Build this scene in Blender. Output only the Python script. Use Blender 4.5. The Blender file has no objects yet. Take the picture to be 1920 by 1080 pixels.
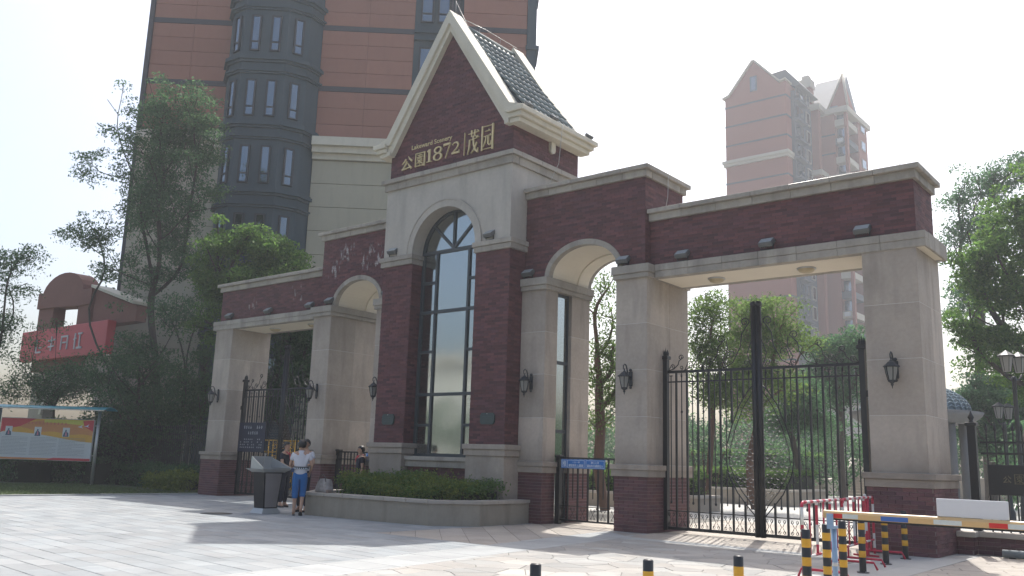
import bpy, bmesh, math, random
import numpy as np
from mathutils import Vector, Matrix, Quaternion
R = math.radians
random.seed(7)
rng = np.random.default_rng(7)
scn = bpy.context.scene
COL = scn.collection

# ------------------------------------------------------------------ camera
cam_d = bpy.data.cameras.new('camera')
cam = bpy.data.objects.new('camera', cam_d)
COL.objects.link(cam)
cam_d.sensor_width = 36
cam_d.lens = 30.99
cam_d.clip_start = 0.1
cam_d.clip_end = 3000
fw = Vector((-0.62398525, 0.7574396, 0.1921657))
rt = Vector((0.77526208, 0.63089659, 0.03063001))
up = Vector((0.0980363, -0.16809145, 0.98088437))
m = Matrix((rt, up, -fw)).transposed().to_4x4()
m.translation = (15.50526, -16.81863, 1.4)
cam.matrix_world = m
scn.camera = cam

# ------------------------------------------------------------------ sky and sun
SUN = Vector((-0.21, 0.60, 1.0)).normalized()
world = bpy.data.worlds.new('World')
scn.world = world
world.use_nodes = True
wn = world.node_tree
wn.nodes.clear()
wo = wn.nodes.new('ShaderNodeOutputWorld')
wb = wn.nodes.new('ShaderNodeBackground')
ws = wn.nodes.new('ShaderNodeTexSky')
ws.sky_type = 'NISHITA'
ws.sun_disc = False
ws.sun_elevation = math.asin(SUN.z)
ws.sun_rotation = math.atan2(SUN.x, SUN.y)
ws.air_density = 1.0
ws.dust_density = 5.5
ws.ozone_density = 1.0
wb.inputs[1].default_value = 0.15
wn.links.new(ws.outputs[0], wb.inputs[0])
wn.links.new(wb.outputs[0], wo.inputs[0])
sd = bpy.data.lights.new('sun', 'SUN')
sd.energy = 3.6
sd.angle = R(0.6)
sd.color = (1.0, 0.97, 0.92)
sun = bpy.data.objects.new('sun', sd)
COL.objects.link(sun)
sun.rotation_euler = SUN.to_track_quat('Z', 'Y').to_euler()
sun.location = (0, 0, 60)
scn.view_settings.view_transform = 'Standard'
scn.view_settings.look = 'None'
scn.view_settings.gamma = 1.0
scn.view_settings.use_curve_mapping = False
scn.view_settings.exposure = 0.75
scn.render.engine = 'CYCLES'
cy = scn.cycles
cy.max_bounces = 6
cy.diffuse_bounces = 3
cy.glossy_bounces = 3
cy.transmission_bounces = 4
cy.transparent_max_bounces = 12
cy.volume_bounces = 0
cy.use_denoising = True
cy.caustics_reflective = False
cy.caustics_refractive = False

# ------------------------------------------------------------------ materials
MATS = {}
def M(name, col, rough=0.75, var=0.12, scale=2.5, bump=0.0, bscale=40, metal=0.0, island=0.0, col2=None, trans=0.0, stain=0.0, spec=0.5, streak=0.0, efflo=False, grime_darken=0.0):
    if name in MATS:
        return MATS[name]
    mt = bpy.data.materials.new(name)
    MATS[name] = mt
    mt.use_nodes = True
    nt = mt.node_tree
    N = nt.nodes
    L = nt.links
    N.clear()
    out = N.new('ShaderNodeOutputMaterial')
    b = N.new('ShaderNodeBsdfPrincipled')
    b.inputs['Roughness'].default_value = rough
    b.inputs['Metallic'].default_value = metal
    if 'Specular IOR Level' in b.inputs:
        b.inputs['Specular IOR Level'].default_value = spec
    geo = N.new('ShaderNodeNewGeometry')
    pos = geo.outputs['Position']
    def noise(sc, det=4, vec=None):
        n = N.new('ShaderNodeTexNoise')
        n.inputs['Scale'].default_value = sc
        n.inputs['Detail'].default_value = det
        L.new(vec or pos, n.inputs['Vector'])
        return n.outputs['Fac']
    def mixc(f, a, c):
        x = N.new('ShaderNodeMix')
        x.data_type = 'RGBA'
        if isinstance(f, float):
            x.inputs[0].default_value = f
        else:
            L.new(f, x.inputs[0])
        for i, v in ((6, a), (7, c)):
            if isinstance(v, tuple):
                x.inputs[i].default_value = (*v, 1)
            else:
                L.new(v, x.inputs[i])
        return x.outputs[2]
    def math_(op, a, c, d=None):
        x = N.new('ShaderNodeMath')
        x.operation = op
        for i, v in enumerate((a, c, d)):
            if v is None:
                continue
            if isinstance(v, (int, float)):
                x.inputs[i].default_value = v
            else:
                L.new(v, x.inputs[i])
        return x.outputs[0]
    c = tuple(col)
    cur = c
    if island > 0:
        oi = N.new('ShaderNodeObjectInfo')
        s = math_('FRACT', math_('ADD', geo.outputs['Random Per Island'], oi.outputs['Random']), 0)
        if col2 is not None:
            cur = mixc(s, c, tuple(col2))
        s2 = math_('FRACT', math_('MULTIPLY', s, 7.31), 0)
        hv = N.new('ShaderNodeHueSaturation')
        if isinstance(cur, tuple):
            hv.inputs['Color'].default_value = (*cur, 1)
        else:
            L.new(cur, hv.inputs['Color'])
        L.new(math_('MULTIPLY_ADD', s2, 2 * island, 1 - island), hv.inputs['Value'])
        cur = hv.outputs[0]
    elif col2 is not None:
        cur = mixc(noise(scale * 0.6, 3), c, tuple(col2))
    if var > 0:
        n1 = noise(scale)
        n2 = noise(scale * 9, 5)
        f = math_('ADD', math_('MULTIPLY', n1, 0.6), math_('MULTIPLY', n2, 0.4))
        hv = N.new('ShaderNodeHueSaturation')
        if isinstance(cur, tuple):
            hv.inputs['Color'].default_value = (*cur, 1)
        else:
            L.new(cur, hv.inputs['Color'])
        L.new(math_('MULTIPLY_ADD', f, 4 * var, 1 - 2 * var), hv.inputs['Value'])
        cur = hv.outputs[0]
    if stain > 0 or streak > 0:
        mp = N.new('ShaderNodeMapping')
        mp.inputs['Scale'].default_value = (1, 1, 0.18)
        L.new(pos, mp.inputs['Vector'])
        st = noise(3.2 if streak else 1.3, 6, mp.outputs[0] if streak else None)
        cr = N.new('ShaderNodeMapRange')
        cr.inputs[1].default_value = 0.5
        cr.inputs[2].default_value = 0.75
        L.new(st, cr.inputs[0])
        f = math_('MULTIPLY', cr.outputs[0], max(stain, streak))
        k = 0.45
        dk = (c[0] * k, c[1] * k, c[2] * k * 1.02)
        cur = mixc(f, cur, dk)
    if grime_darken > 0:
        # splash-back dirt low down, darker again towards the pillar tops, broken up by noise
        sp = N.new('ShaderNodeSeparateXYZ'); L.new(pos, sp.inputs[0])
        mr = N.new('ShaderNodeMapRange'); mr.inputs[1].default_value = 1.38; mr.inputs[2].default_value = 1.95; mr.inputs[3].default_value = 1.0; mr.inputs[4].default_value = 0.0; L.new(sp.outputs['Z'], mr.inputs[0])
        mr2 = N.new('ShaderNodeMapRange'); mr2.inputs[1].default_value = 4.7; mr2.inputs[2].default_value = 5.5; mr2.inputs[3].default_value = 0.0; mr2.inputs[4].default_value = 0.8; L.new(sp.outputs['Z'], mr2.inputs[0])
        f = math_('MULTIPLY', math_('MULTIPLY', math_('MAXIMUM', mr.outputs[0], mr2.outputs[0]), noise(2.2, 6)), grime_darken * 1.3)
        cur = mixc(f, cur, (c[0] * 0.45, c[1] * 0.43, c[2] * 0.40))
    if efflo:
        # white lime bloom washed out of the joints in two patches
        mp = N.new('ShaderNodeMapping'); mp.inputs['Scale'].default_value = (1, 1, 0.45); L.new(pos, mp.inputs['Vector'])
        n_ = noise(11.0, 6, mp.outputs[0])
        tot = None
        for cx_, cz_, rr in ((-5.05, 6.85, 0.42), (-3.75, 6.98, 0.38), (-3.15, 6.98, 0.30), (-3.4, 7.28, 0.42), (-4.6, 7.35, 0.5), (-7.1, 6.35, 0.5), (-9.4, 6.2, 0.45)):
            vm = N.new('ShaderNodeVectorMath'); vm.operation = 'DISTANCE'; L.new(pos, vm.inputs[0]); vm.inputs[1].default_value = (cx_, -0.2, cz_)
            mr = N.new('ShaderNodeMapRange'); mr.inputs[1].default_value = 0.05; mr.inputs[2].default_value = rr; mr.inputs[3].default_value = 1.0; mr.inputs[4].default_value = 0.0; L.new(vm.outputs['Value'], mr.inputs[0])
            tot = mr.outputs[0] if tot is None else math_('MAXIMUM', tot, mr.outputs[0])
        f = math_('MULTIPLY', math_('SUBTRACT', math_('ADD', n_, math_('MULTIPLY', tot, 0.22)), 0.66), 4.0)
        x = N.new('ShaderNodeMath'); x.operation = 'MULTIPLY'; x.use_clamp = True; L.new(math_('MINIMUM', math_('MAXIMUM', f, 0.0), 0.6), x.inputs[0]); x.inputs[1].default_value = 1.0
        cur = mixc(math_('MULTIPLY', x.outputs[0], math_('MINIMUM', math_('MULTIPLY', tot, 3.0), 1.0)), cur, (0.50, 0.50, 0.50))
    if isinstance(cur, tuple):
        b.inputs['Base Color'].default_value = (*cur, 1)
    else:
        L.new(cur, b.inputs['Base Color'])
    if bump > 0:
        bp = N.new('ShaderNodeBump')
        bp.inputs['Strength'].default_value = bump
        bp.inputs['Distance'].default_value = 0.02
        L.new(noise(bscale, 6), bp.inputs['Height'])
        L.new(bp.outputs[0], b.inputs['Normal'])
    sh = b.outputs[0]
    if trans > 0:
        tr = N.new('ShaderNodeBsdfTranslucent')
        hv = N.new('ShaderNodeHueSaturation')
        hv.inputs['Value'].default_value = 1.6
        hv.inputs['Saturation'].default_value = 1.1
        if isinstance(cur, tuple):
            hv.inputs['Color'].default_value = (*cur, 1)
        else:
            L.new(cur, hv.inputs['Color'])
        L.new(hv.outputs[0], tr.inputs[0])
        mx = N.new('ShaderNodeMixShader')
        mx.inputs[0].default_value = trans
        L.new(sh, mx.inputs[1])
        L.new(tr.outputs[0], mx.inputs[2])
        sh = mx.outputs[0]
    L.new(sh, out.inputs[0])
    return mt

def glass_mat(name, tint=(0.75, 0.82, 0.84), refl=0.4, gcol=(0.85, 0.9, 0.95), rough=0.0):
    mt = bpy.data.materials.new(name)
    mt.use_nodes = True
    nt = mt.node_tree
    N = nt.nodes
    L = nt.links
    N.clear()
    out = N.new('ShaderNodeOutputMaterial')
    t = N.new('ShaderNodeBsdfTransparent')
    t.inputs[0].default_value = (*tint, 1)
    g = N.new('ShaderNodeBsdfGlossy')
    g.inputs[0].default_value = (*gcol, 1)
    g.inputs[1].default_value = rough
    lw = N.new('ShaderNodeLayerWeight')
    lw.inputs[0].default_value = 0.35
    ad = N.new('ShaderNodeMath')
    ad.operation = 'ADD'
    ad.use_clamp = True
    ad.inputs[1].default_value = refl
    L.new(lw.outputs['Fresnel'], ad.inputs[0])
    geo = N.new('ShaderNodeNewGeometry')
    n = N.new('ShaderNodeTexNoise')
    n.inputs['Scale'].default_value = 0.8
    L.new(geo.outputs['Position'], n.inputs['Vector'])
    bp = N.new('ShaderNodeBump')
    bp.inputs['Strength'].default_value = 0.04
    bp.inputs['Distance'].default_value = 0.1
    L.new(n.outputs['Fac'], bp.inputs['Height'])
    L.new(bp.outputs[0], g.inputs['Normal'])
    mx = N.new('ShaderNodeMixShader')
    L.new(ad.outputs[0], mx.inputs[0])
    L.new(t.outputs[0], mx.inputs[1])
    L.new(g.outputs[0], mx.inputs[2])
    L.new(mx.outputs[0], out.inputs[0])
    MATS[name] = mt
    return mt

STONE = M('granite_stone', (0.405, 0.350, 0.295), 0.8, 0.17, 1.6, 0.3, 90, island=0.16, streak=0.5, grime_darken=0.65)
STONEU = M('limestone_upper', (0.405, 0.375, 0.33), 0.8, 0.12, 1.2, 0.2, 60, island=0.05, streak=0.3)
CORN = M('cornice_stone', (0.335, 0.305, 0.262), 0.85, 0.20, 1.8, 0.25, 60, island=0.10, streak=0.6)
BRICK = M('dark_red_brick', (0.128, 0.045, 0.045), 0.75, 0.14, 3, 0.3, 60, island=0.30, col2=(0.088, 0.036, 0.043), stain=0.2)
BRICKE = M('stained_brick', (0.128, 0.045, 0.045), 0.75, 0.14, 3, 0.3, 60, island=0.30, col2=(0.088, 0.036, 0.043), efflo=True)
BRICKB = M('base_brick', (0.135, 0.058, 0.056), 0.75, 0.10, 3, 0.25, 60, island=0.22, col2=(0.11, 0.050, 0.060), stain=0.25)
MORT = M('dark_mortar', (0.085, 0.045, 0.050), 0.9, 0.1, 6)
MORTB = M('pale_mortar', (0.24, 0.19, 0.18), 0.9, 0.1, 6)
PALEJ = M('pale_joint', (0.52, 0.49, 0.45), 0.9, 0.05, 6)
CREAM = M('cream_render', (0.70, 0.64, 0.53), 0.8, 0.05, 1.0, 0.1, 60)
CREAMT = M('cream_cornice', (0.58, 0.54, 0.44), 0.75, 0.08, 1.5, 0.1, 60, streak=0.2)
IRON = M('black_iron', (0.012, 0.012, 0.014), 0.45, 0.1, 5, metal=0.0)
IRONG = M('lamp_iron', (0.02, 0.024, 0.028), 0.5, 0.1, 5)
FROST = M('frosted_lamp_glass', (0.30, 0.30, 0.28), 0.35, 0.05, 5, trans=0.3)
ALU = M('window_frame_grey', (0.045, 0.055, 0.062), 0.5, 0.05, 3)
GLASS = glass_mat('window_glass', (0.68, 0.72, 0.70), 0.40, (0.88, 0.95, 0.95), 0.09)
GLASSD = glass_mat('tower_window_glass', (0.25, 0.3, 0.33), 0.22, (0.62, 0.72, 0.80))
GOLD = M('gilt_lettering', (0.62, 0.50, 0.27), 0.45, 0.08, 6, metal=0.2)
TILE = M('glazed_roof_tile', (0.17, 0.20, 0.19), 0.35, 0.15, 4, island=0.25)
STEEL = M('brushed_steel', (0.42, 0.42, 0.41), 0.35, 0.06, 3, metal=0.6)

# ------------------------------------------------------------------ mesh helper
ORG = {}
class MB:
    def __init__(s):
        s.v = []; s.f = []; s.mi = []; s.sm = []; s.cm = 0; s.cs = False
    def add(s, vs, fs, smooth=None):
        o = len(s.v)
        s.v += [tuple(p) for p in vs]
        for f in fs:
            s.f.append(tuple(i + o for i in f))
            s.mi.append(s.cm)
            s.sm.append(s.cs if smooth is None else smooth)
        return s
    def box(s, x0, x1, y0, y1, z0, z1):
        x0, x1 = sorted((x0, x1)); y0, y1 = sorted((y0, y1)); z0, z1 = sorted((z0, z1))
        vs = [(x0, y0, z0), (x1, y0, z0), (x1, y1, z0), (x0, y1, z0), (x0, y0, z1), (x1, y0, z1), (x1, y1, z1), (x0, y1, z1)]
        return s.add(vs, [(0, 3, 2, 1), (4, 5, 6, 7), (0, 1, 5, 4), (1, 2, 6, 5), (2, 3, 7, 6), (3, 0, 4, 7)])
    def cbox(s, x0, x1, y0, y1, z0, z1, c=0.008):
        x0, x1 = sorted((x0, x1)); y0, y1 = sorted((y0, y1)); z0, z1 = sorted((z0, z1))
        X = (x0, x1); Y = (y0, y1); Z = (z0, z1)
        vs = []; idx = {}
        for i in (0, 1):
            for j in (0, 1):
                for k in (0, 1):
                    for ax in (0, 1, 2):
                        p = [X[i], Y[j], Z[k]]
                        for a, q in ((0, i), (1, j), (2, k)):
                            if a != ax:
                                p[a] += c if q == 0 else -c
                        idx[(i, j, k, ax)] = len(vs)
                        vs.append(tuple(p))
        fs = []
        cyc = [(0, 0), (1, 0), (1, 1), (0, 1)]
        for ax in range(3):
            for q in (0, 1):
                l = []
                for a, b in cyc:
                    t = [0, 0, 0]; t[ax] = q; t[(ax + 1) % 3] = a; t[(ax + 2) % 3] = b
                    l.append(idx[(*t, ax)])
                fs.append(tuple(l if q else l[::-1]))
        for ax in range(3):
            a1, a2 = (ax + 1) % 3, (ax + 2) % 3
            for q1 in (0, 1):
                for q2 in (0, 1):
                    t0 = [0, 0, 0]; t0[a1] = q1; t0[a2] = q2; t1 = list(t0); t1[ax] = 1
                    l = [idx[(*t0, a1)], idx[(*t1, a1)], idx[(*t1, a2)], idx[(*t0, a2)]]
                    fs.append(tuple(l if q1 == q2 else l[::-1]) if False else tuple(l))
        for i in (0, 1):
            for j in (0, 1):
                for k in (0, 1):
                    fs.append((idx[(i, j, k, 0)], idx[(i, j, k, 1)], idx[(i, j, k, 2)]))
        return s.add(vs, fs)
    def prism(s, pts, a0, a1, axis='y'):
        def P(p, q, a):
            return (p, a, q) if axis == 'y' else ((a, p, q) if axis == 'x' else (p, q, a))
        n = len(pts)
        vs = [P(p, q, a0) for p, q in pts] + [P(p, q, a1) for p, q in pts]
        fs = [tuple(range(n)), tuple(range(2 * n - 1, n - 1, -1))]
        for i in range(n):
            j = (i + 1) % n
            fs.append((i, i + n, j + n, j))
        return s.add(vs, fs)
    def cyl(s, p0, p1, r0, r1=None, n=10, caps=True, smooth=True):
        r1 = r0 if r1 is None else r1
        return s.tube([p0, p1], [r0, r1], n, caps, smooth)
    def tube(s, path, rad, n=6, caps=True, smooth=True, closed=False):
        P = [Vector(p) for p in path]
        if not isinstance(rad, (list, tuple)):
            rad = [rad] * len(P)
        vs = []; fs = []
        prev = None
        for i, p in enumerate(P):
            a = P[i - 1] if i > 0 else (P[-1] if closed else p)
            b = P[i + 1] if i < len(P) - 1 else (P[0] if closed else p)
            t = (b - a)
            if t.length < 1e-9:
                t = Vector((0, 0, 1))
            t.normalize()
            if prev is None:
                ref = Vector((0, 0, 1)) if abs(t.z) < 0.9 else Vector((0, 1, 0))
                u = t.cross(ref).normalized()
            else:
                u = (prev - t * prev.dot(t))
                if u.length < 1e-6:
                    u = t.orthogonal()
                u.normalize()
            prev = u
            w = t.cross(u)
            for k in range(n):
                an = 2 * math.pi * k / n
                vs.append(tuple(p + (u * math.cos(an) + w * math.sin(an)) * rad[i]))
        m_ = len(P)
        for i in range(m_ if closed else m_ - 1):
            i2 = (i + 1) % m_
            for k in range(n):
                k2 = (k + 1) % n
                fs.append((i * n + k, i * n + k2, i2 * n + k2, i2 * n + k))
        s.add(vs, fs, smooth)
        if caps and not closed:
            o = len(s.v) - len(vs)
            s.f.append(tuple(o + k for k in range(n))[::-1]); s.mi.append(s.cm); s.sm.append(False)
            s.f.append(tuple(o + (m_ - 1) * n + k for k in range(n))); s.mi.append(s.cm); s.sm.append(False)
        return s
    def lathe(s, c, prof, n=16, smooth=True):
        vs = []; fs = []
        for r, z in prof:
            for k in range(n):
                an = 2 * math.pi * k / n
                vs.append((c[0] + r * math.cos(an), c[1] + r * math.sin(an), c[2] + z))
        for i in range(len(prof) - 1):
            for k in range(n):
                k2 = (k + 1) % n
                fs.append((i * n + k, i * n + k2, (i + 1) * n + k2, (i + 1) * n + k))
        return s.add(vs, fs, smooth)
    def ball(s, c, r, n=10, sq=(1, 1, 1)):
        vs = []; fs = []
        h = n // 2 + 1
        for i in range(h + 1):
            th = math.pi * i / h
            for k in range(n):
                an = 2 * math.pi * k / n
                vs.append((c[0] + r * sq[0] * math.sin(th) * math.cos(an), c[1] + r * sq[1] * math.sin(th) * math.sin(an), c[2] + r * sq[2] * math.cos(th)))
        for i in range(h):
            for k in range(n):
                k2 = (k + 1) % n
                fs.append((i * n + k, (i + 1) * n + k, (i + 1) * n + k2, i * n + k2))
        return s.add(vs, fs, True)
    def build(s, name, mat, parent=None, label=None, kind=None, org=None):
        me = bpy.data.meshes.new(name)
        if org is None:
            org = ORG.get(parent.name, (0, 0, 0)) if parent else (0, 0, 0)
        vv = [(a - org[0], b - org[1], c - org[2]) for a, b, c in s.v]
        me.from_pydata(vv, [], s.f)
        mats = mat if isinstance(mat, (list, tuple)) else [mat]
        for q in mats:
            me.materials.append(q)
        me.polygons.foreach_set('material_index', s.mi)
        me.polygons.foreach_set('use_smooth', s.sm)
        me.update()
        o = bpy.data.objects.new(name, me)
        COL.objects.link(o)
        if parent:
            o.parent = parent
            ORG[o.name] = org
        if label: o['label'] = label
        if kind: o['kind'] = kind
        return o

def fix_normals(o):
    bm = bmesh.new(); bm.from_mesh(o.data)
    bmesh.ops.recalc_face_normals(bm, faces=bm.faces)
    bm.to_mesh(o.data); bm.free()
    return o

def tag(o, label, cat, group=None):
    o['label'] = label; o['category'] = cat
    if group: o['group'] = group
    return o
def thing(name, label, cat, loc=(0, 0, 0), rz=0.0, group=None):
    o = bpy.data.objects.new(name, None)
    o.empty_display_size = 0.2
    COL.objects.link(o)
    o.location = loc; o.rotation_euler = (0, 0, rz)
    ORG[o.name] = tuple(loc) if rz == 0.0 else (0, 0, 0)
    return tag(o, label, cat, group)
def local_thing(name, label, cat, loc=(0, 0, 0), rz=0.0, group=None):
    o = thing(name, label, cat, loc, rz, group)
    ORG[o.name] = (0, 0, 0)
    return o
def copy_tree(o, parent=None):
    c = o.copy(); COL.objects.link(c); c.parent = parent
    for ch in list(o.children):
        copy_tree(ch, c)
    return c
def place_copy(proto, loc, rz, label, group=None):
    c = copy_tree(proto)
    c.location = loc; c.rotation_euler = (0, 0, rz)
    c['label'] = label
    if group: c['group'] = group
    return c
def struct(o):
    o['kind'] = 'structure'
    return o
def inst(name, me, parent, loc, rot=(0, 0, 0), scale=(1, 1, 1)):
    o = bpy.data.objects.new(name, me)
    COL.objects.link(o)
    o.parent = parent
    g = ORG.get(parent.name, (0, 0, 0))
    o.location = (loc[0] - g[0], loc[1] - g[1], loc[2] - g[2])
    o.rotation_euler = rot; o.scale = scale
    return o
def mesh_of(mb, name, mat):
    me = bpy.data.meshes.new(name)
    me.from_pydata(mb.v, [], mb.f)
    for q in (mat if isinstance(mat, (list, tuple)) else [mat]):
        me.materials.append(q)
    me.polygons.foreach_set('material_index', mb.mi)
    me.polygons.foreach_set('use_smooth', mb.sm)
    return me
def text_mesh(name, body, mat, x0, x1, z0, z1, y, parent=None, depth=0.012, bold=0.0, org=None, facing=None):
    """letters as a solid fitted into the box x0..x1, z0..z1 on the plane y (facing -Y)"""
    cu = bpy.data.curves.new(name, 'FONT')
    cu.body = body; cu.size = 1; cu.extrude = 0.02; cu.offset = bold
    cu.resolution_u = 3
    to = bpy.data.objects.new(name, cu)
    COL.objects.link(to)
    dg = bpy.context.evaluated_depsgraph_get()
    dg.update()
    me = bpy.data.meshes.new_from_object(to.evaluated_get(dg))
    bpy.data.objects.remove(to)
    n = len(me.vertices)
    if n == 0:
        return None
    co = np.empty(n * 3); me.vertices.foreach_get('co', co); co = co.reshape(-1, 3)
    mn = co.min(0); mx = co.max(0)
    out = np.empty_like(co)
    out[:, 0] = x0 + (co[:, 0] - mn[0]) / max(mx[0] - mn[0], 1e-6) * (x1 - x0)
    out[:, 2] = z0 + (co[:, 1] - mn[1]) / max(mx[1] - mn[1], 1e-6) * (z1 - z0)
    out[:, 1] = y - (co[:, 2] - mn[2]) / max(mx[2] - mn[2], 1e-6) * depth
    if facing is not None:
        F = np.array(facing)
        out = out @ F[:3, :3].T + F[:3, 3]
    if org is None:
        org = ORG.get(parent.name, (0, 0, 0)) if parent else (0, 0, 0)
    out -= np.array(org)
    me.vertices.foreach_set('co', out.ravel())
    me.materials.clear(); me.materials.append(mat)
    me.update()
    o = bpy.data.objects.new(name, me)
    COL.objects.link(o)
    if parent: o.parent = parent
    return o
HAZE = 0.0012
# ------------------------------------------------------------------ gatehouse
GH = thing('entrance_gatehouse', 'dark red brick and granite entrance gatehouse with a steep central gable and arched walkways', 'gatehouse', (0, 0, 0))

def bricks(mb, axis, fixed, sgn, a0, a1, z0, z1, L=0.235, h=0.062, j=0.008, proud=0.006, clip=None, th=0.02):
    n = max(1, round((z1 - z0) / h)); hh = (z1 - z0) / n
    for i in range(n):
        zb = z0 + i * hh + j / 2; zt = z0 + (i + 1) * hh - j / 2; zm = (zb + zt) / 2
        ivs = clip(zm) if clip else [(a0, a1)]
        off = (i % 2) * 0.5 * L + (0.13 * L if i % 5 == 2 else 0)
        for b0, b1 in ivs:
            b0 = max(b0, a0); b1 = min(b1, a1)
            if b1 - b0 < 0.02: continue
            k0 = math.floor((b0 - a0 - off) / L)
            x = a0 + off + k0 * L
            while x < b1:
                l = max(x + j / 2, b0); r = min(x + L - j / 2, b1)
                x += L
                if r - l < 0.02: continue
                p = proud + random.uniform(-0.0015, 0.0025)
                if axis == 'x':
                    mb.box(l, r, fixed + sgn * p, fixed - sgn * th, zb, zt)
                else:
                    mb.box(fixed + sgn * p, fixed - sgn * th, l, r, zb, zt)

def cornice(name, parent, x0, x1, y0, y1, z0, z1, ov, sides=(1, 1), L=0.72, mat=None, cap_left=0.0, cap_right=0.0, cut=0.62):
    """stepped stone cornice round the front and ends of a wall, made of separate slabs"""
    mat = mat or CORN
    zm = z0 + (z1 - z0) * cut
    lo = ov * 0.45
    c = MB().box(x0 + 0.02, x1 - 0.02, y0 + 0.05, y1 - 0.02, z0 + 0.004, z1 - 0.012)
    core = c.build(name, mat, parent)
    xa = x0 - (ov if sides[0] else 0); xb = x1 + (ov if sides[1] else 0)
    def seg(a, b, n):
        e = [a + (b - a) * i / n for i in range(n + 1)]
        return [(e[i] + (0.003 if i else 0), e[i + 1] - (0.003 if i < n - 1 else 0)) for i in range(n)]
    for fy, sg in ((y0, -1), (y1, 1)):
        n = max(2, round((xb - xa) / L)) if sg < 0 else 3
        for l, r in seg(xa, xb, n):
            q = MB()
            q.cbox(l, r, fy + sg * ov, fy - sg * 0.22, zm, z1 + random.uniform(-0.003, 0.003), 0.007)
            ll = max(l, x0 - lo) if sides[0] else l
            rr = min(r, x1 + lo) if sides[1] else r
            q.cbox(ll, rr, fy + sg * lo, fy - sg * 0.2, z0, zm, 0.006)
            q.build('cornice_slab', mat, core, org=(0, 0, 0))
    for ix, (fx, sg) in enumerate(((x0, -1), (x1, 1))):
        if not sides[ix]: continue
        n = max(2, round((y1 - y0) / L))
        for l, r in seg(y0 + 0.225, y1 - 0.225, n):
            q = MB()
            q.cbox(fx + sg * ov, fx - sg * 0.22, l, r, zm, z1 + random.uniform(-0.003, 0.003), 0.007)
            q.cbox(fx + sg * lo, fx - sg * 0.2, l, r, z0, zm, 0.006)
            q.build('cornice_slab', mat, core, org=(0, 0, 0))
    return core

def pillar(x0, x1, y0, y1, s, base_over=0.03, cap_over=0.09, hbase=1.145, hcap=1.397, htop=5.452, base_bricks='parts', ydepth_split=True):
    if s < 0: x0, x1 = -x1, -x0
    core = MB().box(x0 + 0.0035, x1 - 0.0035, y0 + 0.0035, y1 - 0.0035, hcap - 0.02, htop).build('pillar', PALEJ, GH)
    n = 4; h = (htop - hcap) / n
    ym = y0 + (y1 - y0) * 0.52
    for i in range(n):
        za = hcap + i * h; zb = za + h
        for (ya, yb) in ((y0, ym - 0.0015), (ym + 0.0015, y1)):
            MB().cbox(x0, x1, ya, yb, za + 0.005, zb - 0.005, 0.003).build('stone_block', STONE, core)
    b = base_over
    bx0, bx1, by0, by1 = x0 - b, x1 + b, y0 - b, y1 + b
    base = MB().box(bx0 + 0.01, bx1 - 0.01, by0 + 0.01, by1 - 0.01, -0.05, hbase).build('pillar_base', MORTB, GH)
    L = 0.245; hh = hbase / 16
    for (axis, fixed, sg, a0, a1, on) in (('x', by0 + 0.01, -1, bx0, bx1, True), ('y', bx1 - 0.01, 1, by0 + 0.012, by1 - 0.012, True), ('y', bx0 + 0.01, -1, by0 + 0.012, by1 - 0.012, s < 0 or True)):
        parts = base_bricks == 'parts' and (axis == 'x' or sg == 1)
        if not parts:
            q = MB(); bricks(q, axis, fixed, sg, a0, a1, 0, hbase, L, hh, 0.008, 0.010)
            q.build('brick_course', BRICKB, base, kind='stuff')
            continue
        for i in range(16):
            off = -(i % 2) * 0.5 * L
            x = a0 + off
            while x < a1 - 0.01:
                l = max(x, a0) + 0.004; r = min(x + L, a1) - 0.004
                x += L
                if r - l < 0.03: continue
                key = 'bk_%s' % (axis)
                if key not in BKM:
                    BKM[key] = mesh_of(MB().cbox(-0.5, 0.5, -0.02, 0.02, -0.5, 0.5, 0.0045) if axis == 'x' else MB().cbox(-0.02, 0.02, -0.5, 0.5, -0.5, 0.5, 0.0045), 'brick', BRICKB)
                p = random.uniform(-0.0015, 0.003)
                c = (l + r) / 2; zc = (i + 0.5) * hh
                if axis == 'x':
                    inst('brick', BKM[key], base, (c, fixed + sg * (p - 0.01), zc), scale=(r - l, 1, hh - 0.008))
                else:
                    inst('brick', BKM[key], base, (fixed + sg * (p - 0.01), c, zc), scale=(1, r - l, hh - 0.008))
    c = cap_over
    q = MB()
    q.cbox(x0 - c, x1 + c, y0 - c, y1 + c, hcap - 0.11, hcap, 0.007)
    q.cbox(x0 - c * 0.72, x1 + c * 0.72, y0 - c * 0.72, y1 + c * 0.72, hbase, hcap - 0.113, 0.006)
    q.build('pillar_base_cap', STONE, GH)
    return core
BKM = {}

Y2 = 1.52
def ell(cx, a, b, z0, n, t0=math.pi, t1=0.0):
    return [(cx + a * math.cos(t0 + (t1 - t0) * i / n), z0 + b * math.sin(t0 + (t1 - t0) * i / n)) for i in range(n + 1)]

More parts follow.
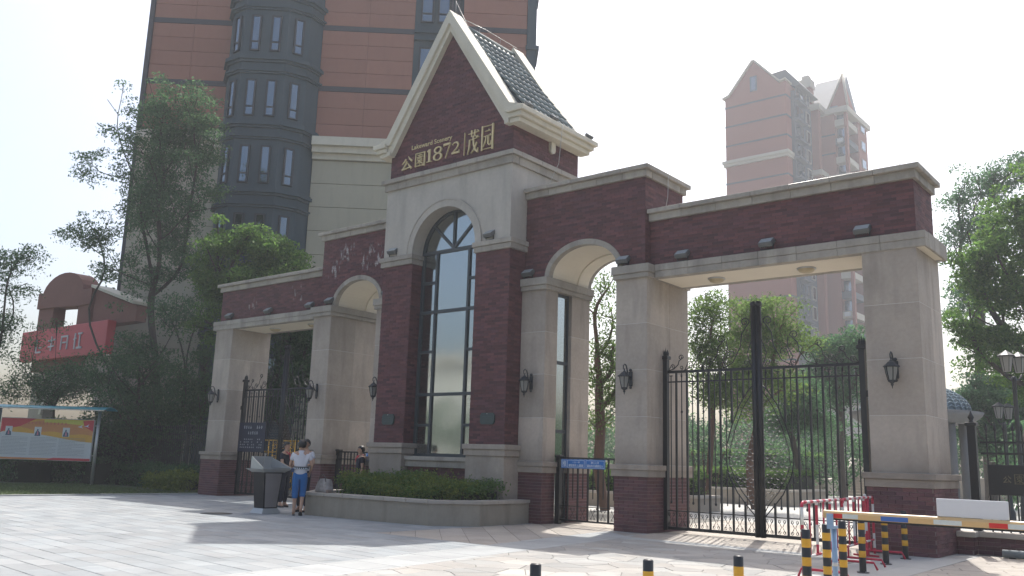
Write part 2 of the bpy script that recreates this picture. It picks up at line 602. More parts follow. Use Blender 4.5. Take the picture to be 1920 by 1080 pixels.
for s in (1, -1):
    sx = lambda a, b: (a, b) if s > 0 else (-b, -a)
    # pillars
    big = 'parts' if s > 0 else 'stuff'
    pillar(4.955, 5.755, -0.33, Y2, s, 0.012, 0.085, base_bricks=big)
    pillar(10.29, 11.26, -0.125, 1.39, s, 0.08, 0.14, base_bricks=big)
    # inner pillar beside the tower: front and rear parts with the side window between
    x0, x1 = sx(2.25, 2.98)
    for (ya, yb, nb) in ((-0.33, 0.16, 1), (0.74, Y2, 0)):
        core = MB().box(x0 + 0.0035, x1 - 0.0035, ya + 0.0035, yb - 0.0035, 1.38, 5.452).build('pillar', PALEJ, GH)
        for i in range(4):
            za = 1.397 + i * 1.0137
            MB().cbox(x0, x1, ya, yb, za + 0.004, za + 1.0137 - 0.005, 0.003).build('stone_block', STONE, core)
        base = MB().box(x0 + 0.01, x1 + 0.005 if s > 0 else x1 - 0.01, ya, yb, -0.05, 1.145).build('pillar_base', MORTB, GH)
        if s > 0 and nb:
            hh = 1.145 / 16
            for i in range(16):
                x = x0 - (i % 2) * 0.1225
                while x < x1 + 0.01:
                    l = max(x, x0) + 0.004; r = min(x + 0.245, x1 + 0.012) - 0.004; x += 0.245
                    if r - l < 0.03: continue
                    inst('brick', BKM['bk_x'], base, ((l + r) / 2, ya + 0.0, (i + 0.5) * hh), scale=(r - l, 1, hh - 0.008))
        q = MB()
        if not (s > 0 and nb): bricks(q, 'x', ya, -1, x0, x1, 0, 1.145, 0.245, 0.0716, 0.008, 0.006)
        bricks(q, 'y', x1 if s > 0 else x0, s, ya, yb, 0, 1.145, 0.245, 0.0716, 0.008, 0.010)
        q.build('brick_course', BRICKB, base, kind='stuff')
        q = MB()
        xa, xb = sx(2.25, 3.065)
        q.cbox(xa, xb, ya - 0.085, yb + (0.0 if nb else 0.085), 1.287, 1.397, 0.007)
        xa, xb = sx(2.25, 3.035)
        q.cbox(xa, xb, ya - 0.06, yb + (0.0 if nb else 0.06), 1.145, 1.284, 0.006)
        q.build('pillar_base_cap', STONE, GH)
    # side window of the tower room, facing the walkway
    wx = s * 2.86
    fr = MB()
    for (ya, yb, za, zb) in ((0.16, 0.20, 0.0, 5.45), (0.70, 0.74, 0.0, 5.45), (0.20, 0.70, 5.38, 5.45), (0.20, 0.70, 3.72, 3.80), (0.20, 0.70, 2.08, 2.16), (0.20, 0.70, 0.0, 0.1)):
        fr.box(wx - 0.03, wx + 0.03, ya, yb, za, zb)
    fr = fr.build('side_window', ALU, GH)
    for za, zb in ((0.1, 2.08), (2.16, 3.72), (3.80, 5.38)):
        MB().box(wx - 0.006, wx + 0.006, 0.20, 0.70, za, zb).build('pane', GLASS, fr)
    # arched walkway wall
    xa, xb = sx(2.25, 5.64)
    cx = s * 3.967
    prof = [(xa, 5.745)] + [(xb, 5.745)][:0]
    arch = ell(cx, 1.06, 0.775, 5.745, 20)
    prof = [(xa, 5.745)] + arch + [(xb, 5.745), (xb, 7.80), (xa, 7.80)]
    w = MB().prism(prof, -0.225, Y2 - 0.01).build('arch_wall', MORT, GH)
    fix_normals(w)
    def clipA(z, cx=cx, xa=xa, xb=xb):
        t = (z - 5.745) / 0.80
        if t < 1:
            e = 1.085 * math.sqrt(max(0, 1 - t * t))
            return [(xa, cx - e), (cx + e, xb)]
        return [(xa, xb)]
    q = MB()
    bricks(q, 'x', -0.225, -1, xa, xb, 5.747, 7.80, clip=clipA)
    bricks(q, 'x', Y2 - 0.01, 1, xa, xb, 5.747, 7.80, clip=clipA)
    bricks(q, 'y', s * 5.64, s, -0.225, Y2 - 0.01, 5.747, 7.80)
    q.build('brick_facing', BRICK if s > 0 else BRICKE, w, kind='stuff')
    # voussoir ring
    n = 13
    for yf, yb in ((-0.262, -0.10), (Y2 - 0.1, Y2 + 0.03)):
        ring = None
        for i in range(n):
            t0 = math.pi * (1 - i / n) - (0.002 if i else 0); t1 = math.pi * (1 - (i + 1) / n) + (0.002 if i < n - 1 else 0)
            pts = [(cx + 1.10 * math.cos(t), 5.747 + 0.815 * math.sin(t)) for t in (t0, (t0 + t1) / 2, t1)] + [(cx + 0.972 * math.cos(t), 5.747 + 0.685 * math.sin(t)) for t in (t1, (t0 + t1) / 2, t0)]
            mbq = MB().prism(pts, yf, yb)
            if ring is None:
                ring = mbq.build('arch_ring', CORN, GH); fix_normals(ring)
            else:
                fix_normals(mbq.build('voussoir', CORN, ring))
    # barrel vault lining with broad ribs
    q = MB()
    for (ya, yb, ra) in ((-0.099, 0.30, 0.0), (0.30, 0.98, 0.035), (0.98, 1.42, 0.0)):
        i_ = ell(cx, 0.972 + ra, 0.685 + ra, 5.747, 24)
        o_ = ell(cx, 1.057, 0.772, 5.747, 24)
        q.prism(i_ + o_[::-1], ya + 0.001, yb - 0.001)
    fix_normals(q.build('vault_lining', CREAM, GH))
    # impost bands along the walkway
    q = MB()
    a, b = sx(2.25, 3.06); q.cbox(a, b, -0.43, Y2 + 0.08, 5.56, 5.745, 0.008)
    a, b = sx(2.25, 3.03); q.cbox(a, b, -0.395, Y2 + 0.05, 5.452, 5.557, 0.006)
    q.build('impost_band', CORN, GH)
    q = MB()
    a, b = sx(4.875, 5.84); q.cbox(a, b, -0.43, Y2 + 0.08, 5.56, 5.745, 0.008)
    a, b = sx(4.905, 5.81); q.cbox(a, b, -0.395, Y2 + 0.05, 5.452, 5.557, 0.006)
    q.build('impost_band', CORN, GH)
    cornice('arch_cornice', GH, *sx(2.25, 5.64), -0.235, Y2, 7.80, 8.057, 0.15, sides=(0, 1) if s > 0 else (1, 0))
    # wing over the vehicle opening
    xa, xb = sx(5.645, 11.245)
    w = MB().box(xa, xb, -0.01, 1.22, 5.745, 6.781).build('wing_wall', MORT, GH)
    q = MB()
    bricks(q, 'x', -0.01, -1, xa, xb, 5.747, 6.78)
    bricks(q, 'x', 1.22, 1, xa, xb, 5.747, 6.78)
    bricks(q, 'y', s * 11.245, s, -0.01, 1.22, 5.747, 6.78)
    q.build('brick_facing', BRICK if s > 0 else BRICKE, w, kind='stuff')
    cornice('wing_cornice', GH, *sx(5.645, 11.245), -0.02, 1.22, 6.781, 7.045, 0.15, sides=(0, 1) if s > 0 else (1, 0), L=0.78)
    # lintel of separate stones with the cream soffit between
    xa, xb = sx(5.845, 11.44)
    lint = MB().box(xa + 0.02, xb - 0.02, -0.13, 1.27, 5.47, 5.74).build('lintel', CORN, GH)
    n = 7; e = [xa + (xb - xa) * i / n for i in range(n + 1)]
    for i in range(n):
        q = MB()
        q.cbox(e[i] + 0.002, e[i + 1] - 0.002, -0.165, 0.06, 5.60, 5.745 + random.uniform(-0.002, 0.002), 0.007)
        q.cbox(e[i] + 0.002, e[i + 1] - 0.002, -0.15, 0.06, 5.452, 5.597, 0.006)
        q.build('lintel_stone', CORN, lint)
        MB().cbox(e[i] + 0.002, e[i + 1] - 0.002, 1.16, 1.36, 5.452, 5.745, 0.007).build('lintel_stone', CORN, lint)
    for i in range(3):
        xx0, xx1 = sx(11.20, 11.445)
        y0_, y1_ = 0.063 + i * 0.365, 0.063 + (i + 1) * 0.365 - 0.004
        MB().cbox(xx0, xx1, y0_, y1_, 5.452, 5.745, 0.007).build('lintel_stone', CORN, lint)
    a, b = sx(5.76, 10.285)
    MB().box(a, b, 0.065, 1.155, 5.455, 5.469).build('soffit', CREAM, GH)
    a, b = sx(11.265, 11.40)
    MB().box(a, b, -0.10, 1.15, 5.446, 5.4515).build('soffit', CREAM, GH)

# ---- tower
T0 = -0.85; TB = 2.05
q = MB()
for s in (1, -1):
    a, b = sorted((s * 1.13, s * 2.235))
    q.box(a, b, T0 + 0.03, T0 + 0.75, 1.75, 6.46)
    q.box(*sorted((s * 1.9, s * 2.225)), T0 + 0.75, TB - 0.02, 0, 8.62)
tw = q.build('tower_body', MORT, GH)
q = MB()
for s in (1, -1):
    a, b = sorted((s * 1.13, s * 2.235))
    bricks(q, 'x', T0 + 0.03, -1, a, b, 1.76, 6.46)
    bricks(q, 'y', s * 2.235, s, T0 + 0.03, -0.23, 1.76, 6.46)
    bricks(q, 'y', s * 1.13, -s, T0 + 0.03, T0 + 0.75, 1.76, 6.46)
    bricks(q, 'x', TB - 0.02, 1, a, b, 0, 6.46)
q.build('brick_facing', BRICK, tw, kind='stuff')
for s in (1, -1):
    # stone plinth under each brick pilaster
    a, b = sorted((s * 1.10, s * 2.30))
    MB().cbox(a, b, T0 - 0.04, -0.34 + 0.6, 0, 1.49, 0.008).build('pilaster_plinth', STONE, GH)
    q = MB()
    a, b = sorted((s * 1.03, s * 2.37)); q.cbox(a, b, T0 - 0.11, -0.36, 1.64, 1.76, 0.007)
    a, b = sorted((s * 1.06, s * 2.34)); q.cbox(a, b, T0 - 0.075, -0.36, 1.493, 1.637, 0.006)
    q.build('plinth_cap', STONE, GH)
    q = MB()
    a, b = sorted((s * 1.065, s * 2.335)); q.cbox(a, b, T0 - 0.075, -0.10, 6.60, 6.72, 0.007)
    a, b = sorted((s * 1.095, s * 2.305)); q.cbox(a, b, T0 - 0.04, -0.12, 6.46, 6.597, 0.006)
    q.build('impost_cap', CORN, GH)
# sill and brick panel under the window
q = MB()
q.cbox(-1.098, 1.098, T0 + 0.05, -0.3, 1.34, 1.44, 0.007)
q.cbox(-1.098, 1.098, T0 + 0.10, -0.3, 1.18, 1.337, 0.006)
q.build('window_sill', CORN, GH)
pn = MB().box(-1.098, 1.098, T0 + 0.21, -0.3, 0, 1.178).build('under_window_panel', MORT, GH)
q = MB(); bricks(q, 'x', T0 + 0.21, -1, -1.098, 1.098, 0.0, 1.178); q.build('brick_facing', BRICK, pn, kind='stuff')
# upper stone storey with the arched opening
arch = ell(0, 1.13, 1.13, 6.722, 28)
prof = [(-2.235, 6.722)] + arch + [(2.235, 6.722), (2.235, 8.62), (-2.235, 8.62)]
u = MB().prism(prof, T0, T0 + 0.62).build('upper_stone_front', STONEU, GH); fix_normals(u)
q = MB()
for s in (1, -1):
    q.box(*sorted((s * 2.0, s * 2.236)), T0 + 0.621, TB, 6.722, 8.62)
q.box(-1.999, 1.999, TB - 0.2, TB, 6.47, 8.62)
q.build('upper_stone_sides', STONEU, GH)
# stone facing panels on the upper storey
k = 0
for s in (1, -1):
    for i in range(2):
        zz = 6.99 + i * 0.0
# arch moulding
ring = None
n = 15
for i in range(n):
    t0 = math.pi * (1 - i / n) - (0.0015 if i else 0); t1 = math.pi * (1 - (i + 1) / n) + (0.0015 if i < n - 1 else 0)
    ts = (t0, t0 * .67 + t1 * .33, t0 * .33 + t1 * .67, t1)
    pts = [(1.30 * math.cos(t), 6.724 + 1.30 * math.sin(t)) for t in ts] + [(1.12 * math.cos(t), 6.724 + 1.12 * math.sin(t)) for t in ts[::-1]]
    pts2 = [(1.335 * math.cos(t), 6.724 + 1.335 * math.sin(t)) for t in ts] + [(1.30 * math.cos(t), 6.724 + 1.30 * math.sin(t)) for t in ts[::-1]]
    mbq = MB().prism(pts, T0 - 0.028, T0 + 0.05).prism(pts2, T0 - 0.045, T0 + 0.05)
    o = mbq.build('arch_ring' if ring is None else 'voussoir', STONEU, GH if ring is None else ring)
    fix_normals(o)
    ring = ring or o
cornice('tower_cornice', GH, -2.235, 2.235, T0, TB, 8.62, 8.932, 0.14, mat=CORN, L=0.9)
# gable storey
prof = [(-2.2, 8.93), (2.2, 8.93), (2.2, 9.70), (2.06, 9.70), (0, 12.85), (-2.06, 9.70), (-2.2, 9.70)]
g = MB().prism(prof, -0.80, TB - 0.06).build('gable_wall', MORT, GH); fix_normals(g)
def clipG(z):
    if z < 9.70: return [(-2.2, 2.2)]
    e = 2.06 * (12.85 - z) / 3.15
    return [(-e, e)]
q = MB()
bricks(q, 'x', -0.80, -1, -2.2, 2.2, 8.934, 12.8, clip=clipG)
bricks(q, 'y', 2.2, 1, -0.80, TB - 0.06, 8.934, 9.70)
bricks(q, 'y', -2.2, -1, -0.80, TB - 0.06, 8.934, 9.70)
bricks(q, 'x', TB - 0.06, 1, -2.2, 2.2, 8.934, 12.8, clip=clipG)
q.build('brick_facing', BRICK, g, kind='stuff')
# rakes: stepped raised edges front and back, and the eaves
def rake(y0, y1, front):
    o = MB()
    for s in (1, -1):
        # outer flat
        pts = [(0, 13.36), (s * 2.22, 10.15), (s * 2.62, 10.02), (s * 2.62, 9.93), (s * 2.20, 9.93), (s * 2.10, 9.92), (0, 12.98)]
        o.prism(pts, y0, y1)
        pts = [(0, 12.978), (s * 2.095, 9.918), (s * 2.2, 9.928), (s * 2.2, 9.66), (s * 2.06, 9.66), (0, 12.76)]
        yy = (y0 + 0.07, y1) if front else (y0, y1 - 0.07)
        o.prism(pts, *yy)
    ob = o.build('rake_coping', CREAMT, GH); fix_normals(ob)
    return ob
rake(-1.03, -0.55, True)
rake(1.70, 2.17, False)
for s in (1, -1):
    q = MB()
    q.cbox(*sorted((s * 2.205, s * 2.70)), -1.10, 2.24, 9.86, 9.985, 0.012)
    q.cbox(*sorted((s * 2.205, s * 2.61)), -1.03, 2.17, 9.74, 9.857, 0.01)
    q.cbox(*sorted((s * 2.205, s * 2.52)), -0.97, 2.10, 9.62, 9.737, 0.01)
    q.cbox(*sorted((s * 2.06, s * 2.202)), -1.02, -0.81, 9.62, 9.74, 0.01)
    q.build('eaves_cornice', CREAMT, GH)
    # scupper bracket
    q = MB(); q.box(*sorted((s * 2.2, s * 2.30)), 0.66, 0.84, 9.40, 9.615); q.cyl((s * 2.2, 0.75, 9.40), (s * 2.297, 0.75, 9.40), 0.089, n=14)
    q.build('eaves_bracket', CREAMT, GH)
# roof: underlay and separate glazed tiles
q = MB()
q.prism([(0, 13.05), (2.45, 9.99), (2.45, 9.93), (-2.45, 9.93), (-2.45, 9.99)], -0.55, 1.70)
rf = q.build('roof', M('roof_underlay', (0.06, 0.07, 0.07), 0.9), GH); fix_normals(rf)
tm = MB()
for i in range(7):
    pass
# one S-shaped tile: local x down-slope 0..0.36, local y across 0..0.2
vs = []; fs = []
nseg = 8; 
for j in range(2):
    for k in range(nseg + 1):
        v = k / nseg
        hgt = 0.045 * math.sin(math.pi * min(1, v / 0.62)) if v < 0.62 else -0.018 * math.sin(math.pi * (v - 0.62) / 0.38)
        vs.append((0.37 * j, v * 0.205, hgt + 0.022 + (0.03 if j else 0.0)))
for k in range(nseg):
    fs.append((k, nseg + 1 + k, nseg + 2 + k, k + 1))
vs2 = [(x, y, z - 0.018) for x, y, z in vs]
nv = len(vs)
tm.add(vs + vs2, fs + [tuple(i + nv for i in f[::-1]) for f in fs] + [(nseg + 1 + k, nv + nseg + 1 + k, nv + nseg + 2 + k, nseg + 2 + k) for k in range(nseg)], True)
TM = mesh_of(tm, 'roof_tile', TILE)
sl = math.atan2(13.05 - 9.99, 2.45)
for s in (1, -1):
    for r_ in range(11):
        d = 0.10 + r_ * 0.345
        for k in range(11):
            y = -0.545 + k * 0.204
            o = bpy.data.objects.new('roof_tile', TM); COL.objects.link(o); o.parent = rf
            X = Vector((s * math.cos(sl), 0, -math.sin(sl))); Z = Vector((s * math.sin(sl), 0, math.cos(sl))); Y_ = Z.cross(X)
            org = Vector((0, 0, 13.05)) + X * d
            mm = Matrix((X, Y_, Z)).transposed().to_4x4()
            mm.translation = org + Vector((0, y if s > 0 else y + 0.204, 0))
            o.matrix_local = mm
q = MB()
q.tube([(0, -0.55, 13.10), (0, 1.70, 13.10)], 0.09, 10)
q.build('ridge_tile', TILE, rf)
# tower window
WY = -0.42
fr = MB()
def fbar(x0, x1, z0, z1, w=0.035, d=0.05):
    fr.box(x0, x1, WY - d, WY + d, z0, z1)
fbar(-1.125, -1.055, 1.44, 6.722); fbar(1.055, 1.125, 1.44, 6.722)
fbar(-1.054, 1.054, 1.44, 1.52)
for z in (3.01, 5.17): fbar(-1.054, 1.054, z - 0.04, z + 0.04)
fbar(-1.125, 1.125, 6.73, 6.82)
for s in (1, -1):
    a = s * 0.57
    fr.box(a - 0.035, a + 0.035, WY - 0.048, WY + 0.048, 1.52, 2.97)
    fr.box(a - 0.035, a + 0.035, WY - 0.048, WY + 0.048, 3.05, 5.13)
    fr.box(a - 0.035, a + 0.035, WY - 0.048, WY + 0.048, 5.21, 6.73)
    for z in (2.23, 4.12, 5.96):
        fr.box(*sorted((s * 0.606, s * 1.054)), WY - 0.045, WY + 0.045, z - 0.035, z + 0.035)
    X0 = (s * 0.03, 6.85); X1 = (s * 0.76, 6.72 + 0.80)
    dx, dz = X1[0] - X0[0], X1[1] - X0[1]; l = math.hypot(dx, dz); nx, nz = -dz / l * 0.035, dx / l * 0.035
    fr.prism([(X0[0] + nx, X0[1] + nz), (X0[0] - nx, X0[1] - nz), (X1[0] - nx, X1[1] - nz), (X1[0] + nx, X1[1] + nz)], WY - 0.04, WY + 0.04)
fr.box(-0.035, 0.035, WY - 0.046, WY + 0.046, 6.821, 7.80)
fr.prism(ell(0, 1.125, 1.125, 6.735, 28) + ell(0, 1.05, 1.05, 6.735, 28, 0, math.pi), WY - 0.049, WY + 0.049)
W = fr.build('arched_window', ALU, GH); fix_normals(W)
def pane(x0, x1, z0, z1):
    MB().box(x0 + 0.002, x1 - 0.002, WY - 0.006, WY + 0.006, z0 + 0.002, z1 - 0.002).build('pane', GLASS, W)
for z0, z1 in ((1.52, 2.97), (3.05, 5.13), (5.21, 6.73)):
    pane(-0.535, 0.535, z0, z1)
for s in (1, -1):
    for z0, z1 in ((1.52, 2.195), (2.265, 2.97), (3.05, 4.085), (4.155, 5.13), (5.21, 5.925), (5.995, 6.73)):
        a, b = sorted((s * 0.605, s * 1.055)); pane(a, b, z0, z1)
for t0, t1 in ((180, 135), (133, 91), (89, 47), (45, 0)):
    pts = [(0.0 + 0.03 * math.cos(R((t0 + t1) / 2)), 6.83 + 0.03 * math.sin(R((t0 + t1) / 2)))]
    for i in range(9):
        t = R(t0 + (t1 - t0) * i / 8)
        pts.append((1.045 * math.cos(t), max(6.823, 6.735 + 1.045 * math.sin(t))))
    fix_normals(MB().prism(pts, WY - 0.006, WY + 0.006).build('pane', GLASS, W))
# room behind the glass
q = MB()
q.box(-1.9, 1.9, TB - 0.3, TB - 0.22, 0, 8.6)
q.box(-1.9, 1.9, 0.1, TB - 0.3, 0.02, 0.06)
q.box(-1.9, 1.9, -0.23, TB - 0.3, 8.50, 8.60)
q.build('room_wall', M('interior_wall', (0.72, 0.74, 0.70), 0.9, 0.05), GH)
q = MB(); q.box(-1.1, 1.1, 0.55, 0.58, 1.1, 3.3); q.build('room_partition', M('interior_screen', (0.45, 0.52, 0.46), 0.8, 0.1), GH)
q = MB()
for s in (1, -1): q.cbox(*sorted((s * 1.131, s * 1.2)), WY + 0.06, WY + 0.5, 1.5, 6.7)
q.build('window_reveal', CREAM, GH)

# ------------------------------------------------------------------ lettering on the gable
SG = thing('gable_lettering', 'gilt raised lettering reading 公園1872 and 茂园 on the brick gable', 'sign', (-0.05, -0.83, 9.15))
yL = -0.812
def stroke(mb, pts, w, y0, y1):
    """ribbon of varying width, extruded between y0 and y1"""
    n = len(pts); L_ = []; R_ = []
    for i in range(n):
        a = pts[max(0, i - 1)]; b = pts[min(n - 1, i + 1)]
        dx, dz = b[0] - a[0], b[1] - a[1]; l = math.hypot(dx, dz) or 1
        ww = w[i] / 2
        L_.append((pts[i][0] - dz / l * ww, pts[i][1] + dx / l * ww)); R_.append((pts[i][0] + dz / l * ww, pts[i][1] - dx / l * ww))
    for i in range(n - 1):
        mb.prism([L_[i], R_[i], R_[i + 1], L_[i + 1]], y0, y1)
def glyph(name, strokes, x0, x1, z0, z1, dep=0.035, parent=None, mat=None, y=None):
    mb = MB(); k = 0
    y = yL if y is None else y
    for pts, w in strokes:
        P_ = [(x0 + a * (x1 - x0), z0 + b * (z1 - z0)) for a, b in pts]
        sc = (z1 - z0)
        stroke(mb, P_, [q_ * sc for q_ in w], y, y - dep - 0.0012 * k); k += 1
    o = mb.build(name, mat or GOLD, parent or SG); fix_normals(o)
    return o
def arc(cx, cz, rx, rz, a0, a1, n):
    return [(cx + rx * math.cos(R(a0 + (a1 - a0) * i / n)), cz + rz * math.sin(R(a0 + (a1 - a0) * i / n))) for i in range(n + 1)]
def wvar(n, lo, hi, ph=0.0, f=1.0):
    return [lo + (hi - lo) * (0.5 - 0.5 * math.cos(2 * math.pi * (i / n * f + ph))) for i in range(n + 1)]
g_gong = [([(0.40, 0.78), (0.28, 0.62), (0.06, 0.45)], [0.10, 0.09, 0.03]), ([(0.62, 0.92), (0.74, 0.74), (0.96, 0.56)], [0.03, 0.11, 0.13]),
          ([(0.52, 0.60), (0.34, 0.32), (0.14, 0.08)], [0.09, 0.09, 0.09]), ([(0.06, 0.06), (0.5, 0.11), (0.86, 0.17)], [0.10, 0.07, 0.07]), ([(0.60, 0.44), (0.76, 0.24), (0.92, 0.04)], [0.05, 0.10, 0.14])]
g_yuan2 = [([(0.08, 0.95), (0.08, 0.0)], [0.07, 0.07]), ([(0.05, 0.95), (0.95, 0.95)], [0.05, 0.05]), ([(0.93, 0.98), (0.93, -0.03)], [0.11, 0.10]), ([(0.05, 0.05), (0.95, 0.05)], [0.05, 0.05]),
           ([(0.50, 0.90), (0.50, 0.64)], [0.05, 0.05]), ([(0.28, 0.80), (0.72, 0.80)], [0.045, 0.045]), ([(0.20, 0.67), (0.80, 0.67)], [0.045, 0.045]),
           ([(0.32, 0.58), (0.68, 0.58)], [0.04, 0.04]), ([(0.32, 0.44), (0.68, 0.44)], [0.04, 0.04]), ([(0.33, 0.59), (0.33, 0.43)], [0.06, 0.06]), ([(0.67, 0.59), (0.67, 0.43)], [0.06, 0.06]),
           ([(0.48, 0.42), (0.36, 0.30), (0.20, 0.22)], [0.05, 0.05, 0.03]), ([(0.50, 0.40), (0.50, 0.12)], [0.07, 0.06]), ([(0.52, 0.38), (0.64, 0.24), (0.82, 0.14)], [0.04, 0.07, 0.09]), ([(0.72, 0.40), (0.60, 0.28)], [0.05, 0.04])]
g_1 = [([(0.52, 1.0), (0.52, 0.0)], [0.19, 0.19]), ([(0.14, 0.84), (0.45, 0.96)], [0.06, 0.10]), ([(0.10, 0.03), (0.94, 0.03)], [0.06, 0.06])]
g_8 = [(arc(0.5, 0.75, 0.33, 0.215, -90, 270, 20), wvar(20, 0.055, 0.15, 0.0, 2.0)), (arc(0.5, 0.26, 0.38, 0.245, 90, 450, 20), wvar(20, 0.055, 0.17, 0.0, 2.0))]
g_7 = [([(0.08, 0.93), (0.95, 0.93)], [0.15, 0.13]), ([(0.10, 1.0), (0.10, 0.78)], [0.05, 0.04]), ([(0.92, 0.95), (0.62, 0.40), (0.36, -0.12)], [0.05, 0.05, 0.06])]
g_2 = [(arc(0.47, 0.72, 0.34, 0.25, 165, -20, 12) + [(0.60, 0.40), (0.14, 0.10)], [0.13, 0.08, 0.06, 0.06, 0.07, 0.10, 0.13, 0.16, 0.17, 0.17, 0.16, 0.14, 0.12, 0.08, 0.05]), ([(0.08, 0.07), (0.92, 0.07)], [0.14, 0.15]), ([(0.92, 0.0), (0.95, 0.26)], [0.08, 0.04])]
g_mao = [([(0.02, 0.86), (0.95, 0.88)], [0.02, 0.03]), ([(0.33, 0.99), (0.34, 0.72)], [0.07, 0.05]), ([(0.64, 0.99), (0.60, 0.72)], [0.07, 0.05]), ([(0.86, 0.96), (0.97, 0.87)], [0.02, 0.07]),
         ([(0.16, 0.60), (0.90, 0.62)], [0.02, 0.025]), ([(0.17, 0.60), (0.16, 0.30), (0.02, 0.0)], [0.06, 0.06, 0.02]), ([(0.50, 0.74), (0.56, 0.36), (0.74, 0.12), (0.93, 0.02)], [0.07, 0.07, 0.075, 0.05]),
         ([(0.93, 0.02), (0.95, 0.20)], [0.06, 0.02]), ([(0.84, 0.44), (0.62, 0.18), (0.34, 0.02)], [0.06, 0.05, 0.02]), ([(0.70, 0.74), (0.86, 0.64)], [0.03, 0.07]), ([(0.90, 0.72), (0.98, 0.63)], [0.02, 0.06])]
g_yuan = [([(0.06, 1.0), (0.06, 0.0)], [0.07, 0.07]), ([(0.03, 0.97), (0.97, 0.97)], [0.02, 0.02]), ([(0.92, 1.02), (0.92, -0.02)], [0.085, 0.08]), ([(0.03, 0.045), (0.97, 0.045)], [0.02, 0.02]),
          ([(0.30, 0.76), (0.66, 0.77)], [0.02, 0.02]), ([(0.58, 0.82), (0.70, 0.76)], [0.02, 0.06]), ([(0.18, 0.56), (0.78, 0.57)], [0.02, 0.02]), ([(0.72, 0.62), (0.82, 0.56)], [0.02, 0.05]),
          ([(0.40, 0.56), (0.36, 0.34), (0.16, 0.14)], [0.055, 0.05, 0.02]), ([(0.58, 0.56), (0.58, 0.24), (0.66, 0.18), (0.82, 0.20)], [0.055, 0.055, 0.05, 0.05]), ([(0.82, 0.19), (0.84, 0.34)], [0.05, 0.02])]
glyph('character', g_gong, -1.76, -1.33, 9.15, 9.56)
glyph('character', g_yuan2, -1.24, -0.84, 9.16, 9.56)
for gg, a, b, z0 in ((g_1, -0.80, -0.58, (9.21, .36)), (g_8, -0.55, -0.20, (9.20, .39)), (g_7, -0.19, 0.10, (9.24, .37)), (g_2, 0.11, 0.42, (9.26, .32))):
    glyph('numeral', gg, a, b, z0[0], z0[0] + z0[1])
glyph('divider', [([(0.5, 0), (0.5, 1)], [0.03, 0.03])], 0.55, 0.62, 9.14, 9.76)
glyph('character', g_mao, 0.70, 1.08, 9.13, 9.78)
glyph('character', g_yuan, 1.17, 1.58, 9.14, 9.80)
text_mesh('small_lettering', 'Lakeward Scenery', GOLD, -1.40, 0.11, 9.655, 9.825, yL, SG, depth=0.012, bold=0.006)

# ------------------------------------------------------------------ plaques on the pilasters
PLQ = M('slate_green_plaque', (0.035, 0.055, 0.055), 0.5, 0.1, 4)
for x, lb in ((-1.70, 'dark slate plaque on the left brick pilaster of the tower'), (1.72, 'dark slate plaque on the right brick pilaster of the tower')):
    t = thing('wall_plaque', lb, 'plaque', (x, -0.86, 2.36), group='plaques on the tower pilasters')
    q = MB(); c = 0.05; w = 0.22; h = 0.135
    pts = [(x - w + c, 2.36 - h), (x + w - c, 2.36 - h), (x + w, 2.36 - h + c), (x + w, 2.36 + h - c), (x + w - c, 2.36 + h), (x - w + c, 2.36 + h), (x - w, 2.36 + h - c), (x - w, 2.36 - h + c)]
    q.prism(pts, -0.868, -0.828)
    fix_normals(q.build('plate', PLQ, t))
    MB().ball((x, -0.872, 2.36 + h - 0.02), 0.012, 6).build('screw', STEEL, t)
    for i in range(3):
        MB().box(x - 0.15, x + 0.15, -0.8705, -0.867, 2.30 + i * 0.05, 2.306 + i * 0.05).build('engraved_line', M('plaque_line', (0.07, 0.09, 0.09), 0.6), t)

# ------------------------------------------------------------------ wall lanterns
def lantern_proto(name):
    t = local_thing(name, '', 'lantern', (0, 0, 0))
    q = MB()
    q.cbox(-0.05, 0.05, -0.03, 0.0, -0.02, 0.30, 0.01)
    q.ball((0, -0.02, 0.33), 0.035, 8); q.ball((0, -0.02, -0.05), 0.03, 8)
    q.build('back_plate', IRONG, t)
    pth = [(0, -0.02, 0.14), (0, -0.08, 0.16), (0, -0.14, 0.24), (0, -0.16, 0.34), (0, -0.20, 0.42), (0, -0.26, 0.44), (0, -0.31, 0.40), (0, -0.31, 0.34), (0, -0.27, 0.32), (0, -0.25, 0.35)]
    MB().tube(pth, [0.016, 0.016, 0.016, 0.015, 0.014, 0.013, 0.012, 0.010, 0.008, 0.006], 7).build('scroll_arm', IRONG, t)
    cy_ = -0.27
    q = MB()
    q.lathe((0, cy_, 0), [(0.0, 0.34), (0.018, 0.33), (0.012, 0.30), (0.03, 0.285), (0.035, 0.27), (0.06, 0.26), (0.10, 0.215), (0.145, 0.185), (0.15, 0.17), (0.12, 0.165), (0.0, 0.17)], 8, False)
    q.build('hood', IRONG, t)
    g_ = MB(); g_.lathe((0, cy_, 0), [(0.108, 0.165), (0.098, 0.08), (0.062, -0.07)], 6, False); g_.build('lamp_glass', FROST, t)
    q = MB()
    for k in range(6):
        a = 2 * math.pi * k / 6
        q.tube([(0.112 * math.cos(a), cy_ + 0.112 * math.sin(a), 0.165), (0.102 * math.cos(a), cy_ + 0.102 * math.sin(a), 0.08), (0.066 * math.cos(a), cy_ + 0.066 * math.sin(a), -0.07)], 0.009, 4)
    q.lathe((0, cy_, 0), [(0.066, -0.065), (0.075, -0.085), (0.04, -0.11), (0.02, -0.13), (0.03, -0.15), (0.012, -0.17), (0.006, -0.21), (0.0, -0.22)], 8)
    q.build('cage', IRONG, t)
    return t
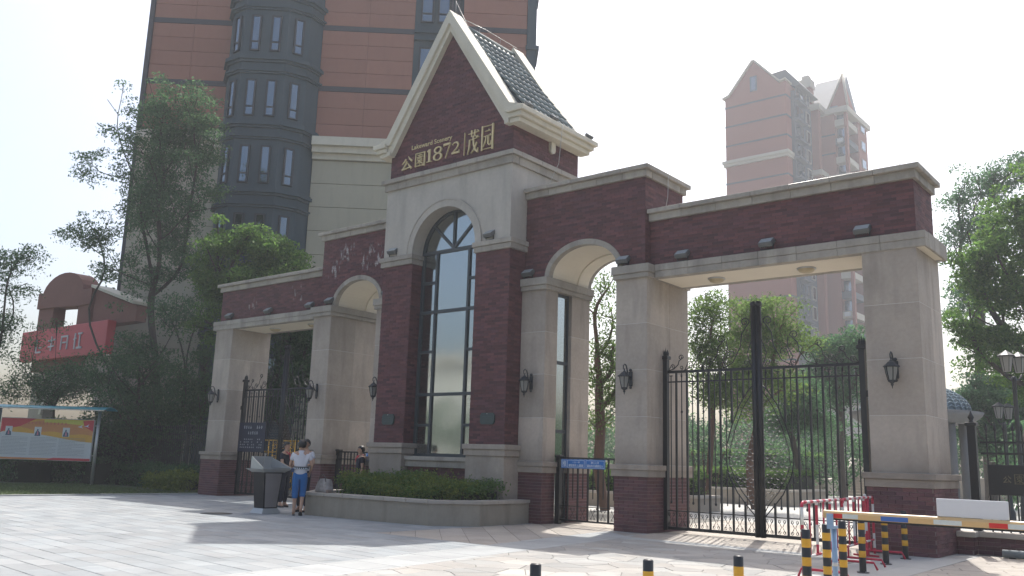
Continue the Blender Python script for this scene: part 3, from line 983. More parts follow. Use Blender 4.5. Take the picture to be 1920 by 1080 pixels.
LP = [(2.615, -0.335, 'black wall lantern on the granite pillar between the tower and the right arched walkway'), (5.355, -0.335, 'black wall lantern on the pillar between the right walkway and the right vehicle gate'),
      (10.80, -0.13, 'black wall lantern on the outermost right granite pillar behind the boom barrier'), (-2.615, -0.335, 'black wall lantern half hidden beside the left brick pilaster of the tower'),
      (-5.355, -0.335, 'black wall lantern on the granite pillar above the woman in blue trousers'), (-10.775, -0.13, 'black wall lantern on the outermost left granite pillar beside the bushes')]
proto = lantern_proto('wall_lantern')
for i, (x, y, lb) in enumerate(LP):
    if i == 0:
        proto.location = (x, y, 3.08); proto['label'] = lb; proto['group'] = 'wall lanterns on the gate pillars'
    else:
        place_copy(proto, (x, y, 3.08), 0, lb, 'wall lanterns on the gate pillars')

# ------------------------------------------------------------------ floodlights
def flood_proto():
    t = local_thing('floodlight', '', 'floodlight')
    q = MB(); q.tube([(-0.13, 0, 0.16), (-0.13, 0, 0.02), (0.13, 0, 0.02), (0.13, 0, 0.16)], 0.012, 5); q.box(-0.03, 0.03, -0.03, 0.03, 0, 0.02)
    q.build('bracket', IRONG, t)
    hd = MB(); hd.cbox(-0.15, 0.15, -0.05, 0.05, -0.10, 0.10, 0.012)
    for k in range(7): hd.box(-0.12 + k * 0.04 - 0.004, -0.12 + k * 0.04 + 0.004, 0.05, 0.075, -0.08, 0.08)
    A = Matrix.Rotation(R(-52), 4, 'X'); 
    hd.v = [tuple((A @ Vector(v)) + Vector((0, -0.02, 0.17))) for v in hd.v]
    h = hd.build('lamp_head', M('flood_grey', (0.10, 0.105, 0.105), 0.45, 0.1, 5), t)
    gl = MB(); gl.box(-0.13, 0.13, -0.056, -0.051, -0.08, 0.08); gl.v = [tuple((A @ Vector(v)) + Vector((0, -0.02, 0.17))) for v in gl.v]
    gl.build('lamp_glass', M('flood_glass', (0.35, 0.38, 0.38), 0.15, 0.05), h, org=(0, 0, 0))
    return t
FL = [(2.40, -0.30, 5.745, 'floodlight on the stone ledge left of the right walkway arch'), (5.12, -0.30, 5.745, 'floodlight on the stone ledge right of the right walkway arch'),
      (6.50, -0.10, 5.745, 'leftmost of the three floodlights on the right lintel'), (8.42, -0.10, 5.745, 'middle one of the three floodlights on the right lintel'), (10.32, -0.10, 5.745, 'rightmost floodlight on the right lintel above the outer pillar'),
      (-1.86, -0.86, 6.72, 'floodlight on the ledge left of the arched tower window'), (1.60, -0.86, 6.72, 'floodlight on the ledge right of the arched tower window'),
      (-2.60, -0.32, 5.745, 'floodlight on the ledge between the left walkway arch and the tower'), (-5.12, -0.30, 5.745, 'floodlight on the stone ledge left of the left walkway arch'),
      (-6.30, -0.10, 5.745, 'floodlight on the left lintel nearest the left walkway arch'), (-8.42, -0.10, 5.745, 'floodlight near the middle of the left lintel'), (-10.60, -0.10, 5.745, 'floodlight at the far left end of the left lintel'),
      (2.58, -0.70, 9.985, 'small floodlight on the roof eaves nearest the gable lettering'), (2.58, 0.35, 9.985, 'small floodlight midway along the roof eaves'), (2.58, 1.95, 9.985, 'small floodlight at the rear end of the roof eaves')]
proto = flood_proto()
for i, (x, y, z, lb) in enumerate(FL):
    rz = R(-90) * -1 if z > 9 else R(random.uniform(-6, 6))
    if i == 0:
        proto.location = (x, y, z); proto.rotation_euler = (0, 0, rz); proto['label'] = lb; proto['group'] = 'floodlights on the gatehouse'
    else:
        c = place_copy(proto, (x, y, z), rz, lb, 'floodlights on the gatehouse')
        if z > 9: c.scale = (0.75, 0.75, 0.75)
# ceiling lamps
LMP = M('ceiling_lamp_cover', (0.42, 0.35, 0.22), 0.5, 0.08, 6)
i = 0
for x, lb in ((6.95, 'round ceiling lamp nearer the tower under the right lintel'), (8.95, 'round ceiling lamp nearer the outer pillar under the right lintel'), (-6.95, 'round ceiling lamp nearer the tower under the left lintel'), (-8.95, 'round ceiling lamp nearer the outer pillar under the left lintel')):
    if i == 0:
        pr = local_thing('ceiling_lamp', lb, 'ceiling lamp', (x, 0.6, 5.455), group='ceiling lamps under the lintels')
        MB().lathe((0, 0, 0), [(0.19, 0.0), (0.19, -0.03), (0.0, -0.03)], 20).build('rim', STEEL, pr)
        MB().lathe((0, 0, 0), [(0.17, -0.031), (0.14, -0.075), (0.08, -0.10), (0.0, -0.105)], 20).build('cover', LMP, pr)
    else:
        place_copy(pr, (x, 0.6, 5.455), 0, lb, 'ceiling lamps under the lintels')
    i += 1
# lightning conductor wires
WIRE = M('galvanised_wire', (0.42, 0.42, 0.40), 0.45, 0.05, 4, metal=0.5)
def wire(name, pts, lb, posts=()):
    t = thing(name, lb, 'wire', pts[0], group='lightning conductor wires on the gatehouse')
    MB().tube(pts, 0.008, 5).build('wire_run', WIRE, t)
    for p, q_ in posts:
        MB().tube([p, q_], 0.006, 4).build('wire_post', WIRE, t)
wire('conductor_wire', [(x, 0.3, 8.15) for x in (2.3, 3.4, 4.5, 5.6)], 'thin wire held above the right arch cornice', [((x, 0.3, 8.05), (x, 0.3, 8.15)) for x in (2.8, 4.0, 5.2)])
wire('conductor_wire', [(5.66, 0.2, 6.95), (5.8, 0.2, 7.16), (8.0, 0.2, 7.16), (11.2, 0.2, 7.16)], 'thin wire held above the right wing cornice', [((x, 0.2, 7.04), (x, 0.2, 7.16)) for x in (6.5, 7.8, 9.1, 10.4)] + [((11.1, -0.05, 7.04), (10.9, -0.1, 7.22))])
wire('conductor_wire', [(-5.66, 0.2, 7.0), (-5.8, 0.2, 7.16), (-8.0, 0.2, 7.16), (-11.2, 0.2, 7.16)], 'thin wire held above the left wing cornice', [((x, 0.2, 7.04), (x, 0.2, 7.16)) for x in (-6.5, -7.8, -9.1, -10.4)])
wire('conductor_wire', [(0, -0.8, 13.72), (0.55, -0.85, 12.75), (1.2, -0.6, 11.7)], 'thin wire running from the front gable peak down to the roof tiles', [((0, -0.8, 13.3), (0, -0.8, 13.72)), ((0.08, -0.8, 13.25), (0, -0.8, 13.72))])
wire('conductor_wire', [(0, -0.7, 13.3), (0.05, 0.4, 13.36), (0.0, 1.9, 13.4)], 'thin wire strung along the roof ridge', [((0, 0.2, 13.15), (0.03, 0.2, 13.35)), ((0, 1.1, 13.15), (0.02, 1.1, 13.36))])
wire('conductor_wire', [(2.72, 0.55, 9.95), (2.66, 0.5, 8.9), (2.42, 0.5, 8.5), (2.42, 0.3, 8.06)], 'thin wire hanging down the right side of the tower')
wire('conductor_wire', [(5.80, 0.55, 8.0), (5.78, 0.55, 7.5), (5.72, 0.5, 7.06)], 'short wire running down the side of the right arch wall')
TREES = [
    ('garden_tree', 'tall airy many-stemmed tree at the far left rising in front of the tower', 'tree', None, (-21.94, 2.84), 0.13, [(-18.69, 1.55, 15.7, 2.07, 1.49), (-18.47, 1.84, 15.26, 1.84, 1.38), (-17.74, 2.61, 14.62, 1.03, 1.38), (-18.9, 1.9, 13.67, 1.84, 1.38), (-19.96, 1.03, 13.63, 1.84, 1.84), (-21.66, -0.35, 13.56, 0.8, 1.03), (-20.34, 0.09, 16.09, 0.92, 0.8), (-19.45, 1.96, 11.63, 2.07, 1.38), (-22.04, 0.08, 10.63, 1.26, 0.92), (-19.12, 2.74, 9.62, 1.38, 1.38), (-21.0, 1.44, 8.65, 1.61, 1.61), (-20.94, -0.22, 15.39, 0.57, 0.92), (-22.69, 0.29, 7.68, 0.69, 0.69), (-18.01, 3.08, 11.91, 0.92, 1.38)], 40250, 0.14, 'LEAFA', 240, 4, 0.5),
    ('garden_tree', 'broad dark bush-like tree with fanned stems left of the gatehouse', 'tree', None, (-18.9, 2.04), 0.1, [(-18.02, 1.78, 4.0, 2.58, 1.61), (-19.45, 0.87, 2.89, 1.61, 1.5), (-17.37, 2.57, 2.97, 0.97, 1.72), (-18.72, 0.88, 5.23, 1.5, 0.75), (-16.7, 2.47, 5.52, 0.75, 1.07), (-17.24, 1.71, 6.75, 1.18, 0.97), (-16.31, 2.42, 7.0, 0.54, 1.5), (-19.64, 0.35, 4.35, 1.07, 0.86), (-18.18, 2.07, 2.31, 1.72, 0.86)], 29750, 0.13, 'LEAFD', 240, 7, 0.5),
    ('garden_tree', 'bright bushy tree showing above the left wing in front of the turret', 'tree', None, (-14.15, 3.65), 0.15, [(-14.06, 1.68, 9.41, 1.13, 0.93), (-12.92, 2.74, 8.96, 1.13, 0.93), (-11.93, 3.67, 8.49, 0.93, 0.78), (-14.6, 1.6, 7.98, 0.93, 1.03), (-13.34, 2.65, 7.93, 1.85, 0.82), (-12.19, 3.31, 9.08, 0.62, 0.62), (-14.44, 2.13, 6.38, 1.23, 1.23)], 33250, 0.15, 'LEAFB', 75, 1, 0.5),
    ('garden_tree', 'dark tree seen through the left vehicle opening', 'tree', None, (-14.67, 5.95), 0.14, [(-14.22, 4.97, 6.33, 1.2, 1.09), (-14.05, 5.54, 4.63, 1.2, 1.09), (-14.98, 5.0, 3.74, 0.87, 1.31), (-13.42, 5.73, 5.93, 0.65, 1.09), (-12.74, 5.85, 7.66, 0.65, 0.65)], 24500, 0.14, 'LEAFD', 140, 1, 0.5),
    ('garden_tree', 'thin tree cut by the left edge of the view above the red signboard', 'tree', None, (-25.12, -2.39), 0.12, [(-22.73, -2.65, 8.76, 0.98, 0.65), (-22.02, -2.16, 9.11, 0.76, 0.39), (-22.58, -2.26, 7.7, 0.98, 0.48), (-23.13, -2.39, 6.4, 0.76, 0.54), (-24.14, -3.64, 8.06, 1.31, 1.31), (-24.06, -2.93, 5.51, 1.31, 1.31)], 9625, 0.13, 'LEAFA', 130, 1, 0.5),
    ('bamboo_clump', 'feathery dark clump of thin stems in front of the red signboard', 'bamboo', None, (-23.43, 0.2), 0.04, [(-22.49, -0.54, 6.39, 0.49, 0.31), (-23.44, -1.09, 5.48, 0.45, 1.12), (-23.08, -0.4, 3.96, 0.9, 0.9), (-22.45, 0.05, 4.2, 0.67, 1.12), (-24.1, -1.29, 4.14, 0.67, 1.12), (-21.86, 0.58, 4.01, 0.67, 0.9)], 10500, 0.11, 'LEAFA', 160, 7, 0.5),
    ('garden_tree', 'large bright leafy tree at the right edge behind the street lamps', 'tree', None, (9.34, 20.38), 0.22, [(9.99, 18.51, 10.77, 1.16, 1.16), (9.27, 18.41, 8.85, 1.36, 1.16), (9.91, 19.21, 7.74, 1.36, 1.36), (8.86, 18.36, 7.7, 1.06, 0.97), (8.99, 18.89, 6.0, 1.36, 1.16), (8.18, 18.19, 6.16, 0.77, 0.77), (9.74, 19.7, 5.27, 1.16, 1.16), (8.92, 17.88, 9.78, 0.87, 0.77), (10.72, 19.34, 9.85, 1.16, 1.74), (8.56, 17.92, 8.44, 0.68, 0.68), (10.95, 18.95, 12.13, 0.97, 0.97), (8.28, 17.45, 9.38, 0.58, 0.68), (8.13, 17.9, 7.1, 0.74, 0.87), (7.86, 18.17, 5.2, 0.68, 0.68)], 45500, 0.15, 'LEAFB', 130, 1, 0.5),
    ('garden_tree', 'bluish tree top standing behind the bright tree at the right edge', 'tree', None, (5.16, 35.1), 0.2, [(6.31, 32.59, 16.18, 1.39, 0.97), (7.23, 33.2, 16.76, 1.11, 0.83), (5.39, 31.98, 15.6, 0.83, 0.83), (5.53, 31.74, 16.96, 0.56, 0.33), (6.33, 33.09, 14.27, 1.67, 1.39), (4.98, 32.13, 13.68, 0.83, 1.11), (8.14, 33.8, 17.34, 1.11, 1.11), (5.09, 33.04, 10.42, 1.11, 1.67)], 14000, 0.18, 'LEAFC', 170, 1, 0.5),
    ('garden_tree', 'slender olive tree behind the left leaf of the right vehicle gate', 'tree', None, (1.27, 11.2), 0.09, [(1.92, 10.26, 6.66, 0.69, 0.73), (1.6, 10.28, 5.58, 0.51, 0.73), (1.99, 10.68, 5.24, 0.73, 0.73), (1.39, 10.46, 4.15, 0.4, 0.73), (1.94, 10.95, 4.0, 0.73, 0.64)], 10500, 0.12, 'LEAFO', 110, 4, 0.5),
    ('garden_tree', 'olive green tree with twisted red-brown trunk behind the middle post of the right gate', 'tree', None, (1.96, 13.08), 0.12, [(2.5, 11.96, 7.06, 0.84, 0.6), (3.21, 12.59, 6.9, 1.03, 0.66), (2.12, 11.88, 6.13, 0.75, 0.75), (2.96, 12.66, 5.79, 1.13, 0.84), (3.72, 13.19, 6.19, 0.56, 0.56), (2.27, 12.37, 4.67, 1.03, 0.84), (3.1, 13.15, 4.33, 0.94, 0.84), (2.16, 12.56, 3.56, 0.75, 0.56), (4.27, 13.72, 5.84, 0.47, 0.34)], 17500, 0.12, 'LEAFO', 170, 3, 0.5),
    ('garden_tree', 'rounded pale green tree beside the far stair behind the right gate', 'tree', None, (0.52, 26.39), 0.16, [(0.92, 25.21, 6.95, 1.27, 0.97), (1.63, 25.72, 7.23, 1.02, 1.02), (0.13, 24.82, 5.93, 1.02, 0.89), (1.26, 25.86, 5.47, 1.14, 1.14), (0.42, 25.31, 4.94, 1.14, 0.76)], 16625, 0.15, 'LEAFC', 120, 2, 0.5),
    ('garden_tree', 'low dark tree filling the gap left of the far stair', 'tree', None, (0.7, 21.26), 0.12, [(0.97, 20.57, 4.57, 1.15, 0.92), (0.34, 20.29, 3.65, 1.03, 0.69), (1.4, 21.18, 3.58, 1.03, 0.69)], 13125, 0.13, 'LEAFC', 110, 2, 0.5),
    ('garden_tree', 'slim tree framed by the right arched walkway', 'tree', None, (0.17, 6.38), 0.14, [(0.85, 5.38, 6.83, 0.36, 0.39), (0.59, 5.37, 6.03, 0.33, 0.42), (0.97, 5.76, 5.72, 0.33, 0.49), (0.7, 5.74, 4.91, 0.49, 0.42), (0.43, 5.72, 4.1, 0.42, 0.49), (0.74, 6.14, 3.48, 0.42, 0.59), (0.27, 5.92, 2.82, 0.39, 0.42), (0.97, 6.08, 4.45, 0.36, 0.65)], 5950, 0.11, 'LEAFO', 110, 2, 0.5),
    ('garden_tree', 'dense tree behind the pavilion at the right edge', 'tree', None, (6.41, 28.49), 0.16, [(6.58, 27.73, 4.99, 1.45, 1.09), (7.66, 28.73, 4.56, 1.45, 1.21), (5.74, 27.28, 4.01, 0.97, 0.97), (6.96, 28.51, 3.11, 1.69, 0.97), (8.32, 29.5, 3.64, 1.45, 1.45)], 35000, 0.15, 'LEAFC', 150, 2, 0.5),
]
# ------------------------------------------------------------------ ground
struct(MB().box(-900, 900, -500, 1500, -0.5, -0.035).build('ground', M('ground_soil', (0.13, 0.13, 0.11), 0.95, 0.1, 0.3)))
PAVG = M('grey_pavers', (0.25, 0.272, 0.28), 0.8, 0.12, 1.2, 0.3, 70, island=0.12, col2=(0.27, 0.28, 0.28), stain=0.35)
PAVB = M('buff_slabs', (0.34, 0.305, 0.26), 0.8, 0.12, 1.2, 0.2, 70, island=0.12, col2=(0.35, 0.315, 0.275), stain=0.35)
PAVC = M('crazy_paving_stone', (0.33, 0.31, 0.28), 0.8, 0.12, 1.5, 0.3, 50, island=0.16, col2=(0.29, 0.29, 0.275), stain=0.35)
BAND = M('pale_border_stone', (0.335, 0.345, 0.34), 0.8, 0.10, 1.2, 0.2, 70, island=0.08, stain=0.3)
CONC = M('pale_concrete', (0.36, 0.36, 0.34), 0.85, 0.10, 0.9, 0.2, 50, stain=0.15)
JOINT = M('paving_joint', (0.15, 0.145, 0.13), 0.95, 0.1, 8)
struct(MB().box(-11.38, 19, -17, 6, -0.034, -0.008).build('plaza', JOINT))
struct(MB().box(-14, 19, 6, 60, -0.034, -0.004).build('inner_court', CONC))
plz = [o for o in COL.objects if o.name == 'plaza'][0]

def clip_poly(poly, a, b):
    """keep the part of poly left of the directed line a->b"""
    out = []
    n = len(poly)
    def sd(p): return (b[0] - a[0]) * (p[1] - a[1]) - (b[1] - a[1]) * (p[0] - a[0])
    for i in range(n):
        p, q_ = poly[i], poly[(i + 1) % n]
        s1, s2 = sd(p), sd(q_)
        if s1 >= 0: out.append(p)
        if (s1 > 0 and s2 < 0) or (s1 < 0 and s2 > 0):
            t = s1 / (s1 - s2); out.append((p[0] + t * (q_[0] - p[0]), p[1] + t * (q_[1] - p[1])))
    return out
def clip_region(poly, reg):
    for i in range(len(reg)):
        poly = clip_poly(poly, reg[i], reg[(i + 1) % len(reg)])
        if len(poly) < 3: return []
    return poly
def area(p):
    return 0.5 * sum(p[i][0] * p[(i + 1) % len(p)][1] - p[(i + 1) % len(p)][0] * p[i][1] for i in range(len(p)))
def shrink(poly, d):
    """inset a convex ccw polygon by d"""
    n = len(poly); out = poly
    for i in range(n):
        a, b = poly[i], poly[(i + 1) % n]
        l = math.hypot(b[0] - a[0], b[1] - a[1])
        if l < 1e-5: continue
        nx, ny = -(b[1] - a[1]) / l * d, (b[0] - a[0]) / l * d
        out = clip_poly(out, (a[0] + nx, a[1] + ny), (b[0] + nx, b[1] + ny))
        if len(out) < 3: return []
    return out
def slab_mb(mb, poly, z0, z1, c=0.006):
    top = shrink(poly, c)
    if len(top) != len(poly):
        mb.prism(poly[::-1], z0, z1, axis='z'); return
    n = len(poly)
    vs = [(x, y, z0) for x, y in poly] + [(x, y, z1 - c * 0.6) for x, y in poly] + [(x, y, z1) for x, y in top]
    fs = [tuple(range(2 * n, 3 * n))]
    for i in range(n):
        j = (i + 1) % n
        fs.append((i, j, n + j, n + i)); fs.append((n + i, n + j, 2 * n + j, 2 * n + i))
    mb.add(vs, fs)
cpx, cpy = 15.5, -16.8
def in_view(c):
    """rough wedge in front of the camera"""
    dx, dy = c[0] - cpx, c[1] - cpy
    f_ = dx * -0.636 + dy * 0.772; r_ = dx * 0.772 + dy * 0.636
    return f_ > 6.3 and abs(r_) < 0.62 * f_ + 0.5
def lay(name, polys, mat, nparts, zt=0.0, joint=0.004):
    P_ = []
    for p in polys:
        if len(p) < 3 or abs(area(p)) < 0.004: continue
        if area(p) < 0: p = p[::-1]
        p = shrink(p, joint)
        if len(p) < 3: continue
        c = (sum(q_[0] for q_ in p) / len(p), sum(q_[1] for q_ in p) / len(p))
        P_.append((math.hypot(c[0] - cpx, c[1] - cpy) + (0 if in_view(c) else 500), p))
    P_.sort(key=lambda t: t[0])
    root = None; rest = MB()
    for i, (d, p) in enumerate(P_):
        if i < nparts:
            q = MB(); slab_mb(q, p, -0.02, zt + random.uniform(-0.0025, 0.0015))
            if i == 0:
                root = q.build(name, mat); root['kind'] = 'structure'
            else:
                q.build(name + '_slab', mat, root)
        else:
            slab_mb(rest, p, -0.02, zt + random.uniform(-0.0025, 0.0015))
    if rest.v: rest.build(name + '_slab', mat, root, kind='stuff')
    return root
def lx(y): return 4.97 + (y + 1.0) * (6.16 - 4.97) / (-9.3)      # left edge of the curved border band
BW = 0.95
# grey pavers: courses run across the plaza
def pavers(reg, L, W, ang, bond=0.5):
    ca, sa = math.cos(ang), math.sin(ang)
    xs = [p[0] * ca + p[1] * sa for p in reg]; ys = [-p[0] * sa + p[1] * ca for p in reg]
    out = []
    j0, j1 = math.floor(min(ys) / W), math.ceil(max(ys) / W)
    for j in range(j0, j1):
        off = (j % 2) * bond * L
        i0, i1 = math.floor((min(xs) - off) / L), math.ceil((max(xs) - off) / L)
        for i in range(i0, i1):
            a, b = i * L + off, (i + 1) * L + off
            q = [(a, j * W), (b, j * W), (b, (j + 1) * W), (a, (j + 1) * W)]
            q = [(x * ca - y * sa, x * sa + y * ca) for x, y in q]
            q = clip_region(q, reg)
            if q: out.append(q)
    return out
regA = [(-11.3, -16.5), (lx(-16.5), -16.5), (lx(-5.15), -5.15), (-11.3, -5.15)]
regB = [(-11.3, -5.15), (2.75, -5.15), (2.75, 2.0), (-11.3, 2.0)]
lay('grey_paving', pavers(regA, 0.62, 0.31, R(-5)) + pavers(regB, 0.62, 0.31, R(-5)), PAVG, 300)
regC = [(2.75, -5.15), (lx(-5.15), -5.15), (lx(2.0), 2.0), (2.75, 2.0)]
lay('diagonal_paving', pavers(regC, 2.4, 0.47, R(-45), 0.37), PAVB, 120)
# border band: two pale edge strips and a middle strip of slabs
pol = []
yy = -16.5
while yy < -0.5:
    y2_ = yy + 0.62
    for a, b in ((0, 0.14), (0.14, BW - 0.14), (BW - 0.14, BW)):
        pol.append([(lx(yy) + a, yy), (lx(yy) + b, yy), (lx(y2_) + b, y2_), (lx(y2_) + a, y2_)])
    yy = y2_
x = lx(-1.5) + BW
while x < 10.6:
    pol.append([(x, -1.80), (x + 0.62, -1.80), (x + 0.62, -1.42), (x, -1.42)])
    x += 0.62
lay('border_paving', pol, BAND, 150, 0.001)
# slabs between the band and the gate
lay('threshold_paving', pavers([(lx(-1.4) + BW, -1.42), (10.62, -1.42), (10.62, 6), (lx(2.0), 6), (lx(-.5), -0.5)], 1.0, 0.6, 0, 0.5) , PAVB, 120, 0.0)
# crazy paving: irregular polygons
reg = [(lx(-15) + BW, -15), (10.6, -15), (10.6, -1.80), (lx(-1.8) + BW, -1.80)]
seeds = {}
S = 0.46
for i in range(int(3 / S), int(12 / S) + 1):
    for j in range(int(-16 / S) - 1, 1):
        seeds[(i, j)] = ((i + 0.5 + random.uniform(-0.42, 0.42)) * S, (j + 0.5 + random.uniform(-0.42, 0.42)) * S)
cells = []
for (i, j), c in seeds.items():
    p = [(c[0] - 1, c[1] - 1), (c[0] + 1, c[1] - 1), (c[0] + 1, c[1] + 1), (c[0] - 1, c[1] + 1)]
    for di in range(-2, 3):
        for dj in range(-2, 3):
            o = seeds.get((i + di, j + dj))
            if o is None or (di == 0 and dj == 0): continue
            mx, my = (c[0] + o[0]) / 2, (c[1] + o[1]) / 2
            dx, dy = o[0] - c[0], o[1] - c[1]
            p = clip_poly(p, (mx, my), (mx - dy, my + dx))
            if len(p) < 3: break
        if len(p) < 3: break
    if len(p) >= 3:
        p = clip_region(p, reg)
        if p: cells.append(p)
lay('crazy_paving', cells, PAVC, 290, 0.0, 0.005)
# smooth strip under the bollards and brick-like pavers beyond
lay('concrete_strip', pavers([(10.62, -16.5), (11.75, -16.5), (11.75, 1.1), (10.62, 1.1)], 2.2, 1.13, R(90), 0.0), CONC, 40)
lay('right_paving', pavers([(11.76, -16.5), (18.9, -16.5), (18.9, 1.1), (11.76, 1.1)], 0.6, 0.3, R(22), 0.5), PAVB, 200)
# manhole and small litter
mh = thing('manhole_cover', 'dark flat manhole cover in the paving left of the metal podium', 'manhole cover', (-2.9, -4.9, 0.0))
MB().lathe((-2.9, -4.9, 0), [(0.36, -0.003), (0.36, 0.006), (0.0, 0.006)], 24).build('frame', M('manhole_ring', (0.12, 0.12, 0.11), 0.8), mh)
MB().lathe((-2.9, -4.9, 0), [(0.31, 0.007), (0.31, 0.011), (0.0, 0.011)], 24).build('lid', M('manhole_lid', (0.07, 0.07, 0.065), 0.7, 0.2, 20), mh)

# ------------------------------------------------------------------ leaves and plants
def leafmat(n, c1, c2, tr=0.35):
    return M(n, c1, 0.6, 0.12, 0.7, island=0.30, col2=c2, trans=tr, spec=0.15)
LEAVES = {'LEAFA': leafmat('leaf_grey_green', (0.095, 0.160, 0.075), (0.058, 0.108, 0.058), 0.5),
          'LEAFB': leafmat('leaf_bright', (0.118, 0.190, 0.052), (0.060, 0.118, 0.040), 0.55),
          'LEAFC': leafmat('leaf_mid', (0.080, 0.150, 0.070), (0.050, 0.100, 0.055), 0.5),
          'LEAFD': leafmat('leaf_dark', (0.078, 0.140, 0.062), (0.046, 0.092, 0.048), 0.5),
          'LEAFO': leafmat('leaf_olive', (0.12, 0.175, 0.055), (0.075, 0.120, 0.042), 0.55),
          'LEAFH': leafmat('leaf_hedge', (0.12, 0.19, 0.055), (0.065, 0.120, 0.040), 0.4),
          'LEAFY': leafmat('leaf_yellow_green', (0.17, 0.20, 0.045), (0.09, 0.13, 0.035), 0.35)}
BARK = M('bark', (0.060, 0.048, 0.038), 0.9, 0.2, 6, 0.4, 30)
BARKR = M('red_bark', (0.10, 0.058, 0.042), 0.9, 0.2, 6, 0.4, 30)
def leaf_mesh(name, centers, size, mat, parent=None, up_bias=0.4, kind=None, aspect=0.42, org=None):
    n = len(centers)
    c = np.asarray(centers, float)
    d = rng.normal(size=(n, 3)); d /= np.linalg.norm(d, axis=1, keepdims=True)
    nr = rng.normal(size=(n, 3)); nr[:, 2] += up_bias * 2
    nr -= d * (nr * d).sum(1, keepdims=True); nr /= np.linalg.norm(nr, axis=1, keepdims=True)
    w = np.cross(d, nr)
    s = size * rng.uniform(0.6, 1.3, size=(n, 1))
    a = c - d * s * 0.5; b = c + w * s * aspect * 0.5 + nr * s * 0.06; e = c + d * s * 0.5; f = c - w * s * aspect * 0.5 + nr * s * 0.06
    v = np.stack([a, b, e, f], 1).reshape(-1, 3)
    if org is None: org = ORG.get(parent.name, (0, 0, 0)) if parent else (0, 0, 0)
    v = v - np.array(org)
    me = bpy.data.meshes.new(name)
    me.vertices.add(4 * n); me.vertices.foreach_set('co', v.ravel())
    me.loops.add(4 * n); me.loops.foreach_set('vertex_index', np.arange(4 * n, dtype=np.int32))
    me.polygons.add(n); me.polygons.foreach_set('loop_start', np.arange(0, 4 * n, 4, dtype=np.int32))
    me.update(calc_edges=True)
    me.materials.append(mat)
    o = bpy.data.objects.new(name, me); COL.objects.link(o)
    if parent: o.parent = parent
    if kind: o['kind'] = kind
    return o
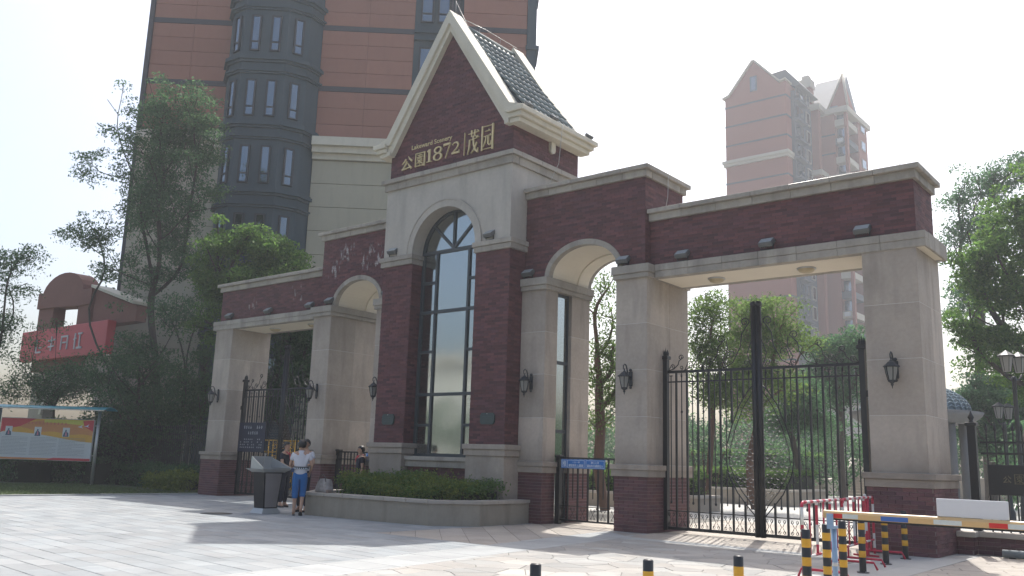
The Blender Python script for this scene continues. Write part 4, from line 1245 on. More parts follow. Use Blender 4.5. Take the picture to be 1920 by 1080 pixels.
def tree(name, label, cat, group, base, br, els, nleaf, lsz, mat, nat, stems, gap):
    t = thing(name, label, cat, (base[0], base[1], 0), group='trees around the gatehouse' if name == 'garden_tree' else None)
    E_ = np.array(els)
    vol = E_[:, 3] ** 2 * E_[:, 4]; pr = vol / vol.sum()
    # leaf clumps inside the crown lobes, thinned so that gaps show
    def sample(n):
        k = rng.choice(len(E_), size=n, p=pr)
        d = rng.normal(size=(n, 3)); d /= np.linalg.norm(d, axis=1, keepdims=True)
        r = rng.uniform(0.12, 1.0, size=(n, 1)) ** 0.5 * rng.uniform(0.75, 1.12, size=(n, 1))
        return E_[k, :3] + d * r * np.stack([E_[k, 3], E_[k, 3], E_[k, 4]], 1)
    att = sample(nat)
    att = att[att[:, 2] > 0.5]
    zmin = att[:, 2].min()
    nodes = []; par = []
    z_top = max(1.0, zmin * 0.55)
    tips0 = []
    for sidx in range(stems):
        a = 2 * math.pi * sidx / max(1, stems) + 0.4
        sp = 0.0 if stems == 1 else 0.14 + 0.03 * stems
        x, y = base[0] + sp * math.cos(a) * 0.7, base[1] + sp * math.sin(a) * 0.7
        prev = -1
        lean = rng.normal(size=2) * (0.06 if stems == 1 else 0.16)
        K = 7
        for k in range(K):
            zz = z_top * k / (K - 1)
            nodes.append((x + lean[0] * zz + rng.normal() * 0.03 * k / K, y + lean[1] * zz + rng.normal() * 0.03 * k / K, zz)); par.append(prev); prev = len(nodes) - 1
    top = np.array(nodes).mean(0); top[2] = z_top
    order = np.argsort(np.linalg.norm(att - top, axis=1))
    depth_ = [0.0] * len(nodes)
    tips = []
    for i in order:
        p = att[i]
        A = np.array(nodes)
        dist = np.linalg.norm(A - p, axis=1) + 0.38 * np.array(depth_) + np.where(A[:, 2] > p[2] + 0.1, 1.2 * (A[:, 2] - p[2]), 0) + np.where(A[:, 2] < z_top * 0.45, 3.0, 0)
        j = int(np.argmin(dist))
        q0 = A[j]; L_ = np.linalg.norm(p - q0)
        m = max(1, int(L_ / 0.7))
        prev = j; dd = depth_[j]
        sag = rng.normal(size=3) * 0.10 * L_
        for k in range(1, m + 1):
            f = k / m
            pp = q0 + (p - q0) * f + sag * math.sin(math.pi * f) + np.array([0, 0, -0.10 * L_ * math.sin(math.pi * f)])
            nodes.append(tuple(pp)); par.append(prev); dd += L_ / m; depth_.append(dd); prev = len(nodes) - 1
        tips.append(prev)
    n = len(nodes)
    w = np.zeros(n)
    for i in tips: w[i] += 1
    for i in range(n - 1, -1, -1):
        if par[i] >= 0: w[par[i]] += w[i]
    main = [-1] * n
    for i in range(n):
        p = par[i]
        if p >= 0 and (main[p] < 0 or w[i] > w[main[p]]): main[p] = i
    A = np.array(nodes, float)
    for _ in range(3):
        B = A.copy()
        for i in range(n):
            if par[i] >= 0 and main[i] >= 0: B[i] = 0.5 * A[i] + 0.25 * (A[par[i]] + A[main[i]])
        A = B
    nodes = [tuple(v) for v in A]
    mxw = w[:1].max() if stems == 1 else max(w.max(), 1)
    rad = br * np.sqrt(np.maximum(w, 0.3) / mxw) ** 1.0
    rad = np.maximum(rad * 1.15, 0.014)
    child = [[] for _ in range(n)]
    for i in range(n):
        if par[i] >= 0: child[par[i]].append(i)
    mbt = MB(); mbb = MB()
    start = [(i, None) for i in range(n) if par[i] < 0]
    stack = list(start)
    while stack:
        i, p = stack.pop()
        path = ([p] if p is not None else []) + [i]
        cur = i
        while child[cur]:
            ch = sorted(child[cur], key=lambda c: -w[c])
            for c in ch[1:]: stack.append((c, cur))
            cur = ch[0]; path.append(cur)
        rr = [float(rad[k]) for k in path]
        if p is not None: rr[0] = rr[1] if len(rr) > 1 else rr[0]
        big = p is None
        (mbt if big else mbb).tube([nodes[k] for k in path], rr, 7 if big else 4, caps=False)
    bk = BARKR if mat == 'LEAFO' else BARK
    mbt.build('trunk', bk, t)
    if mbb.v: mbb.build('branches', bk, t)
    # leaves: twig clusters around the attractors
    ncl = int(nat * (1.15 - 0.55 * gap))
    extra = sample(ncl)
    cl = np.concatenate([att[rng.permutation(len(att))[:int(len(att) * (1.0 - 0.35 * gap))]], extra])
    rc = rng.uniform(0.32, 0.85, size=len(cl)) * (1.12 - 0.5 * gap) * (0.75 + lsz * 1.6)
    wgt = rc ** 2; cnt = np.maximum(3, (wgt / wgt.sum() * nleaf).astype(int))
    k = np.repeat(np.arange(len(cl)), cnt)
    d = rng.normal(size=(len(k), 3)); d /= np.linalg.norm(d, axis=1, keepdims=True)
    rr = rng.uniform(0.15, 1.0, size=(len(k), 1)) ** 0.45 * (1 + 0.18 * rng.normal(size=(len(k), 1)))
    C_ = cl[k] + d * rr * rc[k][:, None] * np.array([1.0, 1.0, 0.55])
    C_[:, 2] -= 0.18 * rc[k] * rr[:, 0] ** 2
    C_ = C_[C_[:, 2] > 0.15]
    leaf_mesh('crown', C_, lsz, LEAVES[mat], t)
    return t
def shrub_mass(name, label, cat, boxes, n, sz, mat, z_noise=0.12, group=None, box_core=True, clump=0.25):
    """clipped or loose shrubs: clumps of leaves filling the given boxes (x0,x1,y0,y1,z0,z1)"""
    P_ = []
    vol = np.array([(b[1] - b[0]) * (b[3] - b[2]) + (b[1] - b[0] + b[3] - b[2]) * (b[5] - b[4]) for b in boxes]); cnt = (vol / vol.sum() * n).astype(int)
    core = MB()
    for b, c in zip(boxes, cnt):
        m = max(4, int(c / 14))
        cc = rng.uniform([b[0], b[2], b[4]], [b[1], b[3], b[5]], size=(m, 3))
        # push towards the visible shell
        sel = rng.uniform(size=m)
        cc[sel < 0.55, 2] = b[5] - np.abs(rng.normal(size=(sel < 0.55).sum())) * 0.08
        fr_ = (sel >= 0.55) & (sel < 0.85)
        cc[fr_, 1] = b[2] + np.abs(rng.normal(size=fr_.sum())) * 0.08
        hump = np.sin(cc[:, 0] * 2.3) * np.sin(cc[:, 1] * 3.1 + 1) * z_noise
        cc[:, 2] += hump * (cc[:, 2] - b[4]) / max(0.1, b[5] - b[4])
        k = np.repeat(np.arange(m), 14)
        P_.append(cc[k] + rng.normal(size=(len(k), 3)) * clump * np.array([0.3, 0.3, 0.24]))
        if box_core: core.box(b[0] + 0.12, b[1] - 0.12, b[2] + 0.12, b[3] - 0.12, b[4], b[5] - 0.16)
    P_ = np.concatenate(P_)
    P_ = P_[P_[:, 2] > 0.02]
    o = leaf_mesh(name, P_, sz, LEAVES[mat], None, kind='stuff', up_bias=0.5)
    tag(o, label, cat, group)
    if box_core:
        core.build('twigs', M('inner_twigs', (0.020, 0.024, 0.014), 0.95, 0.2, 9), o, kind='stuff')
    return o

# ------------------------------------------------------------------ planter in front of the tower
PL = thing('stone_planter', 'low granite planter with angled corners full of shrubs below the arched window', 'planter', (0, -3, 0))
outer = [(-1.78, -3.27), (2.06, -3.04), (2.72, -2.14), (2.66, -0.37)]
left = [(-2.72, -0.37), (-2.76, -2.2)]
pts = left + outer          # ccw seen from above: left rear, left front, ... right rear
inner = []
cxm, cym = 0.0, -1.2
def inset(P_, d):
    out = []
    for i in range(len(P_)):
        a = P_[max(0, i - 1)]; b = P_[min(len(P_) - 1, i + 1)]
        dx, dy = b[0] - a[0], b[1] - a[1]; l = math.hypot(dx, dy)
        k = 1.12 if 0 < i < len(P_) - 1 else 1
        out.append((P_[i][0] - dy / l * d * k, P_[i][1] + dx / l * d * k))
    return out
PST = M('planter_stone', (0.31, 0.275, 0.22), 0.85, 0.12, 1.5, 0.25, 60, island=0.04, streak=0.45)
PCO = M('planter_coping_stone', (0.40, 0.36, 0.31), 0.8, 0.12, 2, 0.25, 60, island=0.08, streak=0.3)
for i in range(len(pts) - 1):
    a, b = pts[i], pts[i + 1]
    ia, ib = inset(pts, 0.22)[i], inset(pts, 0.22)[i + 1]
    q = MB(); q.prism([a, b, ib, ia], -0.02, 0.455, axis='z'); fix_normals(q.build('wall_panel', PST, PL))
    oa, ob = inset(pts, -0.035)[i], inset(pts, -0.035)[i + 1]; ja, jb = inset(pts, 0.26)[i], inset(pts, 0.26)[i + 1]
    L_ = math.hypot(b[0] - a[0], b[1] - a[1]); n = max(1, round(L_ / 0.62))
    for k in range(n):
        def lp(p, q_, f): return (p[0] + (q_[0] - p[0]) * f, p[1] + (q_[1] - p[1]) * f)
        f0 = k / n + 0.002; f1 = (k + 1) / n - 0.002
        q = MB(); slab_mb(q, [lp(oa, ob, f0), lp(oa, ob, f1), lp(ja, jb, f1), lp(ja, jb, f0)], 0.458, 0.53 + random.uniform(-0.002, 0.002)); q.build('coping_stone', PCO, PL)
MB().prism([(-2.5, -0.9), (-2.55, -2.05), (-1.68, -3.0), (1.95, -2.8), (2.5, -2.05), (2.45, -0.9)], 0.40, 0.44, axis='z').build('soil', M('soil', (0.05, 0.04, 0.03), 0.95), PL)
boxes = [(-1.05, 1.95, -2.74, -2.25, 0.45, 0.74), (-1.9, 2.4, -2.25, -1.5, 0.45, 0.84), (-2.3, 2.4, -1.5, -0.95, 0.45, 0.86), (-1.3, 0.6, -1.9, -1.2, 0.45, 0.98)]
shrub_mass('planter_shrubs', 'low leafy green shrubs filling the stone planter below the arched window', 'shrubs', boxes, 30000, 0.075, 'LEAFH', 0.10, clump=0.22)
shrub_mass('planter_shrubs', 'yellow-green shoots scattered along the front of the planter shrubs', 'shrubs', [(-0.9, 1.9, -2.80, -2.5, 0.55, 0.82), (0.9, 2.3, -2.5, -2.0, 0.6, 0.85), (-1.9, 2.3, -2.2, -1.4, 0.7, 0.95)], 6500, 0.07, 'LEAFY', 0.1, box_core=False, clump=0.3)

# ------------------------------------------------------------------ garden behind the gates
GST = M('garden_wall_stone', (0.36, 0.31, 0.25), 0.85, 0.1, 1.2, 0.2, 40, streak=0.2)
def gwall(x0, x1, y0, y1, h, lb, name='garden_planter'):
    t = thing(name, lb, 'planter', ((x0 + x1) / 2, (y0 + y1) / 2, 0), group='planters in the court behind the gates')
    MB().box(x0, x1, y0, y1, 0, h - 0.09).build('wall', GST, t)
    MB().cbox(x0 - 0.06, x1 + 0.06, y0 - 0.06, y1 + 0.06, h - 0.088, h, 0.01).build('coping', PCO, t)
    return t
gwall(-4.5, 2.25, 8.7, 10.2, 0.50, 'low stone planter nearest the pedestrian gate, behind the second pillar')
gwall(-7.5, 2.0, 16.6, 20.5, 0.62, 'stone planter with a clipped hedge behind the left leaf of the right gate')
gwall(-16.0, -3.4, 33, 37, 0.95, 'long far stone planter wall beside the stair')
shrub_mass('clipped_hedge', 'bright clipped hedge seen through the left leaf of the right gate', 'hedge', [(-7.3, 1.7, 17.0, 20.2, 0.55, 1.32)], 26000, 0.11, 'LEAFH', 0.03, clump=0.2)
shrub_mass('clipped_hedge', 'clipped hedge behind the pedestrian gate', 'hedge', [(-4.3, 2.0, 8.9, 10.0, 0.45, 1.15)], 12000, 0.09, 'LEAFH', 0.03, clump=0.2)
shrub_mass('clipped_hedge', 'far yellowish hedge on the long planter wall beside the stair', 'hedge', [(-16, -3.6, 33.3, 36.8, 0.9, 2.35)], 16000, 0.16, 'LEAFB', 0.1, clump=0.4)
st = thing('garden_stair', 'pale stone steps with a sloping side wall behind the right gate leaf', 'stair', (-3.2, 38, 0))
for k in range(8):
    MB().cbox(-3.0, 1.6, 36.5 + k * 0.36, 36.5 + (k + 1) * 0.36 + 0.02, 0.0 if k == 0 else 0.001, 0.155 * (k + 1), 0.01).build('step', GST, st)
q = MB(); q.prism([(34.6, 0), (34.6, 0.9), (36.6, 1.0), (39.6, 2.2), (41.5, 2.2), (41.5, 0)], -3.38, -3.02, axis='x'); fix_normals(q.build('side_wall', PCO, st))
MB().box(-3.0, 6, 39.5, 45, 0, 1.235).build('landing', GST, st)
# woods closing the view
def woods(label, centers, n, sz, mat):
    P_ = []
    for (x, y, z, rx, rz, w) in centers:
        m = int(n * w)
        k = max(6, m // 26)
        d = rng.normal(size=(k, 3)); d /= np.linalg.norm(d, axis=1, keepdims=True)
        c = np.array([x, y, z]) + d * rng.uniform(0.55, 1.05, size=(k, 1)) * np.array([rx, rx, rz])
        i = np.repeat(np.arange(k), 26)
        P_.append(c[i] + rng.normal(size=(len(i), 3)) * 0.10 * rx)
    P_ = np.concatenate(P_); P_ = P_[P_[:, 2] > 0.05]
    o = leaf_mesh('background_foliage', P_, sz, LEAVES[mat], None, kind='stuff'); tag(o, label, 'foliage')
    return o
cs = []
for i in range(26):
    x = -46 + i * 3.1
    cs.append((x + random.uniform(-1, 1), 56 + random.uniform(-3, 3) - 0.25 * max(0, -x - 10), 2.6 + random.uniform(-.4, 1.6), 2.9, 3.2, 1 / 26))
woods('dense far belt of trees and shrubs closing the court behind the right gate', cs, 46000, 0.42, 'LEAFD')
cs = []
for i in range(14):
    cs.append((-24 + i * 1.9, 22 + i * 0.9 + random.uniform(-1, 1), 1.7 + random.uniform(-.3, .9), 1.9, 2.0, 1 / 14))
woods('mid-height shrubbery behind the walkway and the tower', cs, 24000, 0.22, 'LEAFD')
cs = [(-16.5 + i * 1.5, 9.5 + i * 0.5, 2.2 + random.uniform(-.3, .8), 1.7, 2.3, 1 / 8) for i in range(6)]
woods('dark shrubbery behind the left vehicle opening', cs, 18000, 0.18, 'LEAFD')
cs = [(9.5 + i * 1.6, 20.5 + random.uniform(-1, 1), 1.5 + random.uniform(-.3, .8), 1.6, 1.9, 1 / 8) for i in range(8)]
woods('sunlit shrubbery closing the view behind the right iron railing', cs, 16000, 0.17, 'LEAFC')
for T_ in TREES:
    tree(*T_)

# left bed: lawn, hedges and bushes
struct(MB().box(-60, -11.42, -16.5, 2.2, -0.034, 0.02).build('lawn_bed', M('lawn_soil', (0.075, 0.10, 0.045), 0.95, 0.15, 2)))
q = MB()
for k in range(20):
    q.cbox(-11.42, -11.30, -16.5 + k * 0.93, -16.5 + (k + 1) * 0.93 - 0.006, -0.02, 0.035, 0.006)
struct(q.build('lawn_kerb', BAND))
n = 15000
P_ = np.stack([rng.uniform(-19.5, -11.5, n), rng.uniform(-9, -0.6, n), np.full(n, 0.05)], 1)
P_ = P_[(P_[:, 0] > -19)]
o = leaf_mesh('lawn_grass', P_, 0.10, M('grass', (0.085, 0.12, 0.045), 0.8, 0.15, 1.0, island=0.25, col2=(0.06, 0.09, 0.035), trans=0.3), None, kind='stuff', up_bias=-0.3, aspect=0.25)
tag(o, 'short grass strip in front of the notice board', 'grass')
shrub_mass('low_hedge', 'low dark hedge under the notice board', 'hedge', [(-27, -22.4, -4.2, -2.6, 0.0, 0.9), (-24.5, -20.4, -2.4, -0.8, 0.0, 0.95), (-22.5, -18.6, -0.7, 0.6, 0.0, 0.95), (-18.6, -13.6, 0.5, 1.9, 0, 0.8)], 26000, 0.11, 'LEAFD', 0.12, clump=0.3)
shrub_mass('low_hedge', 'yellow-green bush at the foot of the outermost left pillar', 'hedge', [(-14.9, -12.4, -0.2, 0.8, 0.0, 0.55)], 5000, 0.10, 'LEAFY', 0.12, clump=0.3, box_core=False)
shrub_mass('tall_hedge', 'tall dark hedge standing behind the notice board', 'hedge', [(-27, -20.5, 0.5, 2.0, 0.0, 2.3), (-21, -17.5, 1.5, 2.9, 0, 2.0)], 24000, 0.13, 'LEAFD', 0.3, clump=0.4)

# ------------------------------------------------------------------ low side walls and railings
FENCE = M('fence_iron', (0.013, 0.014, 0.016), 0.5, 0.1, 4)
for s in (1, -1):
    side = 'right' if s > 0 else 'left'
    t = thing('low_brick_wall', 'low brick wall with a pale stone coping running off from the outermost %s pillar' % side, 'wall', (s * 14, 1.6, 0))
    a, b = sorted((s * 11.62, s * 19.0))
    wall = MB().box(a, b, 1.42, 1.66, -0.02, 0.30).build('wall_core', MORTB, t)
    q = MB()
    bricks(q, 'x', 1.42, -1, a, b, 0, 0.30, 0.245, 0.075, 0.008, 0.010)
    a2, b2 = sorted((s * 11.35, s * 11.615))
    q2 = MB().box(a2, b2, 1.12, 1.40, -0.02, 0.30)
    q2.build('pier_core', MORTB, t)
    bricks(q, 'x', 1.12, -1, a2, b2, 0, 0.30, 0.245, 0.075, 0.008, 0.010)
    bricks(q, 'y', s * 11.618, s, 1.13, 1.40, 0, 0.30, 0.245, 0.075, 0.008, 0.010)
    q.build('brick_facing', BRICKB, t, kind='stuff')
    MB().cbox(a2 - (0 if s > 0 else 0.05), b2 + (0.05 if s > 0 else 0), 1.06, 1.36, 0.303, 0.40, 0.01).build('coping_stone', PCO, t)
    for k in range(8):
        xa = s * (11.62 + k * 0.92); xb = s * (11.62 + (k + 1) * 0.92 - 0.006)
        MB().cbox(*sorted((xa, xb)), 1.362, 1.72, 0.303, 0.40 + random.uniform(-.002, .002), 0.01).build('coping_stone', PCO, t)
    f = thing('iron_railing', 'black spear-topped iron railing on the low wall beside the outermost %s pillar' % side, 'railing', (s * 14, 1.55, 0.4))
    q = MB()
    for z in (0.55, 1.80, 2.0): q.box(*sorted((s * 11.75, s * 19.0)), 1.53, 1.57, z - 0.02, z + 0.02)
    q.build('rail', FENCE, f)
    spear = MB(); spear.box(-0.012, 0.012, -0.012, 0.012, 0, 1.80); spear.lathe((0, 0, 1.80), [(0.012, 0), (0.03, 0.03), (0.018, 0.09), (0.0, 0.17)], 6)
    me = mesh_of(spear, 'spear_bar', FENCE)
    for k in range(50):
        inst('spear_bar', me, f, (s * (11.86 + k * 0.145), 1.55, 0.40))
    for x in (11.62, 15.2, 18.9):
        q = MB(); q.box(s * x - 0.07, s * x + 0.07, 1.48, 1.62, 0.40, 2.30); q.cbox(s * x - 0.10, s * x + 0.10, 1.45, 1.65, 2.30, 2.37, 0.01)
        q.lathe((s * x, 1.55, 2.37), [(0.05, 0), (0.03, 0.03), (0.06, 0.09), (0.03, 0.15), (0.0, 0.22)], 10)
        q.build('railing_post', FENCE, f)
# name board on the railing
nb = thing('railing_name_board', 'black board with dull gold characters hung on the right iron railing', 'sign', (12.7, 1.48, 1.3))
MB().cbox(11.86, 13.70, 1.44, 1.50, 1.06, 1.60, 0.008).build('board', IRON, nb)
DG = M('dull_gold', (0.16, 0.14, 0.08), 0.6, 0.1, 5)
glyph('character', g_gong, 12.10, 12.24, 1.28, 1.42, 0.01, nb, DG, 1.438)
glyph('character', g_yuan2, 12.28, 12.46, 1.26, 1.44, 0.01, nb, DG, 1.438)
for k, gg in enumerate((g_1, g_8, g_7, g_2)): glyph('numeral', gg, 12.50 + k * 0.12, 12.60 + k * 0.12, 1.27, 1.44, 0.01, nb, DG, 1.438)
glyph('character', g_mao, 13.08, 13.26, 1.24, 1.48, 0.01, nb, DG, 1.438)
glyph('character', g_yuan, 13.32, 13.50, 1.24, 1.48, 0.01, nb, DG, 1.438)
cylb = thing('parking_kerb', 'short grey cylindrical kerb lying on the paving at the right edge', 'kerb', (12.3, 1.0, 0.07))
MB().cyl((12.10, 0.98, 0.075), (13.3, 0.98, 0.075), 0.07, n=14).build('bar', M('kerb_grey', (0.22, 0.25, 0.26), 0.7, 0.1, 4), cylb)
MB().box(12.2, 12.3, 0.93, 1.03, 0, 0.02).build('foot', IRON, cylb)

# ------------------------------------------------------------------ vehicle gates
def spiral(cx, cz, r0, r1, a0, turns, n=14):
    out = []
    for i in range(n + 1):
        f = i / n; a = R(a0) + turns * 2 * math.pi * f; r = r0 + (r1 - r0) * f
        out.append((cx + r * math.cos(a), cz + r * math.sin(a)))
    return out
def to3(P_, y): return [(x, y, z) for x, z in P_]
def gate_leaf(xo, xc, y, lb, grp, hs):
    """xo: outer (hinge) post x, xc: centre x; hs=+1 when centre is to the right of the post"""
    t = thing('gate_leaf', lb, 'gate', ((xo + xc) / 2, y, 0.06), group=grp)
    q = MB(); q.box(xo - 0.055, xo + 0.055, y - 0.055, y + 0.055, 0.05, 3.78)
    for k in range(3): q.lathe((xo + (k - 1) * 0.045, y, 3.78), [(0.03, 0), (0.035, 0.06), (0.012, 0.12), (0, 0.15 + 0.05 * (k == 1))], 6)
    q.cbox(xo - 0.085, xo + 0.085, y - 0.085, y + 0.085, 3.70, 3.78, 0.01)
    for z in (0.75, 2.85): q.box(xo - hs * 0.055, xo - hs * 0.13, y - 0.04, y + 0.04, z - 0.06, z + 0.06)
    q.build('hinge_post', IRON, t)
    cpost = xc - hs * 0.055
    q = MB(); q.cyl((cpost, y, 0.05), (cpost, y, 4.72), 0.0545, n=10); q.box(cpost - 0.0547, cpost + 0.0547, y - 0.02, y + 0.02, 0.05, 4.70); q.ball((cpost, y, 4.76), 0.075, 10)
    q.build('meeting_post', IRON, t)
    a, b = sorted((xo + hs * 0.055, cpost - hs * 0.05))
    for nm, z, h in (('top_rail', 3.42, 0.028), ('upper_rail', 3.20, 0.014), ('lower_rail', 0.46, 0.010), ('bottom_rail', 0.10, 0.032)):
        MB().box(a, b, y - 0.022, y + 0.022, z - h, z + h).build(nm, IRON, t)
    nb_ = 8; wv = abs(cpost - xo) / nb_
    def lyre(dx):   # z range of the lyre at distance dx from the centre
        pts = [(0.0, 3.12, 0.42), (0.2, 2.98, 0.62), (0.4, 2.68, 0.82), (0.6, 2.25, 1.08), (0.72, 1.7, 1.4)]
        for (d0, t0, b0), (d1, t1, b1) in zip(pts, pts[1:]):
            if d0 <= dx <= d1:
                f = (dx - d0) / (d1 - d0); return t0 + (t1 - t0) * f, b0 + (b1 - b0) * f
        return None
    def vbar(nm, x, w, z0, z1, knobs=()):
        dx = abs(x - xc); ly = lyre(dx)
        segs = [(z0, z1)] if ly is None else [(z0, min(z1, ly[1])), (max(z0, ly[0]), z1)]
        q = MB()
        for za, zb in segs[1:]:
            if zb - za > 0.05: MB().box(x - w, x + w, y - w, y + w, za, zb).build(nm, IRON, t)
        for za, zb in segs[:1]:
            if zb - za > 0.05: q.box(x - w, x + w, y - w, y + w, za, zb)
        for kz in knobs:
            if ly is None or kz > ly[0] or kz < ly[1]: q.ball((x, y, kz), 0.028, 6, (1, 1, 1.3))
        if q.v: q.build(nm, IRON, t)
    for k in range(1, nb_):
        vbar('thick_bar', xo + hs * wv * k, 0.019, 0.13, 3.40)
    for k in range(nb_):
        x = xo + hs * wv * (k + 0.5)
        vbar('thin_bar', x, 0.009, 0.62, 3.33, (1.15, 2.55) if k % 2 else (0.64,))
        q = MB()
        if k % 2: q.lathe((x, y, 3.33), [(0.02, -0.03), (0.022, 0.0), (0.0, 0.09)], 5)
        else: q.box(x - 0.035, x + 0.035, y - 0.01, y + 0.01, 3.325, 3.345)
        for sg in (1, -1):
            for up_ in (1, -1):
                zc = 0.28 + up_ * 0.10
                sp = spiral(x + sg * 0.055, zc - 0.0, 0.012, 0.038, 90 * up_, 1.1 * sg * -up_, 10)
                q.tube(to3(sp + [(x + sg * 0.012, 0.28)], y), 0.006, 4, caps=False)
        q.build('scroll_ornament', IRON, t)
    # lyre
    q = MB()
    for dd in (0.0, 0.075):
        P_ = []
        for dx, zz in ((0.02, 3.12), (0.2, 2.98), (0.4, 2.68), (0.58, 2.25), (0.70, 1.85), (0.72, 1.55), (0.66, 1.25), (0.48, 0.90), (0.25, 0.62), (0.04, 0.40)):
            P_.append((xc - hs * max(0.05, dx - dd), zz + (dd * 0.8 if zz < 1.5 else -dd * 0.8)))
        q.tube(to3(P_, y), 0.013 if dd == 0 else 0.010, 5)
    q.build('lyre_frame', IRON, t)
    q = MB()
    zz = 0.75; row = 0
    while zz < 2.95:
        dx = 0.12 + (row % 2) * 0.07
        while dx < 0.66:
            ly = lyre(min(dx + 0.05, 0.719))
            if ly and ly[1] + 0.08 < zz < ly[0] - 0.08:
                jx, jr = random.uniform(-.02, .02), random.uniform(.7, 1.25)
                P_ = [(xc - hs * (dx + jx + 0.06 * jr * math.cos(R(a + 14))), zz + 0.075 * jr * math.sin(R(a + 14))) for a in (205, 235, 265, 295, 325)]
                q.tube([(x_, y - 0.008 * i, z_) for i, (x_, z_) in enumerate(P_)], 0.008, 4, caps=False)
            dx += 0.14
        zz += 0.085; row += 1
    q.build('scale_lattice', M('scale_iron', (0.10, 0.10, 0.10), 0.4, 0.1, 5), t)
    # scrollwork above the top rail, rising towards the centre
    q = MB()
    L_ = abs(cpost - xo)
    base_z = 3.45
    for k, (f0, f1, h) in enumerate(((0.03, 0.22, 0.28), (0.22, 0.45, 0.42), (0.42, 0.70, 0.62), (0.66, 0.97, 0.95))):
        x0 = xo + hs * L_ * f0; x1 = xo + hs * L_ * f1; dxx = x1 - x0
        S_ = [(x0, base_z), (x0 + dxx * 0.35, base_z + h * 0.12), (x0 + dxx * 0.62, base_z + h * 0.45), (x0 + dxx * 0.68, base_z + h * 0.75), (x1 - dxx * 0.05, base_z + h)]
        r_ = abs(dxx) * 0.16
        tip = spiral(x1 - dxx * 0.05 - hs * r_, base_z + h, r_, r_ * 0.25, 0 if hs > 0 else 180, 1.2 * hs, 12)
        q.tube(to3(S_[:-1] + tip, y), 0.011, 5)
        low = spiral(x0 + dxx * 0.30, base_z + h * 0.30, r_ * 0.9, r_ * 0.2, 180 if hs > 0 else 0, -1.3 * hs, 12)
        q.tube(to3([(x0 + dxx * 0.02, base_z)] + low, y), 0.009, 5)
        lw = spiral(x0 + dxx * 0.82, base_z + r_ * 0.9, r_ * 0.75, r_ * 0.2, -90, 1.3 * hs, 12)
        q.tube(to3(lw, y), 0.009, 5)
        if k >= 2:
            cc = [(x1, base_z), (x1 - dxx * 0.15, base_z + h * 0.3), (x1 + dxx * 0.05, base_z + h * 0.65), (x1, base_z + h * 0.95)]
            q.tube(to3(cc, y), 0.010, 5)
    q.build('scrollwork', IRON, t)
    return t
for s in (1, -1):
    side = 'right' if s > 0 else 'left'
    a, b = (5.80, 10.05) if s > 0 else (-10.05, -5.80)
    gate_leaf(a, (a + b) / 2, 0.4, 'wrought iron %s leaf of the %s vehicle gate with scrolls and scale lattice' % ('left-hand', side), 'leaves of the vehicle gates', 1)
    gate_leaf(b, (a + b) / 2, 0.4, 'wrought iron %s leaf of the %s vehicle gate with scrolls and scale lattice' % ('right-hand', side), 'leaves of the vehicle gates', -1)
    # pedestrian gate
    t = thing('pedestrian_gate', 'waist-high black iron gate in the %s arched walkway' % side, 'gate', (s * 3.9, 0.25, 0))
    yg = 0.22
    px = 3.06 if s > 0 else -4.85
    q = MB(); q.box(px - 0.06, px + 0.06, yg - 0.06, yg + 0.06, 0.0, 1.52); q.cbox(px - 0.08, px + 0.08, yg - 0.08, yg + 0.08, 1.52, 1.57, 0.01)
    q.build('gate_post', IRON, t)
    x0 = px + 0.06; x1 = (4.93 if s > 0 else -3.02)
    for z, h in ((1.50, 0.02), (0.10, 0.02), (0.42, 0.008), (1.30, 0.012)):
        MB().box(x0, x1, yg - 0.02, yg + 0.02, z - h, z + h).build('rail', IRON, t)
    n = 13
    for k in range(n):
        x = x0 + (x1 - x0) * (k + 0.5) / n
        w = 0.017 if k % 2 else 0.010
        MB().box(x - w, x + w, yg - w, yg + w, 0.12 if k % 2 else 0.6, 1.48).build('bar', IRON, t)
        if k % 2 == 0:
            q = MB()
            for sg in (1, -1):
                for up_ in (1, -1):
                    q.tube(to3(spiral(x + sg * 0.05, 0.26 + up_ * 0.09, 0.01, 0.034, 90 * up_, 1.1 * sg * -up_, 8) + [(x, 0.26)], yg), 0.005, 4, caps=False)
            q.build('scroll_ornament', IRON, t)
# blue notices on the pedestrian gates
BLUE = M('sign_blue', (0.03, 0.17, 0.50), 0.4, 0.05, 4)
WHT = M('sign_white', (0.62, 0.70, 0.78), 0.5, 0.03, 4)
sg_ = thing('gate_notice', 'long blue notice reading 推 beside two framed lines of Chinese text on the right pedestrian gate', 'sign', (3.85, 0.17, 1.38))
ys = 0.165
MB().cbox(3.16, 4.38, ys, ys + 0.02, 1.27, 1.475, 0.004).build('plate', BLUE, sg_)
def frame(x0, x1, z0, z1, w=0.007):
    q = MB(); q.box(x0, x1, ys - 0.002, ys, z0, z0 + w); q.box(x0, x1, ys - 0.002, ys, z1 - w, z1); q.box(x0, x0 + w, ys - 0.002, ys, z0 + w, z1 - w); q.box(x1 - w, x1, ys - 0.002, ys, z0 + w, z1 - w)
    q.build('frame_line', WHT, sg_)
frame(3.175, 3.335, 1.29, 1.455); frame(3.345, 3.82, 1.285, 1.455); frame(3.86, 4.36, 1.285, 1.455)
text_mesh('character', '推', WHT, 3.195, 3.315, 1.305, 1.44, ys - 0.001, sg_, 0.003, 0.01)
text_mesh('text_line', '一人一卡', WHT, 3.48, 3.69, 1.385, 1.435, ys - 0.001, sg_, 0.003, 0.01)
text_mesh('text_line', '谨防陌生人跟随', WHT, 3.375, 3.79, 1.305, 1.368, ys - 0.001, sg_, 0.003, 0.01)
text_mesh('text_line', '施工人员', WHT, 4.00, 4.22, 1.385, 1.435, ys - 0.001, sg_, 0.003, 0.01)
text_mesh('text_line', '请由车行通道出入', WHT, 3.89, 4.33, 1.305, 1.368, ys - 0.001, sg_, 0.003, 0.01)
